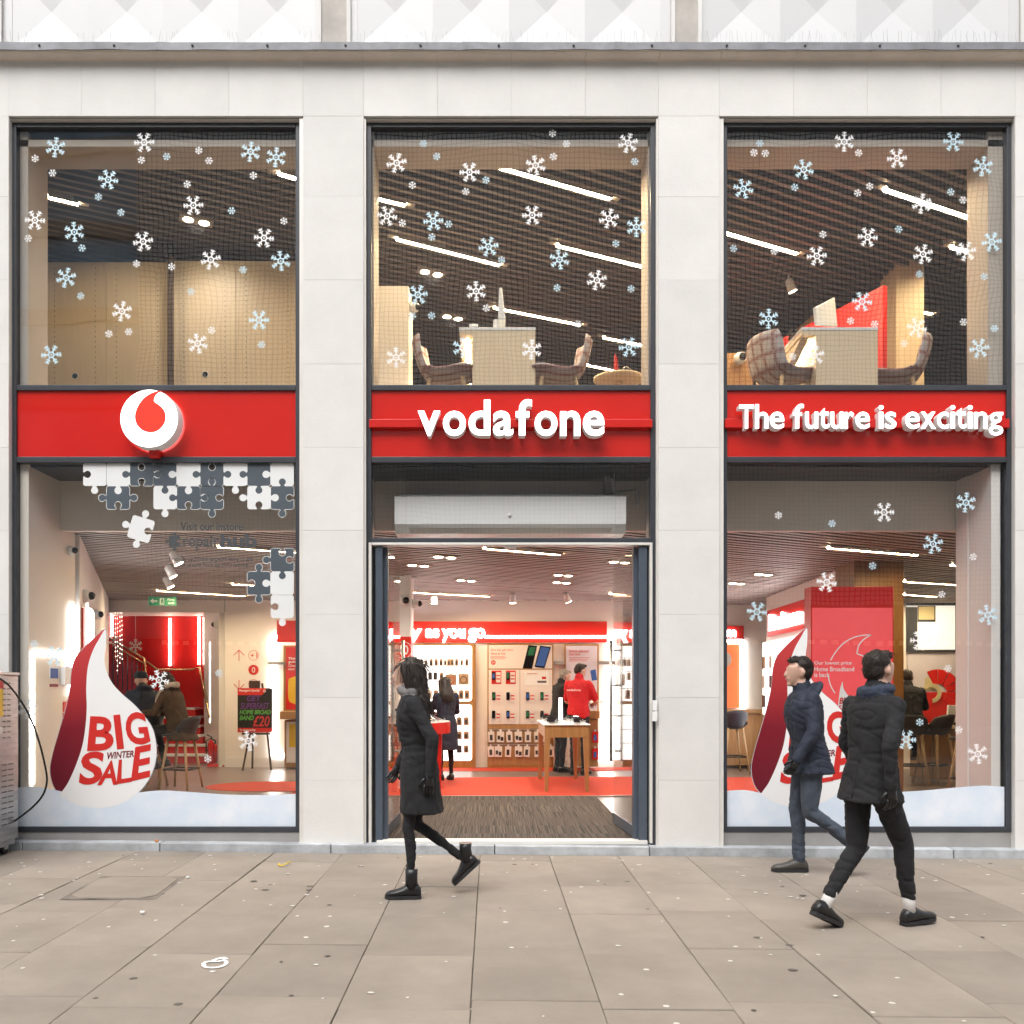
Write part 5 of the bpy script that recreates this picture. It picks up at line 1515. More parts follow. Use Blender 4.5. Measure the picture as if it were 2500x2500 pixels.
# stair: wall tubes
Yt = 10.14
for px, y0, y1, lb in ((273, 1490, 1553, 'first'), (415, 1510, 1625, 'second'), (486, 1507, 1622, 'third')):
    p0, p1 = at(px, y0, Yt), at(px, y1, Yt)
    t = thing('wall_light_tube', p1, 'upright glowing tube on the red stair wall, %s from the light columns' % lb, 'wall light', 'light tubes on the red stair wall')
    MB().cyl(p0, p1, 0.028, seg=10).build('tube', 'led_red', t); MB().box(p0.x - 0.03, p0.x + 0.03, Yt + 0.02, Yt + 0.055, p1.z - .02, p0.z + .02).build('back_plate', 'red_metal', t)
q0 = at(505, 1540, 9.6); q1 = at(505, 1662, 9.6)
t = thing('wall_light_tube', q1, 'upright glowing tube nearest the white stairwell jamb', 'wall light', 'light tubes on the red stair wall')
MB().cyl(q0, q1, 0.022, seg=10).build('tube', 'led_red', t); MB().box(q0.x - 0.02, q0.x + 0.02, q0.y + 0.025, q0.y + 0.06, q1.z - .02, q0.z + .02).build('back_plate', 'red_metal', t)
# recessed lamp in the stair ceiling
p = at(389, 1491, 8.6)
MB().lathe((p.x, 8.6, 2.915), [(0.0001, 0), (0.09, 0), (0.10, 0.012)], 24).build('recessed_lamp', 'spot_glow', label='round recessed lamp in the white stairwell ceiling', cat='lamp')
# staircase: straight flight rising to the back
t = thing('staircase', at(465, 1860, 8.3), 'staircase with white nosings and red risers behind the seated customers', 'staircase')
for k in range(6):
    y0 = 8.55 + 0.24 * k; z0 = FZ + 0.165 * k
    x0_, x1_ = X_(385, y0), X_(508, y0) - 0.05 * k
    st = MB().box(x0_, x1_, y0, 10.18, z0 + (0.0006 if k else 0.0), z0 + 0.13).build('riser', 'red_wall', t)
    MB().box(x0_, x1_, y0 - 0.025, 10.18, z0 + 0.1305, z0 + 0.165).build('tread', 'wall_white', st)
def rail(P, label, Y, r=0.022, balusters=0):
    pts = [at(p[0], p[1], p[2]) for p in P]
    t = thing('handrail', pts[-1], label, 'handrail', 'brass handrails of the stair')
    MB().tube(pts, r, 10).build('rail', 'brass', t)
    if balusters:
        a, b = pts[0], pts[1]
        MB().tube([v - Vector((0, 0, 0.09)) for v in (a, b)], r * 0.7, 8).build('lower_rail', 'brass', t)
        for k in range(balusters):
            v = a.lerp(b, (k + 0.5) / balusters)
            MB().cyl((v.x, v.y, v.z - 0.09), (v.x, v.y, v.z - 0.85), 0.011, seg=6).build('baluster', 'black_plastic', t)
    return t
rail([(225, 1532, 9.7), (352, 1608, 9.2), (362, 1705, 9.2)], 'long sloping brass handrail with black balusters in the stairwell', 9.5, balusters=11)
rail([(356, 1614, 9.3), (384, 1635, 9.3), (470, 1634, 9.9), (487, 1630, 9.5), (512, 1752, 8.6)], 'bent brass handrail running down beside the white jamb', 9.5)
# hanging decorations
def hang_flake(px, py, Y, r, label):
    t = thing('hanging_snowflake', at(px, py + r * 1.1, Y), label, 'decoration', 'hanging snowflakes in the stairwell')
    c_ = at(px, py, Y)
    me = flake_mesh(r * (Y + D) / F, 'sticker_white')
    o = bpy.data.objects.new('snowflake', me); COL.objects.link(o); o.parent = t; o.location = c_ - Vector(t['_w']); o.rotation_euler = (0, R(30), R(random.uniform(-30, 30)))
    MB().cyl((c_.x, c_.y, c_.z + r * (Y + D) / F), (c_.x, c_.y, 2.93), 0.0025, seg=4).build('thread', 'white_plastic', t)
hang_flake(256, 1512, 8.7, 18, 'white hanging snowflake nearest the ceiling of the stairwell')
hang_flake(278, 1563, 8.7, 15, 'white hanging snowflake in front of the sloping handrail')
hang_flake(331, 1577, 8.7, 17, 'white hanging snowflake alone before the red stair wall')
b = MB(); g = MB(); rs = random.Random(9)
t = thing('fairy_lights', at(276, 1640, 8.9), 'curtain of white fairy lights hanging in the red stairwell', 'string lights')
for px in (258, 263, 282, 287, 293, 298):
    y1 = rs.randint(1600, 1650)
    b.cyl(at(px, 1490, 8.9), at(px, y1, 8.9), 0.003, seg=4)
    y = 1496
    while y < y1:
        g.ball(at(px + rs.uniform(-.8, .8), y, 8.89), 0.008, 6, 4); y += rs.uniform(9, 14)
b.build('strings', 'white_plastic', t, kind='stuff'); g.build('bulbs', glow('fairy_bulb', (1, 0.9, 0.75), 5.0), t, kind='stuff')
# light box on the jamb
q = [at(517, 1568, 8.75), at(532, 1568, 8.3), at(532, 1767, 8.3), at(517, 1767, 8.75)]
t = thing('light_box', at(524, 1767, 8.5), 'tall white light box on the stairwell jamb', 'light box')
panel3([(q[0].x, q[0].y, q[2].z), (q[1].x, q[1].y, q[2].z), (q[1].x, q[1].y, q[0].z), (q[0].x, q[0].y, q[0].z)], 0.05, 'lit_panel', 'lightbox', t)
# fire extinguishers on a red stand
Yx = 7.9
t = thing('extinguisher_stand', at(528, 1876, Yx), 'red fire extinguisher stand beside the stairwell jamb', 'stand')
MB().pbox(505, 1866, 547, 1876, Yx - 0.05, Yx + 0.28).build('base', 'red_metal', t, bevel=0.02)
MB().prism([(p.x, p.z) for p in [at(*v, Yx + .2) for v in ((530, 1868), (547, 1868), (547, 1772), (536, 1770), (532, 1800))]], Yx + 0.2, Yx + 0.27).build('back_panel', 'red_metal', t, bevel=0.01)
flat_obj('label_plate', 536, 1778, 545, 1796, Yx + 0.196, 'yellow_print', t, th=0.003)
for px, r_, h0, h1, lb in ((515, 7, 1866, 1806, 'red fire extinguisher in front on the red stand'), (525, 5.5, 1862, 1816, 'smaller red fire extinguisher behind on the red stand')):
    yy = Yx + (0.02 if px == 515 else 0.12)
    c_ = at(px, h0, yy); z1e = Z_(h1, yy); rr_ = r_ * (yy + D) / F
    t2 = thing('fire_extinguisher', c_, lb, 'fire extinguisher', 'fire extinguishers on the stand')
    MB().lathe((c_.x, c_.y, c_.z), [(0.0001, 0), (rr_, 0.01), (rr_, (z1e - c_.z) * 0.82), (rr_ * 0.7, (z1e - c_.z) * 0.95), (rr_ * 0.3, z1e - c_.z)], 18).build('cylinder', 'red_metal', t2)
    MB().tube([(c_.x, c_.y, z1e), (c_.x + 0.01, c_.y, z1e + 0.05), (c_.x - 0.07, c_.y - .01, z1e + 0.09)], 0.012, 8).build('valve_handle', 'black_plastic', t2)
    MB().tube([(c_.x, c_.y, z1e + 0.02), (c_.x - 0.08, c_.y - .02, z1e - 0.02), (c_.x - 0.07, c_.y - .03, z1e - 0.25)], 0.010, 8).build('hose', 'black_plastic', t2)
# way-finding marks on the cream wall
Yw = BY - 0.004
t = thing('floor_guide', at(601, 1690, Yw), 'thin red arrows and floor numbers marked on the cream wall behind the easel', 'wall marking')
def arrow(px, y0, y1):
    b = MB()
    p, q_ = at(px, y0, Yw), at(px, y1, Yw)
    b.cyl(p, q_, 0.006, seg=6)
    s_ = 1 if y1 < y0 else -1
    for sx in (-1, 1): b.cyl(q_, q_ + Vector((sx * 0.09, 0, -0.09 * s_)), 0.006, seg=6)
    b.build('arrow', 'red_print', t)
arrow(583.5, 1613, 1587); arrow(583.5, 1660, 1683)
def ring(px, py, r, m='red_print', fill=False):
    c_ = at(px, py, Yw); rr_ = r * (Yw + D) / F
    pr_ = [(0.0001, -0.002), (rr_, -0.002)] if fill else [(rr_ * 0.93, -0.003), (rr_, -0.003), (rr_, 0.002)]
    return MB().lathe((c_.x, c_.y, c_.z), pr_, 32, axis='y').build('disc' if fill else 'ring', m, t)
ring(619, 1600, 12.5); text('number', '+1', 611, 1594, 628, 1606, Yw, 'red_print', t)
ring(619, 1635.5, 12.5, fill=True); text('number', '0', 615, 1629, 623, 1642, Yw - 0.003, 'white_print', t)
ring(619, 1671, 12.5); text('number', '-1', 612, 1664, 627, 1678, Yw, 'red_print', t)
# easel with poster board
Yz = 7.1
t = thing('easel', at(622, 1880, Yz), 'dark wooden easel holding the offer board by the cream wall', 'easel')
for P in ([(634, 1668, Yz), (592, 1882, Yz - .05)], [(640, 1668, Yz), (662, 1880, Yz - .05)], [(622, 1668, Yz + .05), (616, 1876, Yz + .35)]):
    MB().tube([at(*v) for v in P], 0.018, 6, smooth=False).build('leg', 'dark_wood', t)
MB().pbox(608, 1662, 634, 1680, Yz - 0.02, Yz + 0.03).build('head_clamp', 'dark_wood', t)
MB().pbox(590, 1789, 658, 1794, Yz - 0.08, Yz - 0.02).build('ledge', 'dark_wood', t)
Yb = Yz - 0.07
t = thing('offer_board', at(622, 1788, Yb), 'black and red poster board with handwritten offer resting on the easel', 'poster')
flat_obj('sheet', 580, 1680, 665, 1788, Yb, 'blackboard', t, th=0.012)
MB().prism([(p.x, p.z) for p in [at(*v, Yb - .002) for v in ((580, 1697), (640, 1697), (646, 1690), (650, 1680), (580, 1680))]], Yb - 0.002, Yb - 0.0005).build('header', 'red_print', t)
flat_obj('footer', 580, 1777, 665, 1788, Yb - 0.002, 'red_print', t, th=0.0015)
y_ = Yb - 0.004
text('line', "Manager's Special", 584, 1683, 633, 1690, y_, 'white_print', t, bold=0.02)
text('line', 'GET', 603, 1698, 637, 1712, y_, 'purple_pen', t, shear=0.25, bold=0.012)
text('line', 'SUPERFAST', 587, 1716, 658, 1731, y_, 'purple_pen', t, shear=0.25, bold=0.012)
text('line', 'HOME BROAD', 585, 1733, 661, 1744, y_, 'green_pen', t, shear=0.2, bold=0.03)
text('line', 'BAND', 585, 1747, 620, 1758, y_, 'green_pen', t, shear=0.2, bold=0.03)
text('line', '£20', 617, 1748, 659, 1774, y_, 'red_pen', t, shear=0.2, bold=0.02)
text('line', 'In store today', 586, 1779, 624, 1786, y_, 'white_print', t, bold=0.02)
c_ = at(646, 1687, y_)
MB().lathe((c_.x, y_, c_.z), [(0.012, -0.001), (0.022, -0.001)], 20, axis='y').build('ring_mark', 'white_print', t)
# bracket-shaped wall light, red sign box, poster, cabinet at the edge of the first window
Yv = BY - 0.03
def led_poly(P, label, Y, r=0.028, m='led_cool'):
    t = thing('wall_light_line', at(P[0][0], max(p[1] for p in P), Y), label, 'wall light', 'white light lines on the shop walls')
    for a, b in zip(P[:-1], P[1:]): MB().cyl(at(a[0], a[1], Y), at(b[0], b[1], Y), r, seg=10).build('light_bar', m, t)
led_poly([(735, 1555), (666, 1555), (666, 1608)], 'upper angled white light line on the cream wall beside the red sign box', Yv)
led_poly([(666, 1624), (666, 1845), (694, 1845)], 'lower angled white light line on the cream wall behind the easel', Yv)
MB().pbox(654, 1616, 695, 1622, BY - 0.12, BY - 0.001).build('wall_shelf', 'grey_plastic', label='slim grey shelf between the two angled white light lines', cat='shelf')
MB().pbox(676, 1515, 760, 1568, BY - 0.10, BY - 0.06).build('sign_box', 'red_sign', label='plain red sign box above the red and yellow poster', cat='sign')
t = thing('offer_poster', at(720, 1736, BY - .05), 'red poster with yellow shape in an oak frame at the edge of the first window', 'poster')
flat_obj('frame', 692, 1576, 770, 1736, BY - 0.05, 'oak_edge', t, th=0.04)
flat_obj('print', 698, 1580, 766, 1732, BY - 0.054, 'red_sign', t, th=0.003)
for s_, y0 in (('Thinking of', 1605), ('going', 1613)): text('line', s_, 704, y0, 704 + 4.6 * len(s_), y0 + 7, BY - 0.056, 'white_print', t, bold=0.03)
for s_, y0 in (('Check our', 1622), ('new deals', 1630)): text('line', s_, 704, y0, 704 + 4.2 * len(s_), y0 + 6, BY - 0.056, 'white_print', t, bold=0.01)
o_ = [at(*v, BY - .057) for v in smooth_closed([(704, 1665), (708, 1656), (730, 1656), (730, 1714), (712, 1716), (704, 1705)], 4)]
MB().prism([(p.x, p.z) for p in o_][::-1], BY - 0.057, BY - 0.055).build('yellow_shape', 'yellow_print', t)
MB().pbox(683, 1737, 770, 1756, BY - 0.45, BY - 0.01).build('display_shelf', 'oak', label='thick oak shelf under the red and yellow poster', cat='shelf', bevel=0.006)
t = thing('display_cabinet', at(725, 1874, BY - .3), 'oak edged display cabinet with yellow panel under the oak shelf', 'cabinet')
MB().pbox(694, 1758, 770, 1874, BY - 0.30, BY - 0.01).build('carcass', 'oak_edge', t, bevel=0.006)
flat_obj('front_panel', 699, 1762, 768, 1862, BY - 0.306, 'wall_white', t, th=0.004)
flat_obj('yellow_panel', 706, 1768, 766, 1824, BY - 0.311, 'yellow_print', t, th=0.004)

# bar stools (moulded seat, four splayed oak legs, dark footrest)
def bar_stool(loc, rz, label, hs=0.74, m='grey_seat', store={}):
    if m in store: return dup(store[m], loc, rz, label)
    t = thing('bar_stool', (0, 0, 0), label, 'stool', 'bar stools with oak legs')
    V = []; Fc = []; NU, NV = 12, 13
    for s_ in (0, 1):
        for i in range(NU + 1):
            fr = i / NU
            for j in range(NV):
                u_ = -1 + 2 * j / (NV - 1)
                if fr < 0.5:
                    a = fr / 0.5
                    x = 0.20 - 0.36 * a; z = hs + 0.02 - 0.035 * math.sin(math.pi * a * 0.8); hw = 0.20 + 0.02 * a
                    x += 0.0; zz = z + 0.10 * abs(u_) ** 3 * a
                    xx_ = x + 0.04 * abs(u_) ** 3 * (1 - a) * -1
                else:
                    a = (fr - 0.5) / 0.5
                    x = -0.16 - 0.07 * a - 0.05 * math.sin(a * 1.5); z = hs + 0.0 + 0.24 * a + 0.04 * a * a; hw = 0.22 - 0.03 * a * a
                    zz = z + 0.10 * abs(u_) ** 3 * (1 - a) - 0.05 * abs(u_) ** 3 * a
                    xx_ = x + 0.13 * abs(u_) ** 2.2
                off = -0.014 if s_ else 0.014
                V.append((xx_ + (off if fr >= 0.5 else 0), u_ * hw, zz + (off if fr < 0.5 else 0)))
        b0 = s_ * (NU + 1) * NV
        for i in range(NU):
            for j in range(NV - 1):
                q_ = (b0 + i * NV + j, b0 + i * NV + j + 1, b0 + (i + 1) * NV + j + 1, b0 + (i + 1) * NV + j)
                Fc.append(q_ if s_ == 0 else q_[::-1])
    o_ = (NU + 1) * NV
    for i in range(NU):
        for j in (0, NV - 1): Fc.append((i * NV + j, (i + 1) * NV + j, o_ + (i + 1) * NV + j, o_ + i * NV + j))
    for j in range(NV - 1):
        for i in (0, NU): Fc.append((i * NV + j, o_ + i * NV + j, o_ + i * NV + j + 1, i * NV + j + 1))
    MB().add(V, Fc, 0, True).build('seat', m, t)
    for sx in (-1, 1):
        for sy in (-1, 1): MB().tube([(-0.01 + 0.12 * sx, 0.12 * sy, hs - 0.01), (-0.01 + 0.21 * sx, 0.21 * sy, 0)], [0.022, 0.016], 8).build('leg', 'oak_leg', t)
    b = MB(); q_ = 0.18
    for a_, b_2 in (((-q_, -q_), (q_, -q_)), ((q_, -q_), (q_, q_)), ((q_, q_), (-q_, q_)), ((-q_, q_), (-q_, -q_))): b.cyl((a_[0] - 0.01, a_[1], 0.27), (b_2[0] - 0.01, b_2[1], 0.27), 0.013, seg=6)
    b.build('footrest', 'black_plastic', t)
    t.location = loc; t.rotation_euler = (0, 0, rz); t['_w'] = list(loc)
    store[m] = t
    return t
S1 = on_plane(440, 1925, FZ)                                  # stool of the customer in the brown coat
bar_stool((S1.x, S1.y + 0.0, FZ), R(170), 'bar stool under the customer in the brown coat', 0.72)
S2 = Vector((X_(350, S1.y + .2), S1.y + 0.25, FZ))
bar_stool((S2.x, S2.y, FZ), R(150), 'bar stool under the customer in the navy jacket, behind the sale poster', 0.72)
t = thing('high_table', (X_(330, S1.y - .1), S1.y + 0.75, FZ), 'high oak table where the seated customers lean', 'table')
tx_ = X_(352, S1.y + .7)
MB().box(tx_ - 0.95, tx_ + 0.05, S1.y + 0.75, S1.y + 1.45, FZ + 0.96, FZ + 1.0).build('top', 'oak', t, bevel=0.006)
for sx in (0, 1):
    for sy in (0, 1): MB().box(tx_ - 0.92 + 0.88 * sx, tx_ - 0.86 + 0.88 * sx, S1.y + 0.79 + 0.56 * sy, S1.y + 0.85 + 0.56 * sy, FZ, FZ + 0.959).build('leg', 'oak', t)

# ---------------------------------------------------------------- seen through the entrance
Yk = 4.3
t = thing('white_column', (X_(981, Yk), Yk + .3, FZ), 'square white column with a red wrap standing through the red table', 'column')
MB().box(X_(959, Yk), X_(1003, Yk), Yk, Yk + 0.42, FZ, CZ + 0.15).build('shaft', 'wall_white', t, bevel=0.02)
MB().box(X_(959, Yk) - 0.004, X_(1003, Yk) + 0.004, Yk - 0.006, Yk + 0.43, Z_(1640, Yk), Z_(1553, Yk)).build('red_wrap', 'red_sign', t, bevel=0.02)
c_ = at(985, 1587, Yk - .008)
MB().lathe((c_.x, c_.y, c_.z), [(0.108, -0.001), (0.116, -0.001)], 40, axis='y').build('ring_mark', 'white_print', t)
text('number', '10', 977, 1575, 997, 1598, Yk - 0.008, 'white_print', t, bold=0.02)
text('word', 'sellers', 964, 1612, 996, 1628, Yk - 0.008, 'white_print', t)
dome_camera(at(984, 1467, Yk - .01), 'white camera with black dome on the white column, the nearer', 0.075, (0.6, -1, 0))
dome_camera((X_(1003, Yk) + .01, Yk + 0.25, Z_(1474, Yk + .25)), 'white camera with black dome on the side of the white column', 0.07, (1, -0.2, 0))
MB().pbox(1003, 1397, 1016, 1410, Yk + 0.1, Yk + 0.22).build('junction_box', 'brown_metal', label='small brown box at the head of the white column', cat='box')
# round red table
rc = Vector((X_(988, Yk + .1), Yk + 0.22))
zt_ = Z_(1766, Yk - .3)
t = thing('red_table', (rc.x, rc.y, FZ), 'round red table with white top around the white column', 'table')
def ringc(r0, r1, z0, z1, seg=48):
    prof = [(r0, z0), (r1, z0), (r1, z1), (r0, z1), (r0, z0)]
    return MB().lathe((rc.x, rc.y, 0), prof, seg, smooth=False)
ringc(0.34, 0.62, zt_ - 0.15, zt_ - 0.001).build('apron', 'red_metal', t)
ringc(0.32, 0.615, zt_, zt_ + 0.012).build('top', 'white_plastic', t)
for a in (-100, -25, 40, 150):
    p = Vector((rc.x + 0.52 * math.cos(R(a)), rc.y + 0.52 * math.sin(R(a))))
    MB().hexa([(p.x - .03, p.y - .03, FZ), (p.x + .03, p.y - .03, FZ), (p.x + .03, p.y + .03, FZ), (p.x - .03, p.y + .03, FZ), (p.x - .045, p.y - .045, zt_ - .151), (p.x + .045, p.y - .045, zt_ - .151), (p.x + .045, p.y + .045, zt_ - .151), (p.x - .045, p.y + .045, zt_ - .151)]).build('leg', 'red_metal', t)
# demo phones on coiled stands, used on both tables
def demo_phone(p, rz, label, group, store={}):
    if 'a' in store: return dup(store['a'], p, rz, label, group)
    t = thing('demo_phone', (0, 0, 0), label, 'phone', group)
    MB().box(-0.04, 0.04, -0.03, 0.03, 0, 0.02).build('stand', 'white_plastic', t, bevel=0.004)
    MB().hexa([(-0.036, -0.05, 0.03), (0.036, -0.05, 0.03), (0.036, -0.044, 0.022), (-0.036, -0.044, 0.022), (-0.036, 0.07, 0.085), (0.036, 0.07, 0.085), (0.036, 0.076, 0.077), (-0.036, 0.076, 0.077)]).build('handset', 'black_gloss', t)
    MB().tube([Vector(v) for v in smooth_open([(0.0, 0.02, 0.03), (0.05, 0.0, 0.045), (0.055, -0.05, 0.02), (0.075, -0.03, 0.035), (0.07, 0.04, 0.01)], 5)], 0.004, 6).build('security_cord', 'grey_plastic', t)
    t.location = p; t.rotation_euler = (0, 0, rz); t['_w'] = list(p)
    store['a'] = t
    return t
rs = random.Random(4)
for k, a in enumerate((-130, -112, -95, -78, -60, -44, -28, -10, 5, 20, 35, 55, 70)):
    demo_phone((rc.x + 0.5 * math.cos(R(a)), rc.y + 0.5 * math.sin(R(a)), zt_ + 0.0125), R(a + 90), 'demonstration phone on the round red table, %s counted round from the door side' % ORD[k + 1], 'phones on the red table')
t = thing('table_sign', (X_(1014, Yk), Yk + 0.05, zt_ + .0125), 'rounded white sign on a dark stem standing on the red table', 'sign')
c_ = at(1016, 1722, Yk + .05)
MB().cyl((c_.x - .01, c_.y, zt_ + .0125), (c_.x - .004, c_.y, c_.z - 0.05), 0.012, seg=8).build('stem', 'black_plastic', t)
MB().box(c_.x - 0.045, c_.x + 0.055, c_.y - 0.02, c_.y + 0.02, c_.z - 0.055, c_.z + 0.05).build('head', 'white_plastic', t, bevel=0.02)
# oak table
x0, x1, y0, y1 = X_(1330, 4.0), X_(1438, 4.0), 4.0, 5.65
zt_o = Z_(1771, 4.0)
t = thing('oak_table', ((x0 + x1) / 2, (y0 + y1) / 2, FZ), 'high oak display table with tapered legs and a cluttered white top', 'table')
MB().box(x0 - .02, x1 + .02, y0 - .02, y1 + .02, zt_o, zt_o + 0.014).build('top', 'white_plastic', t, bevel=0.003)
b = MB()
for (a, b_1, c_1, d_1, nm) in ((x0, x1, y0, y0 + .03, 0), (x0, x1, y1 - .03, y1, 0), (x0, x0 + .03, y0 + .031, y1 - .031, 0), (x1 - .03, x1, y0 + .031, y1 - .031, 0)):
    MB().box(a, b_1, c_1, d_1, zt_o - 0.16, zt_o - 0.001).build('apron', 'oak', t)
for xx_, sx in ((x0, 1), (x1, -1)):
    for yy_, sy in ((y0, 1), (y1, -1)):
        q_ = []
        for w_, z_ in ((0.045, FZ), (0.075, zt_o - 0.161)):
            xa, xb = sorted((xx_, xx_ + sx * w_)); ya, yb = sorted((yy_, yy_ + sy * w_))
            q_ += [(xa, ya, z_), (xb, ya, z_), (xb, yb, z_), (xa, yb, z_)]
        MB().hexa(q_).build('leg', 'oak', t, bevel=0.003)
for k in range(22):
    i, j = k % 2, k // 2
    demo_phone((x0 + 0.12 + i * (x1 - x0 - 0.24) + rs.uniform(-.04, .04), y0 + 0.12 + j * 0.142 + rs.uniform(-.02, .02), zt_o + 0.0145), R(rs.uniform(-25, 25) + (0 if j < 4 else 180)), 'demonstration phone on the oak table, %s row from the entrance, %s side' % (ORD[j + 1], ('red table', 'counter')[i]), 'phones on the oak table')
t = thing('table_sign', (X_(1367, 4.5), 4.5, zt_o + .0145), 'tall narrow white sign holder standing on the oak table', 'sign')
panel3([at(1363, 1757, 4.5), at(1371, 1757, 4.62), at(1370, 1703, 4.62), at(1364, 1703, 4.5)], 0.02, 'plate', 'lightbox', t, 0.004)
MB().box(X_(1352, 4.5), X_(1385, 4.5), 4.45, 4.68, zt_o + .0145, zt_o + 0.03).build('foot', 'white_plastic', t)

# back wall: red band with neon lettering and light line
Yn = BY - 0.06
t = thing('neon_sign', at(1240, 1568, Yn), 'long red band sign with white neon words on the back wall', 'sign')
flat_obj('band', 905, 1517, 1482, 1568, Yn, 'red_sign', t, th=0.058)
for s_, a, b_1, y0_, y1_ in (('pay', 952, 1030, 1535, 1568), ('as', 1039, 1072, 1535, 1557), ('you', 1079, 1136, 1535, 1568), ('go', 1143, 1184, 1534, 1568)):
    text('neon_word', s_, a, y0_, b_1, y1_, Yn - 0.03, 'neon_white', t, depth=0.04, bold=0.03)
led_poly([(1184, 1555), (1496, 1555), (1496, 1612)], 'long white light line leaving the neon words and turning down', Yn - 0.02, 0.024)
led_poly([(1496, 1626), (1496, 1845), (1462, 1845)], 'white light line turning in at the foot beside the oak counter', Yn - 0.02, 0.03)
for a, b_1 in ((1352, 1378), (1462, 1502)): MB().pbox(a, 1614, b_1, 1622, BY - 0.11, BY - 0.001).build('wall_shelf', 'grey_plastic', label='slim grey wall shelf %s' % ('between the phone board and the framed poster' if a == 1352 else 'between the framed poster and the light line'), cat='shelf')
# lit accessory wall
Yd = BY - 0.14
t = thing('lit_display', at(1078, 1874, Yd), 'white lit accessory wall in an oak surround behind the person in the dark coat', 'display')
MB().pbox(940, 1572, 1161, 1874, Yd + 0.004, BY - 0.001).build('surround', 'oak_edge', t)
def rounded(px0, py0, px1, py1, r):
    P = []
    for cx_, cy_, a0 in ((px1 - r, py1 - r, 0), (px0 + r, py1 - r, 90), (px0 + r, py0 + r, 180), (px1 - r, py0 + r, 270)):
        for k in range(5):
            a = R(a0 + 22.5 * k); P.append((cx_ + r * math.cos(a), cy_ + r * math.sin(a)))
    return P
for y0_, y1_ in ((1576, 1712), (1720, 1857)):
    Q_ = [at(*v, Yd) for v in rounded(944, y0_, 1152, y1_, 7)]
    MB().prism([(p.x, p.z) for p in Q_][::-1], Yd - 0.01, Yd + 0.003).build('lit_panel', 'lightbox', t)
def hook_card(px, py, w, h, Y, m, label, group, pic=True, tilt=0.0, picm='card_dark', pidx=0, cat='product pack', rows={}):
    c_ = at(px, py, Y); s_ = (Y + D) / F
    key = (m, round(w, 1), round(h, 1), picm, pidx)
    if key in rows:
        o = dup(rows[key], c_, None, label, group); o.rotation_euler = (0, R(tilt), 0); return o
    o = MB().box(c_.x - w * s_ / 2, c_.x + w * s_ / 2, c_.y - 0.012, c_.y, c_.z - h * s_, c_.z).build('product_pack', m, loc=tuple(c_), label=label, cat=cat, group=group)
    if pic:
        if pidx == 0: MB().box(c_.x - w * s_ * .25, c_.x + w * s_ * .2, c_.y - 0.016, c_.y - 0.0125, c_.z - h * s_ * .82, c_.z - h * s_ * .3).build('picture', picm, o)
        elif pidx == 1:
            MB().box(c_.x - w * s_ * .38, c_.x - w * s_ * .05, c_.y - 0.016, c_.y - 0.0125, c_.z - h * s_ * .75, c_.z - h * s_ * .38).box(c_.x + w * s_ * .02, c_.x + w * s_ * .4, c_.y - 0.016, c_.y - 0.0125, c_.z - h * s_ * .85, c_.z - h * s_ * .5).build('picture', picm, o)
        else:
            MB().lathe((c_.x, c_.y - 0.014, c_.z - h * s_ * 0.55), [(w * s_ * 0.27, -0.001), (w * s_ * 0.34, -0.001)], 20, axis='y').build('picture', picm, o)
    MB().box(c_.x - w * s_ * .13, c_.x + w * s_ * .13, c_.y - 0.006, c_.y, c_.z + 0.0005, c_.z + 5 * s_).build('hang_tab', 'white_plastic', o)
    rows[key] = o
    o.rotation_euler = (0, R(tilt), 0)
    return o
Yh = Yd - 0.05
n_ = 0
def rack(y, xs, w, h, ms, where, pics, group):
    b = MB().pbox(min(xs) - 8, y - 4.5, max(xs) + 8, y - 3, Yh + 0.002, Yh + 0.006)
    rl = b.build('hook_rail', 'steel', t)
    for k, x in enumerate(xs):
        hook_card(x, y, w, h, Yh, ms[k % len(ms)], '%s pack on the %s, %s from the white column' % ({'kraft': 'brown card', 'card_white': 'white card', 'card_dark': 'dark'}[ms[k % len(ms)]], where, ORD[k + 1]), group, pidx=pics[k % len(pics)], tilt=rs.uniform(-2, 2))
rack(1609, [1014, 1029, 1041, 1053, 1065, 1077, 1087, 1096, 1104, 1115, 1128, 1140], 8.5, 17, ['kraft', 'kraft', 'card_white', 'kraft'], 'top rail of the lit wall', [0], 'packs on the lit wall')
rack(1642, [1015, 1026, 1038, 1050, 1063, 1078], 9.5, 18, ['card_dark', 'card_dark', 'kraft'], 'second rail of the lit wall', [0], 'packs on the lit wall')
hook_card(1101, 1646, 27, 27, Yh, 'kraft', 'wide tan pack with pink headphones on the lit wall', 'packs on the lit wall', pidx=2, picm='red_pen')
hook_card(1132, 1645, 26, 27, Yh, 'kraft', 'wide tan pack with dark headphones on the lit wall', 'packs on the lit wall', pidx=2, picm='card_dark')
rack(1685, [1016, 1033, 1049, 1064, 1080, 1112, 1126, 1140], 12.5, 22, ['kraft', 'kraft', 'card_white'], 'third rail of the lit wall', [0], 'packs on the lit wall')
rack(1751, [1016, 1030, 1044, 1121, 1138], 13, 20, ['kraft'], 'fourth rail of the lit wall', [0], 'packs on the lit wall')
rack(1786, [1016, 1033, 1049, 1121, 1138], 13.5, 19, ['kraft'], 'fifth rail of the lit wall', [0], 'packs on the lit wall')
rack(1820, [1016, 1035, 1050, 1121, 1138], 12.5, 18, ['kraft', 'card_dark'], 'lowest rail of the lit wall', [0], 'packs on the lit wall')
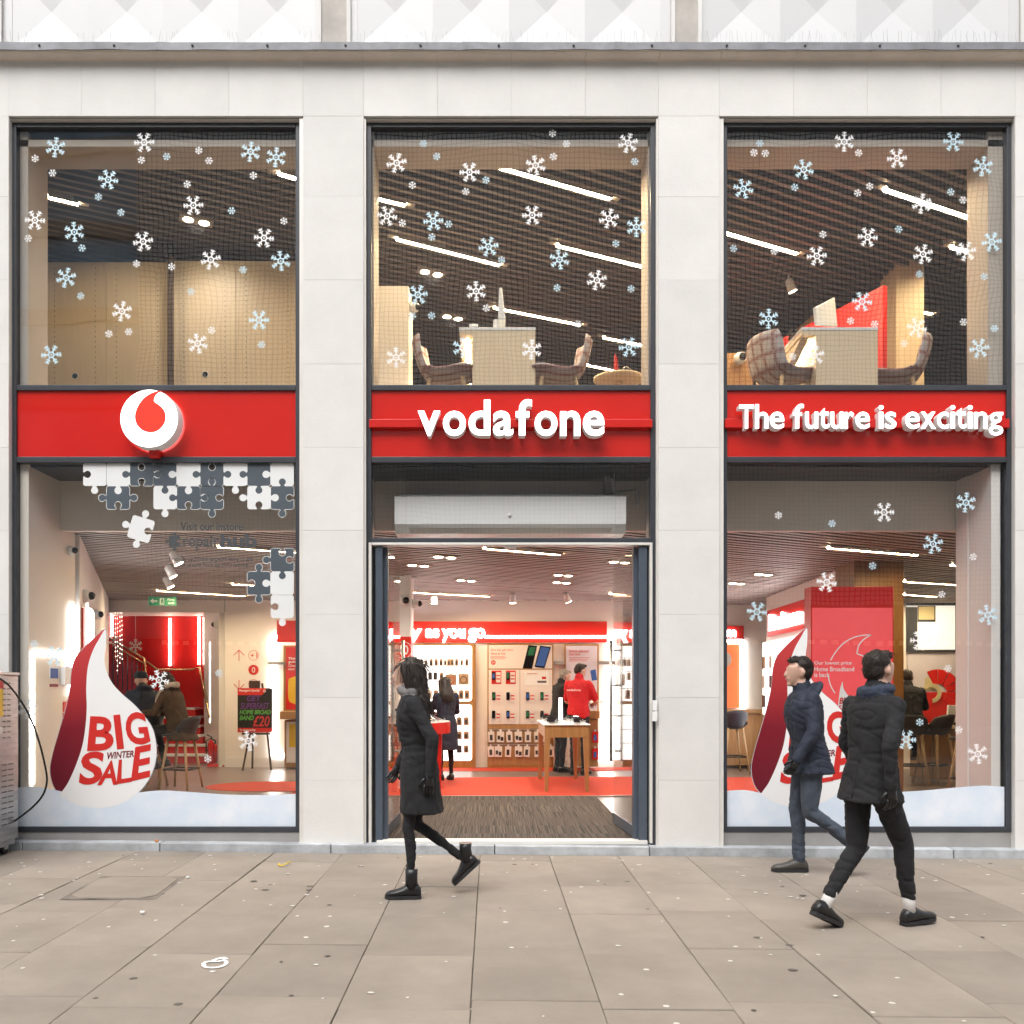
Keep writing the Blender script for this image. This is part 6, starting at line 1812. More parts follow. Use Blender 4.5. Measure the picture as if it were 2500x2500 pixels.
# phone board
Yq = BY - 0.16
t = thing('phone_board', at(1270, 1874, Yq), 'oak framed display of phones with a white header and a wood lower panel', 'display')
MB().pbox(1190, 1572, 1351, 1874, Yq + 0.01, BY - 0.001).build('carcass', 'oak_edge', t)
flat_obj('header_panel', 1193, 1575, 1348, 1632, Yq, 'card_white', t, th=0.009)
flat_obj('phone_panel', 1193, 1635, 1348, 1768, Yq, 'card_white', t, th=0.009)
flat_obj('groove', 1268.5, 1635, 1270, 1768, Yq - 0.0015, 'grey_plastic', t, th=0.001)
flat_obj('lower_panel', 1193, 1771, 1348, 1868, Yq + 0.0, 'oak', t, th=0.009)
for s_, y0_ in (("Give the gift that's", 1584), ('twice as nice', 1592)): text('line', s_, 1198, y0_, 1198 + 2.75 * len(s_), y0_ + 6.5, Yq - 0.002, 'red_print', t, bold=0.004)
for k in range(3): flat_obj('small_print', 1198, 1602 + 3 * k, 1232 + 5 * (k % 2), 1603 + 3 * k, Yq - 0.002, 'red_pen', t, th=0.001)
c_ = at(1204.5, 1617.5, Yq - .002)
MB().lathe((c_.x, c_.y, c_.z), [(0.0001, -0.001), (0.04, -0.001)], 24, axis='y').build('price_disc', 'red_print', t)
text('price', '30', 1201, 1615, 1208, 1620, Yq - 0.006, 'white_print', t)
def quad_prism(P, Y, th, nm, m, par): return MB().prism([(p.x, p.z) for p in [at(*v, Y) for v in P]], Y, Y + th).build(nm, m, par)
quad_prism([(1276, 1632), (1299, 1632), (1311, 1577), (1290, 1575)], Yq - .006, 0.004, 'phone_picture', 'black_gloss', t)
quad_prism([(1288, 1600), (1303, 1600), (1308, 1580), (1293, 1580)], Yq - .008, 0.0015, 'screen_picture', 'screen_green', t)
quad_prism([(1305, 1628), (1329, 1631), (1345, 1580), (1319, 1576)], Yq - .006, 0.004, 'phone_picture', 'black_gloss', t)
quad_prism([(1308, 1625), (1328, 1627), (1342, 1582), (1321, 1579)], Yq - .008, 0.0015, 'screen_picture', 'screen_blue', t)
for r_, y_ in enumerate((1638, 1687, 1732)):
    for c_k, x_ in enumerate((1209, 1244, 1292, 1327)):
        if r_ == 0 and c_k > 1: continue
        lab = 'phone with price card on the phone board, %s row, %s from the lit wall' % (ORD[r_ + 1], ORD[c_k + 1])
        p = at(x_, y_ + 30, Yq - .03)
        u = thing('wall_phone', p, lab, 'phone', 'phones on the phone board')
        flat_obj('back_card', x_ - 9, y_ - 1, x_ + 15, y_ + 32, Yq - 0.004, 'red_sign' if r_ == 0 else 'card_white', u, th=0.003)
        flat_obj('price_card', x_ + 2, y_ + 3, x_ + 13, y_ + 28, Yq - 0.016, 'card_white', u, th=0.011)
        for q_ in range(2): flat_obj('price_stripe', x_ + 3, y_ + 10 + 8 * q_, x_ + 12, y_ + 13 + 8 * q_, Yq - 0.018, 'red_print', u, th=0.001)
        hb = flat(MB(), x_ - 8, y_ + 3, x_ + 0, y_ + 22, Yq - 0.03, 0.02).build('handset', 'black_gloss', u, bevel=0.004)
        flat_obj('screen', x_ - 7, y_ + 6, x_ - 1, y_ + 18, Yq - 0.032, ['screen_blue', 'screen_green', 'black_gloss'][(r_ + c_k) % 3], hb, th=0.0015)
t_n = thing('info_card', at(1309, 1673, Yq), 'white information card with small print and badges on the phone board', 'card')
flat_obj('card', 1280, 1639, 1340, 1673, Yq - 0.006, 'white_print', t_n, th=0.004)
flat_obj('red_badge', 1323, 1652, 1333, 1658, Yq - 0.008, 'red_print', t_n, th=0.001)
flat_obj('dark_badge', 1312, 1662, 1334, 1667, Yq - 0.008, 'dark_print', t_n, th=0.001)
text('line', "You're in control", 1286, 1642, 1312, 1646, Yq - 0.008, 'red_print', t_n)
for y_, x_l, nm in ((1786, [1199, 1222, 1243, 1265, 1289, 1313, 1335], 'upper'), (1822, [1198, 1217, 1241, 1266, 1287, 1314, 1344], 'lower')):
    MB().pbox(1193, y_ - 6, 1348, y_ - 3, Yq - 0.02, Yq - 0.001).build('hook_rail', 'steel', t)
    for k, x_ in enumerate(x_l):
        hook_card(x_, y_, 15 if k % 2 == 0 else 18, 26, Yq - 0.03, 'card_white', 'white card pack, %s rail under the phone board, %s from the lit wall' % (nm, ORD[k + 1]), 'packs under the phone board', pidx=k % 2, tilt=rs.uniform(-4, 4))
# framed poster and counter behind the staff member
t = thing('framed_poster', at(1420, 1740, BY - .05), 'white poster in an oak frame behind the staff member in red', 'poster')
flat_obj('frame', 1378, 1573, 1462, 1745, BY - 0.05, 'oak_edge', t, th=0.045)
MATS['lilac'] = mat('pale_lilac_print', (0.66, 0.63, 0.72), 0.5)
flat_obj('print', 1382, 1577, 1458, 1742, BY - 0.054, 'lilac', t, th=0.003)
text('line', 'Unlock unlimited', 1389, 1586, 1437, 1593, BY - 0.057, 'red_print', t, bold=0.006); text('line', 'chat time', 1389, 1594, 1416, 1600, BY - 0.057, 'red_print', t, bold=0.006)
for k in range(3): flat_obj('small_print', 1389, 1605 + 4 * k, 1440 - 4 * k, 1606.2 + 4 * k, BY - 0.057, 'red_pen', t, th=0.001)
quad_prism([(1445, 1662), (1458, 1660), (1454, 1634), (1441, 1637)], BY - .057, 0.002, 'phone_picture', 'screen_blue', t)
t = thing('oak_counter', (X_(1440, 7.0), 7.3, FZ), 'oak counter with hanging red packs beside the staff member', 'counter')
MB().pbox(1408, 1736, 1464, 1754, 6.95, 7.6).build('top', 'oak', t, bevel=0.004); MB().pbox(1412, 1755, 1460, 1872, 7.0, 7.58).build('body', 'oak', t, bevel=0.004)
for y_, nm in ((1786, 'upper'), (1827, 'lower')): hook_card(1453, y_, 15, 27, 6.985, 'red_sign', '%s red pack hanging on the end of the oak counter' % nm, 'red packs on the counter', pidx=0, picm='screen_blue')

# ---------------------------------------------------------------- seen through the window under the slogan
# red totem close behind the glass
Yo = 0.85
t = thing('display_totem', (X_(2080, Yo), Yo + .1, FZ), 'tall red totem with a lit screen standing behind the glass under the slogan', 'display totem')
xa, xb = X_(1980, Yo), X_(2182, Yo)
zt_ = Z_(1432, Yo)
MB().box(xa, xb, Yo, Yo + 0.19, FZ, zt_).build('body', 'red_metal', t, bevel=0.006)
MATS['screen_red'] = mat('lit_red_screen', (0.55, 0.04, 0.05), 0.25, noise=(1.6, 0), col2=(0.42, 0.02, 0.03), emit=(0.8, 0.12, 0.12), estr=0.4)
MATS['screen_white'] = mat('lit_pale_screen', (0.66, 0.56, 0.62), 0.25, emit=(0.9, 0.75, 0.82), estr=0.15)
Ys = Yo - 0.006
sc_ = flat_obj('screen', 1983, 1484, 2179, 1882, Ys, 'screen_red', t, th=0.0055)
flat_obj('lower_strip', 1983, 1883.5, 2179, 1931, Ys, 'screen_white', t, th=0.0055)
y_ = Ys - 0.001
def line3(P, w, nm, m, par, Y):
    S_ = smooth_open(P, 6)
    b = MB(); V = []; Fc = []
    for i, p in enumerate(S_):
        q0_, q1_ = np.array(S_[max(i - 1, 0)]), np.array(S_[min(i + 1, len(S_) - 1)])
        d_ = q1_ - q0_; d_ = d_ / (np.linalg.norm(d_) + 1e-9); n__ = np.array((-d_[1], d_[0])) * w
        for s_ in (-1, 1):
            v = at(p[0] + n__[0] * s_, p[1] + n__[1] * s_, Y); V.append((v.x, Y, v.z))
    for i in range(len(S_) - 1): Fc.append((2 * i, 2 * i + 2, 2 * i + 3, 2 * i + 1))
    b.add(V, Fc); b.build(nm, m, par, norm=False)
line3([(2028, 1612), (2040, 1592), (2060, 1570), (2085, 1556), (2108, 1551), (2127, 1550)], 1.4, 'outline', 'white_print', sc_, y_)
line3([(2127, 1550), (2110, 1560), (2097, 1575), (2092, 1596)], 1.4, 'outline', 'white_print', sc_, y_)
line3([(2092, 1596), (2112, 1604), (2128, 1620), (2137, 1638), (2140, 1650)], 1.4, 'outline', 'white_print', sc_, y_)
line3([(2022, 1650), (2026, 1668), (2032, 1682), (2039, 1692)], 1.4, 'outline', 'white_print', sc_, y_)
for s_, a, b_1, y0_ in (('Our lowest price', 1988, 2079, 1614), ('Home Broadband', 1988, 2085, 1628), ('is back', 1988, 2026, 1642)): text('line', s_, a, y0_, b_1, y0_ + 11, y_, 'white_print', sc_, depth=0.001, bold=0.012)
text('line', 'The future is exciting.', 2100, 1807, 2158, 1813, y_, 'white_print', sc_, depth=0.001)
text('line', 'Ready?', 2100, 1819, 2133, 1829, y_, 'white_print', sc_, depth=0.001, bold=0.01)
text('line', 'vodafone', 2119, 1837, 2168, 1847, y_, 'white_print', sc_, depth=0.001, bold=0.015)
c_ = at(2108, 1842, y_); rr_ = 8.5 * (y_ + D) / F
MB().lathe((c_.x, y_, c_.z), [(0.0001, -0.0005), (rr_, -0.0005)], 32, axis='y').build('logo_disc', 'white_print', sc_)
MB().prism(drop_mark(c_.x, c_.z - rr_ * .05, rr_ * 0.52, 0, 0), y_ - 0.002, y_ - 0.001).build('logo_drop', 'red_print', sc_)
text('line', 'details & terms', 2052, 1899, 2135, 1910, y_, 'dark_print', t, depth=0.001)
Pd = [(2057, 1664), (2059, 1680), (2068, 1695), (2078, 1708), (2082, 1722), (2078, 1735), (2066, 1743), (2053, 1740), (2046, 1728), (2048, 1705), (2051, 1682)]
MB().prism([(p.x, p.z) for p in [at(*v, y_ - .001) for v in smooth_closed(Pd, 4)]][::-1], y_ - 0.002, y_ - 0.0005).build('drop_picture', 'white_print', sc_)
text('word', 'BIG', 2050, 1701, 2078, 1717, y_ - 0.003, 'red_print', sc_, depth=0.001, bold=0.03, quad=((2051, 1703), (2077, 1700), (2079, 1716), (2049, 1719)))
text('word', 'SALE', 2046, 1720, 2080, 1734, y_ - 0.003, 'red_print', sc_, depth=0.001, bold=0.03, quad=((2048, 1722), (2080, 1719), (2078, 1732), (2047, 1735)))
# brown column
Ybc = 2.9
MB().box(X_(2086, Ybc), X_(2206, Ybc), Ybc, Ybc + 0.6, FZ, CZ + .12).build('brown_column', 'wood_column', loc=(X_(2146, Ybc), Ybc + .3, FZ), label='wide brown veneered column behind the red totem', cat='column')
# cream bulkhead wall receding from the column, red sign with neon words
pA, pB = (X_(2086, 3.3), 3.3), (X_(1880, 7.2), 7.2)
wl = wall_line('display_wall', pA, pB, FZ, CZ + .1, 'wall', 0.12)
wv = (Vector(pB) - Vector(pA)).normalized(); wn_ = Vector((wv.y, -wv.x))
if wn_.x > 0: wn_ = -wn_
def on_disp(px):
    k = (px - CX) / F
    p0 = Vector(pA) + wn_ * 0.07
    s_ = (k * (p0.y + D) - p0.x) / (wv.x - k * wv.y)
    return p0 + wv * s_
q0, q1 = on_disp(1966), on_disp(1890)
cq = (q0 + q1) / 2 + wn_ * 0.03
t = thing('angled_sign', (cq.x, cq.y, Z_(1550, cq.y)), 'red angled sign with white neon word receding beside the totem', 'sign')
uu = (q0 - q1).normalized()
MB().obox((cq.x, cq.y), (uu.x, uu.y), (q0 - q1).length / 2 + .2, 0.03, Z_(1545, cq.y), Z_(1478, cq.y)).build('band', 'red_sign', t)
w_ = (q0 - q1).length
text('neon_word', 'Business', 0, 0, 0, 0, 0, 'neon_white', t, depth=0.03, bold=0.03, frame=((q1.x + wn_.x * 0.065, q1.y + wn_.y * 0.065, Z_(1545, cq.y) + 0.08), (uu.x, uu.y, 0), w_ * 1.02, 0.26))
q0, q1 = on_disp(1972), on_disp(1868)
cq = (q0 + q1) / 2 + wn_ * 0.02
t = thing('lit_display', (cq.x, cq.y, FZ), 'white lit product wall receding under the red angled sign', 'display')
MB().obox((cq.x, cq.y), (uu.x, uu.y), (q0 - q1).length / 2, 0.02, 0.55, Z_(1560, cq.y)).build('lit_panel', 'lightbox', t)
for r_ in range(4):
    for k in range(5):
        c_ = q1 + (q0 - q1) * ((k + 0.4) / 5.2) + wn_ * 0.07
        zz = 2.0 - 0.32 * r_
        o = MB().obox((c_.x, c_.y), (uu.x, uu.y), 0.07, 0.012, zz - 0.2, zz).build('product_pack', ['kraft', 'card_white', 'card_dark'][(r_ + k) % 3], label='pack on the lit wall under the angled sign, %s row, %s from the corner' % (ORD[r_ + 1], ORD[k + 1]), cat='product pack', group='packs under the angled sign')
# far corner: red sign box, orange panel, light line, counter, stool
Yr = 8.6
MB().box(X_(1720, Yr), X_(1905, Yr), Yr, Yr + .1, FZ, CZ + .1).build('rear_wall', 'wall_white', loc=(0, 0, 0), kind='structure')
MB().pbox(1700, 1528, 1816, 1563, Yr - 0.06, Yr - 0.002).build('sign_box', 'red_sign', label='red sign box in the far corner above the orange lit panel', cat='sign')
text('neon_word', 'm', 1772, 1538, 1797, 1555, Yr - 0.08, 'neon_white', bpy.data.objects['sign_box.001'] if 'sign_box.001' in bpy.data.objects else None, depth=0.02, bold=0.03)
flat_obj('lit_poster', 1700, 1573, 1806, 1728, Yr - 0.03, 'orange_lit', None, th=0.025, label='orange lit panel in the far corner behind the navy stool', cat='panel')
c_ = at(1766, 1610, Yr - .034)
MB().lathe((c_.x, c_.y, c_.z), [(0.0001, 0), (0.15, 0)], 36, axis='y').build('white_disc', 'white_print', bpy.data.objects['lit_poster'])
led_poly([(1760, 1563), (1812, 1563), (1812, 1735)], 'white light line turning down beside the orange lit panel', Yr - 0.03, 0.035)
t = thing('wood_counter', (X_(1810, 7.9), 7.9, FZ), 'plain oak counter behind the navy stool', 'counter')
MB().pbox(1700, 1733, 1866, 1742, 7.5, 8.3).build('top', 'oak', t, bevel=0.004); MB().pbox(1700, 1743, 1862, 1868, 7.56, 8.25).build('front', 'oak', t)
bar_stool((X_(1788, 6.7), 6.7, FZ), R(95), 'navy bar stool at the oak counter in the far corner', 0.74, 'navy_seat')
# behind the totem on the other side: desk, monitor, stools, mirrored view, picture
t = thing('high_desk', (X_(2290, 5.8), 5.8, FZ), 'high wooden desk with a rounded end beyond the brown column', 'desk')
ztd = Z_(1771, 5.45)
MB().box(X_(2215, 5.45), X_(2440, 5.45), 5.45, 6.2, ztd - 0.05, ztd).build('top', 'oak_pale', t, bevel=0.008)
MB().box(X_(2262, 5.6), X_(2430, 5.6), 5.65, 6.15, FZ, ztd - 0.051).build('body', 'oak', t, bevel=0.02)
t = thing('monitor', (X_(2328, 5.6), 5.6, ztd), 'white monitor on the high desk beyond the brown column', 'monitor')
panel3([at(2309, 1765, 5.6), at(2336, 1768, 5.75), at(2338, 1722, 5.75), at(2312, 1721, 5.6)], 0.03, 'screen_body', 'white_plastic', t, 0.008)
MB().cyl((X_(2332, 5.7), 5.7, ztd), (X_(2332, 5.7), 5.7, ztd + 0.14), 0.03, seg=10).build('stand', 'white_plastic', t)
MB().pbox(2330, 1764, 2352, 1771, 5.5, 5.6).build('keyboard', 'black_plastic', label='dark keyboard on the high desk beside the white monitor', cat='keyboard')
S5 = on_plane(2282, 1912, FZ)
bar_stool((S5.x, S5.y, FZ), R(115), 'charcoal bar stool with oak legs at the high desk', 0.80, 'grey_seat')
bar_stool((X_(2222, S5.y - .1), S5.y - 0.1, FZ), R(75), 'bar stool under the customer in the black coat at the high desk', 0.80, 'grey_seat')
bar_stool((X_(2375, 3.0), 3.0, FZ), R(100), 'bar stool mostly hidden by the pale window lining', 0.74, 'navy_seat')
# large picture and framed panel for a reflection on the wall beyond
Yi = 7.4
MB().box(X_(2150, Yi), X_(2480, Yi), Yi, Yi + .1, FZ, CZ + .1).build('picture_wall', 'wall', loc=(0, 0, 0), kind='structure')
t = thing('wall_picture', at(2300, 1775, Yi - .03), 'large wall picture of a red quilted arch and cream letter above the high desk', 'picture')
flat_obj('backing', 2215, 1592, 2420, 1790, Yi - 0.02, 'lilac', t, th=0.018)
flat_obj('red_field', 2240, 1690, 2420, 1790, Yi - 0.024, 'red_print', t, th=0.003)
def arc(cx_, cy_, r0, r1, a0, a1, n=20):
    P = [(cx_ + r1 * math.cos(R(a0 + (a1 - a0) * k / n)), cy_ - r1 * math.sin(R(a0 + (a1 - a0) * k / n))) for k in range(n + 1)]
    P += [(cx_ + r0 * math.cos(R(a1 + (a0 - a1) * k / n)), cy_ - r0 * math.sin(R(a1 + (a0 - a1) * k / n))) for k in range(n + 1)]
    return P
for k in range(6):
    P = arc(2290, 1692, 22, 58, -50 + 28 * k + 1, -50 + 28 * (k + 1) - 1, 6)
    MB().prism([(p.x, p.z) for p in [at(*v, Yi - .04) for v in P]], Yi - 0.04, Yi - 0.025).build('quilt_segment', 'red_sign', t, bevel=0.004)
MATS['cream_print'] = mat('cream_print_ink', (0.62, 0.55, 0.32), 0.5)
P = arc(2275, 1692, 14, 24, -85, 150, 16)
MB().prism([(p.x, p.z) for p in [at(*v, Yi - .05) for v in P]], Yi - 0.05, Yi - 0.041).build('cream_letter', 'cream_print', t)
flat_obj('cream_block', 2258, 1655, 2290, 1685, Yi - 0.03, 'cream_print', t, th=0.004)
t = thing('mirrored_view', at(2285, 1590, Yi - .05), 'framed glowing cream panel on the far wall standing for a mirrored building', 'window')
MATS['glowing_view'] = mat('glowing_cream_panel', (0.72, 0.70, 0.64), 0.6, emit=(0.95, 0.93, 0.86), estr=0.5)  # added panel whose own glow stands for a reflected building in daylight
flat_obj('view_panel', 2214, 1476, 2420, 1592, Yi - 0.02, 'glowing_view', t, th=0.015)
for a, b_1, c_1, d_1 in ((2214, 1482, 2240, 1592), (2334, 1470, 2340, 1592)): flat_obj('mullion', a, c_1 if False else b_1, c_1, d_1, Yi - 0.05, 'frame', t, th=0.03)
for a, b_1, c_1, d_1 in ((2214, 1586, 2420, 1592), (2214, 1472, 2420, 1478)): flat_obj('rail', a, b_1, c_1, d_1, Yi - 0.052, 'frame', t, th=0.03)
flat_obj('far_window', 2241, 1479, 2284, 1518, Yi - 0.03, 'frame', t, th=0.008)
flat_obj('far_window_pane', 2243, 1481, 2281, 1513, Yi - 0.034, 'cream_print', t, th=0.003)
# lining fittings
def linr(py0, py1, y0, y1, nm, m, label, cat, th):
    return MB().box(LXR - 0.26 - 0.0 - th, LXR - 0.2605, 0.52 + y0, 0.52 + y1, Z_(py1, .55), Z_(py0, .55)).build(nm, m, label=label, cat=cat, bevel=0.004)
MB().pbox(2399, 1638, 2410, 1672, 0.475, 0.499).build('thermostat', 'white_plastic', label='small white thermostat on the window lining under the slogan', cat='thermostat', bevel=0.004)
t = thing('wall_socket', at(2394, 1912, .48), 'white double socket low on the window lining under the slogan', 'socket')
MB().pbox(2381, 1889, 2404, 1912, 0.485, 0.499).build('plate', 'white_plastic', t, bevel=0.004)
for px in (2387, 2398): MB().pbox(px - 2, 1893, px + 2, 1898, 0.48, 0.4845).build('switch', 'grey_plastic', t)
# ---------------------------------------------------------------- people
defmat('cloth_black', mat('black_wool_cloth', (0.014, 0.014, 0.016), 0.9, noise=(14, 0.3), bump=(18, 0.5)))
defmat('cloth_navy', mat('navy_padded_cloth', (0.016, 0.022, 0.040), 0.75, noise=(10, 0.3), bump=(14, 0.6)))
defmat('cloth_brown', mat('brown_wool_coat', (0.075, 0.048, 0.028), 0.92, noise=(12, 0.25), bump=(16, 0.5)))
defmat('cloth_grey', mat('charcoal_jacket_cloth', (0.045, 0.047, 0.052), 0.85, noise=(12, 0.25), bump=(16, 0.5)))
defmat('cloth_red', mat('red_polo_cloth', (0.55, 0.012, 0.018), 0.8, noise=(8, 0.12), bump=(12, 0.4)))
defmat('denim', mat('blue_grey_denim', (0.06, 0.075, 0.10), 0.9, noise=(16, 0.25), bump=(18, 0.4)))
defmat('denim_dark', mat('dark_denim', (0.018, 0.022, 0.030), 0.9, noise=(16, 0.25), bump=(18, 0.4)))
defmat('hair_dark', mat('dark_brown_hair', (0.022, 0.014, 0.010), 0.5, noise=(40, 0.4), stretch=(1, 1, 0.15), bump=(60, 0.5)))
defmat('hair_grey', mat('grey_hair', (0.30, 0.27, 0.24), 0.6, noise=(40, 0.3), bump=(60, 0.5)))
defmat('scarf', mat('pale_scarf_knit', (0.48, 0.40, 0.32), 0.95, noise=(20, 0.2), bump=(30, 0.6)))
defmat('scarf_grey', mat('grey_scarf_knit', (0.20, 0.19, 0.19), 0.95, noise=(20, 0.2), bump=(30, 0.6)))
defmat('scarf_dark', mat('dark_blue_scarf_knit', (0.03, 0.04, 0.065), 0.95, noise=(20, 0.2), bump=(30, 0.6)))
defmat('beanie', mat('navy_knit_hat', (0.012, 0.02, 0.035), 0.95, noise=(20, 0.3), bump=(40, 0.7)))
defmat('leather_black', mat('black_leather', (0.012, 0.012, 0.013), 0.35, noise=(10, 0.3), bump=(30, 0.25)))
defmat('leather_grey', mat('worn_brown_grey_leather', (0.07, 0.062, 0.055), 0.45, noise=(8, 0.3), bump=(25, 0.3)))
defmat('rubber', mat('black_rubber_sole', (0.02, 0.02, 0.021), 0.7))
defmat('sock_white', mat('white_cotton_sock', (0.75, 0.73, 0.71), 0.9))
defmat('lip', mat('lip_skin', (0.42, 0.17, 0.14), 0.5))
defmat('skin_light', mat('fair_skin', (0.58, 0.36, 0.27), 0.5, noise=(9, 0.06)))
from mathutils.kdtree import KDTree
from mathutils import noise as mnoise
from mathutils.bvhtree import BVHTree

def V3(*a): return Vector(a)
class Fig:
    def __init__(s): s.parts = []                       # (MB, region)
    def tube(s, pts, rad, reg, n=14, sub=5):
        P = smooth_open([tuple(p) for p in pts], sub) if len(pts) > 2 else [tuple(Vector(pts[0]).lerp(Vector(pts[1]), k / sub)) for k in range(sub + 1)]
        R_ = []
        m = len(pts)
        for i in range(len(P)):
            f = i / (len(P) - 1) * (m - 1); a = int(min(f, m - 2)); R_.append(rad[a] + (rad[a + 1] - rad[a]) * (f - a))
        b = MB(); b.tube([Vector(p) for p in P], R_, n)
        b.ball(P[0], R_[0], 12, 8); b.ball(P[-1], R_[-1], 12, 8)
        s.parts.append((b, reg))
    def loft(s, rings, reg, n=22, sub=4):
        """rings: (centre, rx forward, ry sideways, tilt about y)"""
        Q = smooth_open([(r[0][0], r[0][1], r[0][2], r[1], r[2], r[3] if len(r) > 3 else 0.0) for r in rings], sub)
        V = []; Fc = []
        for x, y, z, rx, ry, tl in Q:
            for k in range(n):
                a = 2 * math.pi * k / n
                c_, s_ = math.cos(a), math.sin(a)
                e = 2.5
                rr_ = (abs(c_) ** e + abs(s_) ** e) ** (-1 / e)
                dx = rx * c_ * rr_
                V.append((x + dx * math.cos(tl), y + ry * s_ * rr_, z - dx * math.sin(tl)))
        m = len(Q)
        for i in range(m - 1):
            for k in range(n):
                a, b_2 = i * n + k, i * n + (k + 1) % n
                Fc.append((a, b_2, b_2 + n, a + n))
        Fc.append(tuple(range(n))[::-1]); Fc.append(tuple((m - 1) * n + k for k in range(n)))
        b = MB(); b.add(V, Fc); s.parts.append((b, reg))
    def ball(s, c, r, reg): b = MB(); b.ball(c, r, 18, 12); s.parts.append((b, reg))
    def finish(s, name, mats, order, voxel=0.0115, smooth=5, wrinkle=0.0):
        al = MB()
        kd_pts = []
        for b, reg in s.parts:
            al.add(b.v, b.f)
            for v in b.v: kd_pts.append((v, order.index(reg)))
            for f in b.f:
                if len(f) <= 4: kd_pts.append((tuple(np.mean([b.v[i] for i in f], axis=0)), order.index(reg)))
        me = al.mesh('tmp', [])
        bm = bmesh.new(); bm.from_mesh(me); bmesh.ops.recalc_face_normals(bm, faces=bm.faces); bm.to_mesh(me); bm.free()
        o = bpy.data.objects.new('tmp', me); COL.objects.link(o)
        md = o.modifiers.new('r', 'REMESH'); md.mode = 'VOXEL'; md.voxel_size = voxel; md.use_smooth_shade = True
        md = o.modifiers.new('s', 'SMOOTH'); md.iterations = smooth; md.factor = 0.5
        dg = bpy.context.evaluated_depsgraph_get()
        me2 = bpy.data.meshes.new_from_object(o.evaluated_get(dg))
        bpy.data.objects.remove(o)
        kd = KDTree(len(kd_pts))
        for i, (p, r) in enumerate(kd_pts): kd.insert(p, i)
        kd.balance()
        me2.materials.clear()
        for r in order: me2.materials.append(MATS[mats[r]])
        idx = []
        for p in me2.polygons:
            _, i, _ = kd.find(p.center); idx.append(kd_pts[i][1])
        # even out the region borders, then press folds into the cloth
        ed = {}
        nb = [[] for _ in me2.polygons]
        for p in me2.polygons:
            for k in p.edge_keys:
                if k in ed: nb[ed[k]].append(p.index); nb[p.index].append(ed[k])
                else: ed[k] = p.index
        for _ in range(4):
            new = list(idx)
            for i, q in enumerate(nb):
                c_ = [idx[j] for j in q] + [idx[i]]
                new[i] = max(set(c_), key=c_.count)
            idx = new
        if wrinkle:
            vr = [0] * len(me2.vertices)
            for p in me2.polygons:
                if order[idx[p.index]] in ('skin', 'sock'):
                    for v in p.vertices: vr[v] = 1
            seed = random.uniform(0, 50)
            nrm = [v.normal.copy() for v in me2.vertices]
            for v in me2.vertices:
                if vr[v.index]: continue
                c = v.co
                f1 = mnoise.noise(Vector((c.x * 8 + seed, c.y * 8, c.z * 3.2)))
                f2 = mnoise.noise(Vector((c.x * 7 + c.z * 9, c.y * 7 + seed, c.z * 13)))
                f3 = mnoise.noise(Vector((c.x * 22 + seed, c.y * 22, c.z * 22)))
                f4 = mnoise.noise(Vector((c.x * 3 + seed, c.y * 3 + 9, c.z * 3)))
                cr = max(0.0, 1 - abs(f1) / 0.16) * 0.9 * (0.5 + f4) + max(0.0, 1 - abs(f2) / 0.2) * 0.7 * (0.5 - f4)
                v.co = c + nrm[v.index] * (wrinkle * (-cr + f3 * 0.14 + f4 * 0.3))
        me2.polygons.foreach_set('material_index', idx)
        me2.polygons.foreach_set('use_smooth', [True] * len(me2.polygons))
        me2.name = name
        return me2

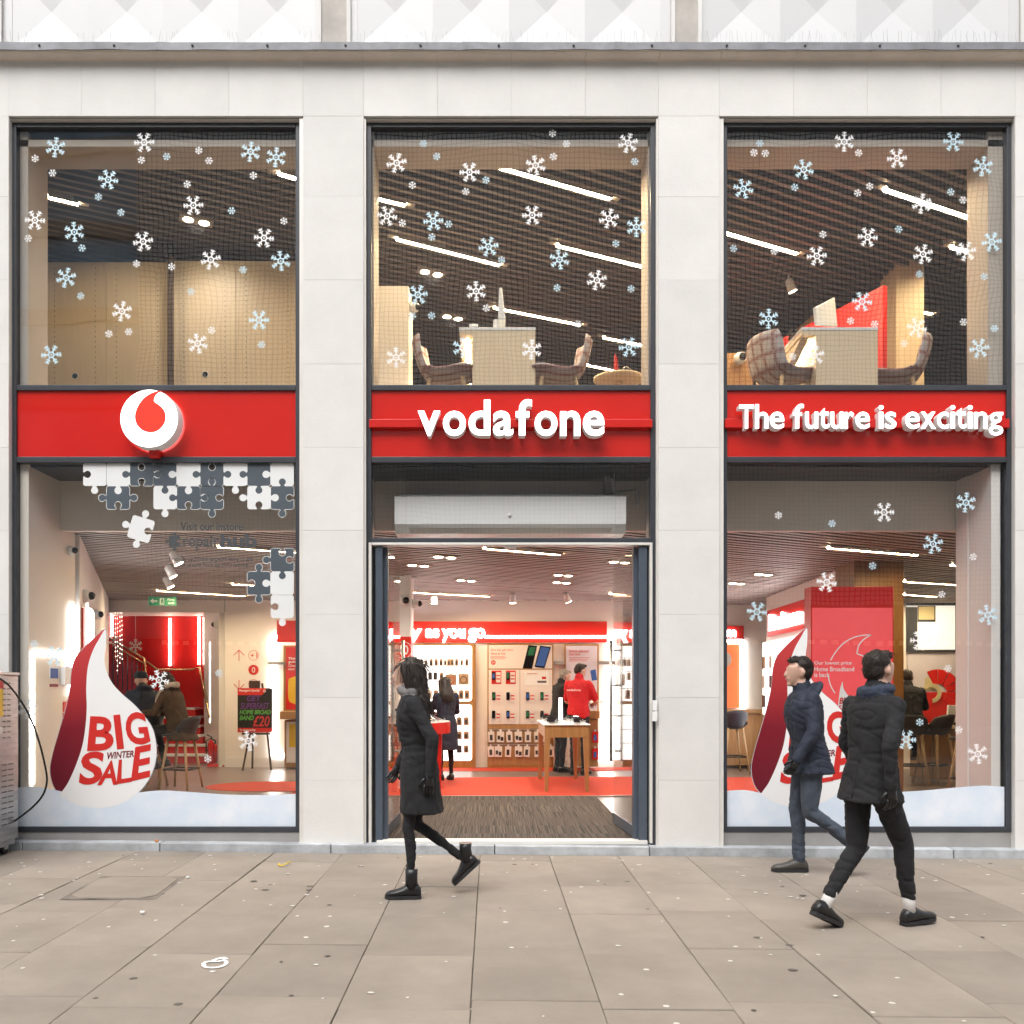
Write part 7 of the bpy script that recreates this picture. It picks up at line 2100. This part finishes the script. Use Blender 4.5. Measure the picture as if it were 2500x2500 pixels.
def shoe(b, ankle, toe_dir, L=0.27, pitch=0.0, boot=0.0, hgt=0.085):
    """shoe solid: heel under the ankle, toe along toe_dir (level unit vector), pitch raises the heel"""
    d = Vector(toe_dir).normalized(); sd = Vector((-d.y, d.x, 0)); up = Vector((0, 0, 1))
    d2 = d * math.cos(pitch) - up * math.sin(pitch); up2 = up * math.cos(pitch) + d * math.sin(pitch)
    base = Vector(ankle) - up2 * hgt - d2 * 0.06
    secs = [(-0.006, 0.026, 0.070), (0.015, 0.036, 0.100), (0.06, 0.040, 0.112), (0.105, 0.040, 0.100), (0.15, 0.044, 0.078), (0.195, 0.047, 0.064), (0.235, 0.042, 0.058), (0.262, 0.030, 0.048), (0.275, 0.012, 0.032)]
    k_ = L / 0.27; n = 12; V = []; Fc = []
    for x, w, h in secs:
        for q in range(n):
            a = 2 * math.pi * q / n
            yy = math.cos(a) * w; zz = 0.012 + (h - 0.012) * (0.5 + 0.5 * math.sin(a)) if math.sin(a) > -0.6 else 0.012
            V.append(base + d2 * x * k_ + sd * yy + up2 * zz)
    for i in range(len(secs) - 1):
        for q in range(n):
            a, b2 = i * n + q, i * n + (q + 1) % n
            Fc.append((a, b2, b2 + n, a + n))
    Fc.append(tuple(range(n))[::-1]); Fc.append(tuple((len(secs) - 1) * n + q for q in range(n)))
    up_b = MB().add(V, Fc, 0, True)
    if boot:
        up_b.tube([Vector(ankle) - up2 * 0.02, Vector(ankle) + up * boot * 0.6, Vector(ankle) + up * boot], [0.043, 0.042, 0.045], 14)
    # sole
    sol = MB(); P = []
    outline = [(-0.008, 0.024), (0.03, 0.038), (0.09, 0.037), (0.17, 0.047), (0.23, 0.043), (0.262, 0.028), (0.278, 0.0)]
    ring_ = [(x, w) for x, w in outline] + [(x, -w) for x, w in outline[-2::-1]]
    m = len(ring_)
    for z in (0.0, 0.024):
        for x, w in ring_: P.append(base + d2 * x * k_ + sd * w + up2 * z)
    sol.add(P, [tuple(range(m))[::-1], tuple(range(m, 2 * m))] + [(i, (i + 1) % m, (i + 1) % m + m, i + m) for i in range(m)])
    laces = MB()
    for q in range(4):
        x = 0.092 + 0.02 * q; z = 0.104 - 0.011 * q
        laces.tube([base + d2 * x * k_ - sd * 0.022 + up2 * (z - 0.008), base + d2 * (x + .005) * k_ + up2 * (z + 0.004), base + d2 * x * k_ + sd * 0.022 + up2 * (z - 0.008)], 0.003, 5)
    return up_b, sol, laces

def hand(wrist, dirv, palm_n, m, parent, s=1.0, curl=0.6):
    d = Vector(dirv).normalized(); n = Vector(palm_n); n = (n - d * n.dot(d)).normalized(); sd = d.cross(n)
    b = MB()
    w = Vector(wrist)
    b.tube([w - d * 0.02, w + d * 0.025, w + d * 0.075], [0.024 * s, 0.029 * s, 0.031 * s], 12)
    for k, (o, L_) in enumerate(((-0.028, 0.062), (-0.010, 0.075), (0.010, 0.07), (0.028, 0.055))):
        p0 = w + d * 0.082 + sd * o
        p1 = p0 + (d * math.cos(curl * .5) + n * math.sin(curl * .5)) * L_ * 0.45
        p2 = p1 + (d * math.cos(curl * 1.4) + n * math.sin(curl * 1.4)) * L_ * 0.35
        p3 = p2 + (d * math.cos(curl * 2.2) + n * math.sin(curl * 2.2)) * L_ * 0.3
        b.tube([p0 - d * 0.015, p0, p1, p2, p3], [0.010 * s, 0.010 * s, 0.009 * s, 0.008 * s, 0.006 * s], 8)
    t0 = w + d * 0.025 - sd * 0.03
    b.tube([t0, t0 + d * 0.03 - sd * 0.022 + n * 0.012, t0 + d * 0.06 - sd * 0.026 + n * 0.028], [0.013 * s, 0.011 * s, 0.008 * s], 8)
    return b.build('hand', m, parent)

def person(label, loc, heading, pose, wear, scale=1.0, group=None, voxel=0.0125):
    """pose gives joints for a 1.72 m figure facing +x; wear gives materials and cut"""
    P = dict(pelvis=(0, 0, 0.93), chest=(0.02, 0, 1.26), neck=(0.03, 0, 1.46), head=(0.055, 0, 1.60),
             sh_l=(0.0, 0.19, 1.40), sh_r=(0.0, -0.19, 1.40), el_l=(-0.06, 0.25, 1.13), el_r=(-0.06, -0.25, 1.13), wr_l=(0.05, 0.24, 0.90), wr_r=(0.05, -0.24, 0.90),
             hip_l=(0, 0.09, 0.90), hip_r=(0, -0.09, 0.90), kn_l=(0.03, 0.09, 0.49), kn_r=(0.03, -0.09, 0.49), an_l=(0, 0.09, 0.09), an_r=(0, -0.09, 0.09), pitch_l=0.0, pitch_r=0.0, yaw=0.0, nod=0.0, toe_l=(1, 0.1, 0), toe_r=(1, -0.1, 0))
    P.update(pose)
    rot = Matrix.Rotation(heading, 3, 'Z')
    def W(p): return Vector(loc) + rot @ (Vector(p) * scale)
    def WD(v): return rot @ Vector(v)
    f = Fig()
    top, bot = 'top', 'bottom'
    pv, ch, nk = Vector(P['pelvis']), Vector(P['chest']), Vector(P['neck'])
    fat = wear.get('bulk', 1.0)
    lean = math.atan2((nk - pv).x, (nk - pv).z)
    ax = (nk - pv).normalized()
    def sp(t, dx=0.0): q = pv + (nk - pv) * t; return (q.x + dx, q.y, q.z)
    # trunk
    f.loft([(sp(-0.12), 0.115 * fat, 0.165 * fat, lean), (sp(0.08), 0.125 * fat, 0.175 * fat, lean), (sp(0.30), 0.120 * fat, 0.160 * fat, lean), (sp(0.55, 0.01), 0.135 * fat, 0.180 * fat, lean), (sp(0.78, 0.005), 0.130 * fat, 0.195 * fat, lean), (sp(0.93), 0.095 * fat, 0.165 * fat, lean), (sp(1.0), 0.065, 0.085, lean)], top)
    # collar and neck
    hd = Vector(P['head'])
    f.tube([nk - ax * 0.03, nk * 0.4 + hd * 0.6], [0.062, 0.056], 'skin')
    if wear.get('collar', True): f.tube([nk - ax * 0.04, nk + ax * 0.035], [0.085, 0.072], top)
    # arms
    ar = wear.get('arm', 0.052) * fat
    for s_ in ('l', 'r'):
        a, e, w = Vector(P['sh_' + s_]) * 1.0 - Vector((0, 0.022 if s_ == 'l' else -0.022, 0.012)), Vector(P['el_' + s_]), Vector(P['wr_' + s_])
        if wear.get('short_sleeve'):
            f.tube([a, a.lerp(e, 0.75)], [0.068 * fat, 0.062 * fat], top); f.tube([a.lerp(e, 0.5), e], [0.043, 0.040], 'skin'); f.tube([e, w], [0.040, 0.028], 'skin')
        else:
            f.tube([a, a.lerp(e, 0.5), e], [0.062 * fat, ar * 1.10, ar], top); f.tube([e, e.lerp(w, 0.5), w], [ar, ar * 0.92, ar * 0.78], top)
    # legs
    lr = wear.get('leg', 1.0)
    for s_ in ('l', 'r'):
        h, k, an = Vector(P['hip_' + s_]), Vector(P['kn_' + s_]), Vector(P['an_' + s_])
        f.tube([h, h.lerp(k, 0.5), k], [0.092 * lr, 0.080 * lr, 0.060 * lr], bot)
        calf = k.lerp(an, 0.35); bk = (k - an).normalized(); calf = calf + Vector((-0.012, 0, 0))
        f.tube([k, calf, k.lerp(an, 0.75), an + (k - an).normalized() * wear.get('hem', 0.02)], [0.060 * lr, 0.058 * lr, 0.047 * lr * wear.get('flare', 1.0), 0.046 * lr * wear.get('flare', 1.0)], bot)
    # coat skirt
    if 'skirt' in wear:
        z = wear['skirt']; hx = wear.get('skirt_x', 0.0); wd = wear.get('skirt_w', 1.0)
        f.loft([(sp(0.2), 0.128 * fat, 0.178 * fat, lean), (sp(-0.05), 0.150 * fat, 0.195 * fat, 0), ((pv.x + hx * 0.5, 0, (pv.z + z) / 2), 0.165 * fat * wd, 0.205 * fat, 0), ((pv.x + hx, 0, z), 0.185 * fat * wd, 0.215 * fat, 0)], top)
    if 'hood' in wear:
        f.loft([(tuple(nk + Vector((-0.05, 0, -0.06))), 0.08, 0.14, 0.5), (tuple(nk + Vector((-0.08, 0, 0.0))), 0.085, 0.13, 0.6), (tuple(nk + Vector((-0.09, 0, 0.05))), 0.05, 0.09, 0.6)], top)
    # head
    hr = Matrix.Rotation(P['yaw'], 3, 'Z') @ Matrix.Rotation(P['nod'], 3, 'Y')
    def HD(x, y, z): return tuple(hd + hr @ (Vector((x, y, z)) * 0.94))
    f.ball(HD(-0.012, 0, 0.03), (0.092, 0.071, 0.092), 'skin')
    f.loft([(HD(0.03, 0, 0.05), 0.062, 0.066), (HD(0.036, 0, -0.01), 0.056, 0.060), (HD(0.040, 0, -0.065), 0.046, 0.046), (HD(0.045, 0, -0.098), 0.030, 0.030)], 'skin')
    f.tube([HD(0.092, 0, 0.022), HD(0.112, 0, -0.022)], [0.010, 0.015], 'skin')
    f.tube([HD(0.090, -0.018, -0.054), HD(0.094, 0, -0.056), HD(0.090, 0.018, -0.054)], [0.010, 0.012, 0.010], 'skin')
    f.ball(HD(0.078, 0, -0.098), 0.022, 'skin')
    for s_ in (-1, 1): f.tube([HD(-0.002, 0.076 * s_, 0.02), HD(-0.012, 0.084 * s_, -0.005), HD(0.0, 0.078 * s_, -0.035)], [0.013, 0.017, 0.010], 'skin')
    if wear.get('scarf'):
        f.tube([tuple(nk + Vector((0.075 * math.cos(q), 0.085 * math.sin(q), 0.015 + 0.012 * math.cos(q)))) for q in [k * math.pi / 4 for k in range(9)]], [0.036] * 9, 'scarf')
    # to world
    for b, reg in f.parts: b.v = [tuple(W(v)) for v in b.v]
    order = ['top', 'bottom', 'skin', 'sock', 'scarf']
    me = f.finish('person', dict(top=wear['top'], bottom=wear['bottom'], skin=wear.get('skin', 'skin_light'), sock='sock_white', scarf=wear.get('scarf', 'scarf')), order, voxel * scale, wrinkle=0.013)
    base = Vector(loc)
    tree = BVHTree.FromPolygons([v.co.copy() for v in me.vertices], [tuple(p.vertices) for p in me.polygons])
    def snap(z, ang, lift=0.002):                       # a point on the clothed surface at height z, seen from direction ang
        cc = W((pv.x + (nk.x - pv.x) * max(0.0, min(1.0, (z - pv.z) / max(0.05, nk.z - pv.z))), 0, z)); dv = WD((math.cos(ang), math.sin(ang), 0))
        hit = tree.ray_cast(cc + dv * 0.5, -dv)
        return hit[0] + dv * lift if hit[0] is not None else cc
    me.transform(Matrix.Translation(-base))
    o = bpy.data.objects.new('person', me); COL.objects.link(o)
    o.location = base; o['_w'] = list(base)
    tagit(o, label, 'person', group)
    if wear.get('detail'):
        zlo = wear.get('skirt', 0.85) + 0.02; zhi = 1.40
        for ang, z0, z1 in ((math.pi, zlo, zhi), (0.06, zlo, zhi), (1.62, zlo, 1.05), (-1.62, zlo, 1.05)):
            MB().tube([snap(z0 + (z1 - z0) * k / 14, ang, 0.0005) for k in range(15)], 0.0028, 5).build('seam', wear['top'], o)
        for k in range(5): MB().ball(snap(1.34 - k * 0.11, 0.16, 0.002), 0.010, 8, 6).build('button', 'rubber', o)
        for sg in (-1, 1):
            q = [snap(z_, sg * a_, 0.004) for z_, a_ in ((1.00, 0.75), (0.97, 1.35), (0.945, 1.35), (0.975, 0.75))]
            MB().add(q, [(0, 1, 2, 3)]).build('pocket_flap', wear['top'], o, norm=False)
    # shoes
    for s_ in ('l', 'r'):
        an = W(P['an_' + s_])
        u_, so, la = shoe(None, an, WD(P['toe_' + s_]), wear.get('foot', 0.27) * scale, P['pitch_' + s_], wear.get('boot', 0.0))
        sh_ = u_.build('shoe', wear.get('shoe', 'leather_black'), o)
        so.build('sole', 'rubber', sh_)
        if wear.get('bare_ankle'):
            kn_ = W(P['kn_' + s_])
            MB().tube([an - Vector((0, 0, 0.03)), an + (kn_ - an).normalized() * 0.15], [0.036, 0.039], 14).build('sock', 'sock_white', o)
        if not wear.get('boot'): la.build('laces', 'rubber', sh_)
    # hands
    for s_ in ('l', 'r'):
        e, w = W(P['el_' + s_]), W(P['wr_' + s_])
        hand(w, w - e, WD((0.2, -1 if s_ == 'l' else 1, 0.1)) if not pose.get('palm') else WD(pose['palm']), MATS[wear.get('glove', wear.get('skin', 'skin_light'))], o, scale)
    # eyes, brows
    eb = MB()
    for s_ in (-1, 1):
        eb.ball(W(HD(0.079, 0.030 * s_, 0.018)), 0.0105 * scale, 8, 6)
        eb.tube([W(HD(0.083, 0.014 * s_, 0.040)), W(HD(0.084, 0.032 * s_, 0.045)), W(HD(0.070, 0.050 * s_, 0.038))], 0.0045 * scale, 5)
    eb.build('eyes_and_brows', 'hair_dark', o)
    # hair / hat
    hb = Fig(); hm = wear.get('hair', 'hair_dark'); st = wear.get('hair_style', 'short')
    hb.ball(HD(-0.026, 0, 0.050), (0.090, 0.078, 0.082), 'top')
    hb.ball(HD(-0.050, 0, 0.010), (0.062, 0.073, 0.078), 'top')
    if st == 'short': hb.ball(HD(0.035, 0, 0.105), (0.050, 0.062, 0.028), 'top')
    if st == 'hat':
        hb.parts = []; hb.loft([(HD(-0.02, 0, 0.035), 0.108, 0.092), (HD(-0.022, 0, 0.075), 0.108, 0.092), (HD(-0.03, 0, 0.115), 0.092, 0.080), (HD(-0.04, 0, 0.150), 0.05, 0.045)], 'top')
    if st in ('long', 'loose'):
        ln = wear.get('hair_len', 0.32)
        hb.loft([(HD(-0.03, 0, 0.09), 0.090, 0.083), (HD(-0.055, 0, 0.0), 0.080, 0.094), (HD(-0.085, 0, -0.12), 0.062, 0.108), (HD(-0.11, 0, -0.12 - ln * 0.5), 0.050, 0.110), (HD(-0.10, 0, -0.12 - ln), 0.028, 0.085)], 'top')
        for s_ in (-1, 1): hb.tube([HD(0.03, 0.078 * s_, 0.07), HD(0.0, 0.090 * s_, -0.03), HD(-0.03, 0.10 * s_, -0.16)], [0.020, 0.026, 0.022], 'top')
    for b, reg in hb.parts: b.v = [tuple(W(v)) for v in b.v]
    hme = hb.finish('hair', dict(top=hm), ['top'], 0.009 * scale, 2, wrinkle=0.007)
    hme.transform(Matrix.Translation(-base))
    ho = bpy.data.objects.new('hat' if st == 'hat' else 'hair', hme); COL.objects.link(ho); ho.parent = o
    if st != 'hat':
        rs_ = random.Random(int(abs(loc[0] * 1000)) + 5)
        hv = [v.co + base for v in hme.vertices]; hn = [v.normal.copy() for v in hme.vertices]
        sb = MB()
        for _ in range(wear.get('strands', 160)):
            i = rs_.randrange(len(hv)); p, n = hv[i], hn[i]
            dn = WD(hr @ Vector((-0.45 if st == 'short' else -0.1, rs_.uniform(-0.25, 0.25), -0.8 if st != 'short' else -0.35 + rs_.uniform(-0.4, 0.3))))
            tg = (dn - n * dn.dot(n)); tg = tg.normalized() if tg.length > 1e-3 else dn
            ln_ = (0.032 if st == 'short' else 0.11) * rs_.uniform(0.6, 1.3)
            sb.tube([p - n * 0.004, p + n * 0.003 + tg * ln_ * 0.4, p + n * rs_.uniform(-0.006, 0.003) + tg * ln_], [0.0022, 0.002, 0.0006], 4, smooth=True, caps=False)
        so_ = sb.build('hair_strands', hm, ho, norm=False); so_['kind'] = 'stuff'
    lp = MB().tube([W(HD(0.098, -0.02, -0.055)), W(HD(0.105, 0, -0.056)), W(HD(0.098, 0.02, -0.055))], 0.006 * scale, 6); lp.build('lips', 'lip', o)
    return o, W, WD, P

def strap_bag(o, W, pts, r, m, name='bag'): MB().tube([W(p) for p in pts], r, 10).build(name, m, o)

WALK = dict(pelvis=(0.0, 0, 0.92), chest=(0.035, 0, 1.25), neck=(0.055, 0, 1.455), head=(0.085, 0, 1.595), hip_l=(0.0, 0.085, 0.90), hip_r=(0.0, -0.085, 0.90),
            kn_l=(0.075, 0.085, 0.50), an_l=(0.05, 0.085, 0.085), kn_r=(0.03, -0.085, 0.50), an_r=(-0.33, -0.085, 0.24), pitch_r=0.75, pitch_l=0.0, toe_l=(1, 0.05, 0), toe_r=(1, -0.05, 0),
            sh_l=(0.035, 0.19, 1.395), sh_r=(0.035, -0.19, 1.395), el_l=(-0.11, 0.235, 1.14), wr_l=(-0.09, 0.23, 0.89), el_r=(0.05, -0.235, 1.13), wr_r=(0.17, -0.225, 0.92))
def mirror(p):
    q = {}
    for k, v in p.items():
        nk_ = k[:-2] + ('_r' if k.endswith('_l') else '_l') if k.endswith(('_l', '_r')) else k
        q[nk_] = (v[0], -v[1], v[2]) if isinstance(v, tuple) else v
    return q
# pedestrian outside the doorway
g = ground_at(1003, 2187)
o, W, WD, P = person('person in a long dark coat and ankle boots walking past the doorway', (g.x + 0.06, g.y, gz(g.x) + 0.004), R(180), WALK,
    dict(top='cloth_black', bottom='cloth_black', skirt=0.60, skirt_x=-0.02, detail=1, strands=900, skirt_w=0.92, leg=0.72, boot=0.12, shoe='leather_black', foot=0.245, hair_style='long', scarf='scarf_grey', glove='leather_black', hair_len=0.18, bulk=0.93), 0.965, 'pedestrians on the pavement', 0.0095)
MB().tube([W(p) for p in ((0.02, -0.17, 1.44), (0.08, -0.20, 1.2), (0.02, -0.25, 0.98))], 0.012, 8).build('bag_strap', 'leather_black', o)
MB().hexa([W(p) for p in ((-0.12, -0.31, 0.74), (0.16, -0.31, 0.74), (0.16, -0.22, 0.74), (-0.12, -0.22, 0.74), (-0.10, -0.30, 0.97), (0.14, -0.30, 0.97), (0.14, -0.23, 0.97), (-0.10, -0.23, 0.97))]).build('shoulder_bag', 'leather_black', o, bevel=0.02)
# two pedestrians before the window under the slogan
g = ground_at(1960, 2134)
person('person in dark jacket and worn grey shoes walking past the sale poster', (g.x + 0.05, g.y, gz(g.x) + 0.004), R(180), mirror(WALK),
    dict(top='cloth_navy', bottom='denim', skirt=0.80, hood=1, flare=1.15, detail=1, strands=900, shoe='leather_grey', foot=0.275, hair='hair_dark', glove='leather_black', hair_style='short', bulk=1.02), 1.0, 'pedestrians on the pavement', 0.0095)
STRIDE = dict(WALK); STRIDE.update(pelvis=(0.0, 0, 0.895), hip_l=(0, 0.085, 0.875), hip_r=(0, -0.085, 0.875), kn_l=(0.20, 0.085, 0.50), an_l=(0.26, 0.085, 0.085), pitch_l=-0.05, kn_r=(-0.02, -0.085, 0.47), an_r=(-0.31, -0.085, 0.15), pitch_r=0.42)
ga, gb = ground_at(2197, 2243), ground_at(2045, 2283)
mid = (ga + gb) / 2
hd_ = math.atan2(ga.y - gb.y, ga.x - gb.x) * 0.75
person('person in black coat, rolled trousers and white socks striding along the pavement', (mid.x + 0.0, mid.y, gz(mid.x) + 0.004), hd_, mirror(STRIDE),
    dict(top='cloth_black', bottom='cloth_black', skirt=0.78, hem=0.085, detail=1, strands=900, bare_ankle=1, shoe='leather_black', foot=0.265, hair='hair_dark', scarf='scarf_dark', glove='leather_black', hair_style='short', bulk=0.94), 0.99, 'pedestrians on the pavement', 0.0095)

# customer standing by the red table, back turned
STAND = dict(el_l=(0.10, 0.235, 1.12), wr_l=(0.27, 0.12, 1.10), el_r=(0.10, -0.235, 1.12), wr_r=(0.27, -0.12, 1.10), head=(0.085, 0, 1.585), nod=0.25, palm=(0, 0, -1))
g = Vector((X_(1089, 5.5), 5.5, FZ + 0.007))
person('customer in a long dark coat with hair down standing by the red table', g, R(112), STAND, dict(top='cloth_navy', bottom='cloth_black', skirt=0.50, leg=0.85, shoe='leather_black', hair='hair_dark', hair_style='long', hair_len=0.22, bulk=0.95, foot=0.25), 0.90)
g = Vector((X_(1412, 6.3), 6.3, FZ + 0.007))
o, W, WD, P = person('staff member in a red polo shirt with back turned behind the oak table', g, R(62), dict(STAND, yaw=R(-25), wr_r=(0.36, -0.10, 1.08), el_r=(0.12, -0.25, 1.12)), dict(top='cloth_red', bottom='denim_dark', short_sleeve=1, shoe='leather_black', hair='hair_dark', hair_style='short', bulk=1.02), 1.03)
MB().hexa([W(p) for p in ((0.30, -0.22, 1.09), (0.52, -0.22, 1.12), (0.52, 0.02, 1.12), (0.30, 0.02, 1.09), (0.30, -0.22, 1.096), (0.52, -0.22, 1.126), (0.52, 0.02, 1.126), (0.30, 0.02, 1.096))]).build('leaflet', 'paper', label='pale leaflet in the hands of the staff member in red', cat='leaflet')
text('shirt_print', 'vodafone', 0, 0, 0, 0, 0, 'white_print', o, depth=0.002, frame=(tuple(W((-0.150, 0.13, 1.285))), tuple(WD((0.0, -1, 0))), 0.24, 0.035))
g = Vector((X_(1366, 6.75), 6.75, FZ + 0.007))
person('customer in a dark jacket with grey hair beside the staff member in red', g, R(20), dict(STAND, nod=0.35, head=(0.10, 0, 1.57)), dict(top='cloth_black', bottom='denim_dark', skirt=0.80, shoe='leather_black', hair='hair_grey', hair_style='short'), 0.99)

# seated customers
def seated(hs, lean=0.12, reach=0.34, knee=0.44):
    return dict(pelvis=(0.0, 0, hs + 0.10), chest=(lean * 0.6, 0, hs + 0.42), neck=(lean, 0, hs + 0.62), head=(lean + 0.07, 0, hs + 0.745), hip_l=(0.02, 0.09, hs + 0.09), hip_r=(0.02, -0.09, hs + 0.09),
        kn_l=(knee, 0.12, hs + 0.05), kn_r=(knee, -0.12, hs + 0.05), an_l=(knee - 0.12, 0.11, hs - 0.36), an_r=(knee - 0.14, -0.11, hs - 0.36), pitch_l=0.25, pitch_r=0.25,
        sh_l=(lean - 0.02, 0.19, hs + 0.56), sh_r=(lean - 0.02, -0.19, hs + 0.56), el_l=(lean + 0.08, 0.25, hs + 0.31), el_r=(lean + 0.08, -0.25, hs + 0.31), wr_l=(lean + reach, 0.12, hs + 0.30), wr_r=(lean + reach, -0.10, hs + 0.30), nod=0.3, palm=(0, 0, -1))
o, W, WD, P = person('seated customer in a brown coat and pale scarf on a bar stool', (S1.x, S1.y, FZ), R(168), seated(0.73, 0.16), dict(top='cloth_brown', bottom='cloth_black', skirt=0.66, skirt_x=-0.05, skirt_w=1.05, shoe='leather_black', hair='hair_dark', hair_style='long', hair_len=0.05, bulk=1.03, foot=0.25), 1.0, 'seated customers')
sc_f = Fig(); hs = 0.73
sc_f.tube([(0.20, 0.02, hs + 0.66), (0.13, 0.085, hs + 0.68), (0.06, 0.0, hs + 0.69), (0.13, -0.085, hs + 0.68), (0.20, -0.02, hs + 0.66)], [0.045] * 5, 'top')
sc_f.tube([(0.20, 0.05, hs + 0.66), (0.27, 0.08, hs + 0.50), (0.28, 0.09, hs + 0.30)], [0.045, 0.05, 0.04], 'top')
for b, reg in sc_f.parts: b.v = [tuple(W(v)) for v in b.v]
me = sc_f.finish('scarf', dict(top='scarf'), ['top'], 0.012, 3); me.transform(Matrix.Translation(-Vector(o['_w'])))
so = bpy.data.objects.new('scarf', me); COL.objects.link(so); so.parent = o
person('seated customer in a navy jacket and dark hat seen from behind', (S2.x, S2.y, FZ), R(125), seated(0.73, 0.14), dict(top='cloth_navy', bottom='denim', shoe='leather_black', hair='beanie', hair_style='hat', bulk=1.12, hood=1), 1.0, 'seated customers')
person('seated customer with brown hair facing the others behind the sale poster', (X_(262, S1.y + 1.75), S1.y + 1.75, FZ), R(-80), seated(0.73, 0.12), dict(top='cloth_grey', bottom='denim_dark', shoe='leather_black', hair='hair_dark', hair_style='short'), 0.97, 'seated customers')
bar_stool((X_(262, S1.y + 1.75), S1.y + 1.75, FZ), R(-80), 'bar stool under the customer facing the others', 0.72)
person('seated customer in a black coat at the high desk beyond the brown column', (X_(2222, S5.y - .1), S5.y - 0.1, FZ), R(75), seated(0.81, 0.16), dict(top='cloth_black', bottom='denim_dark', shoe='leather_black', hair='hair_dark', hair_style='short', bulk=1.08), 0.98, 'seated customers')
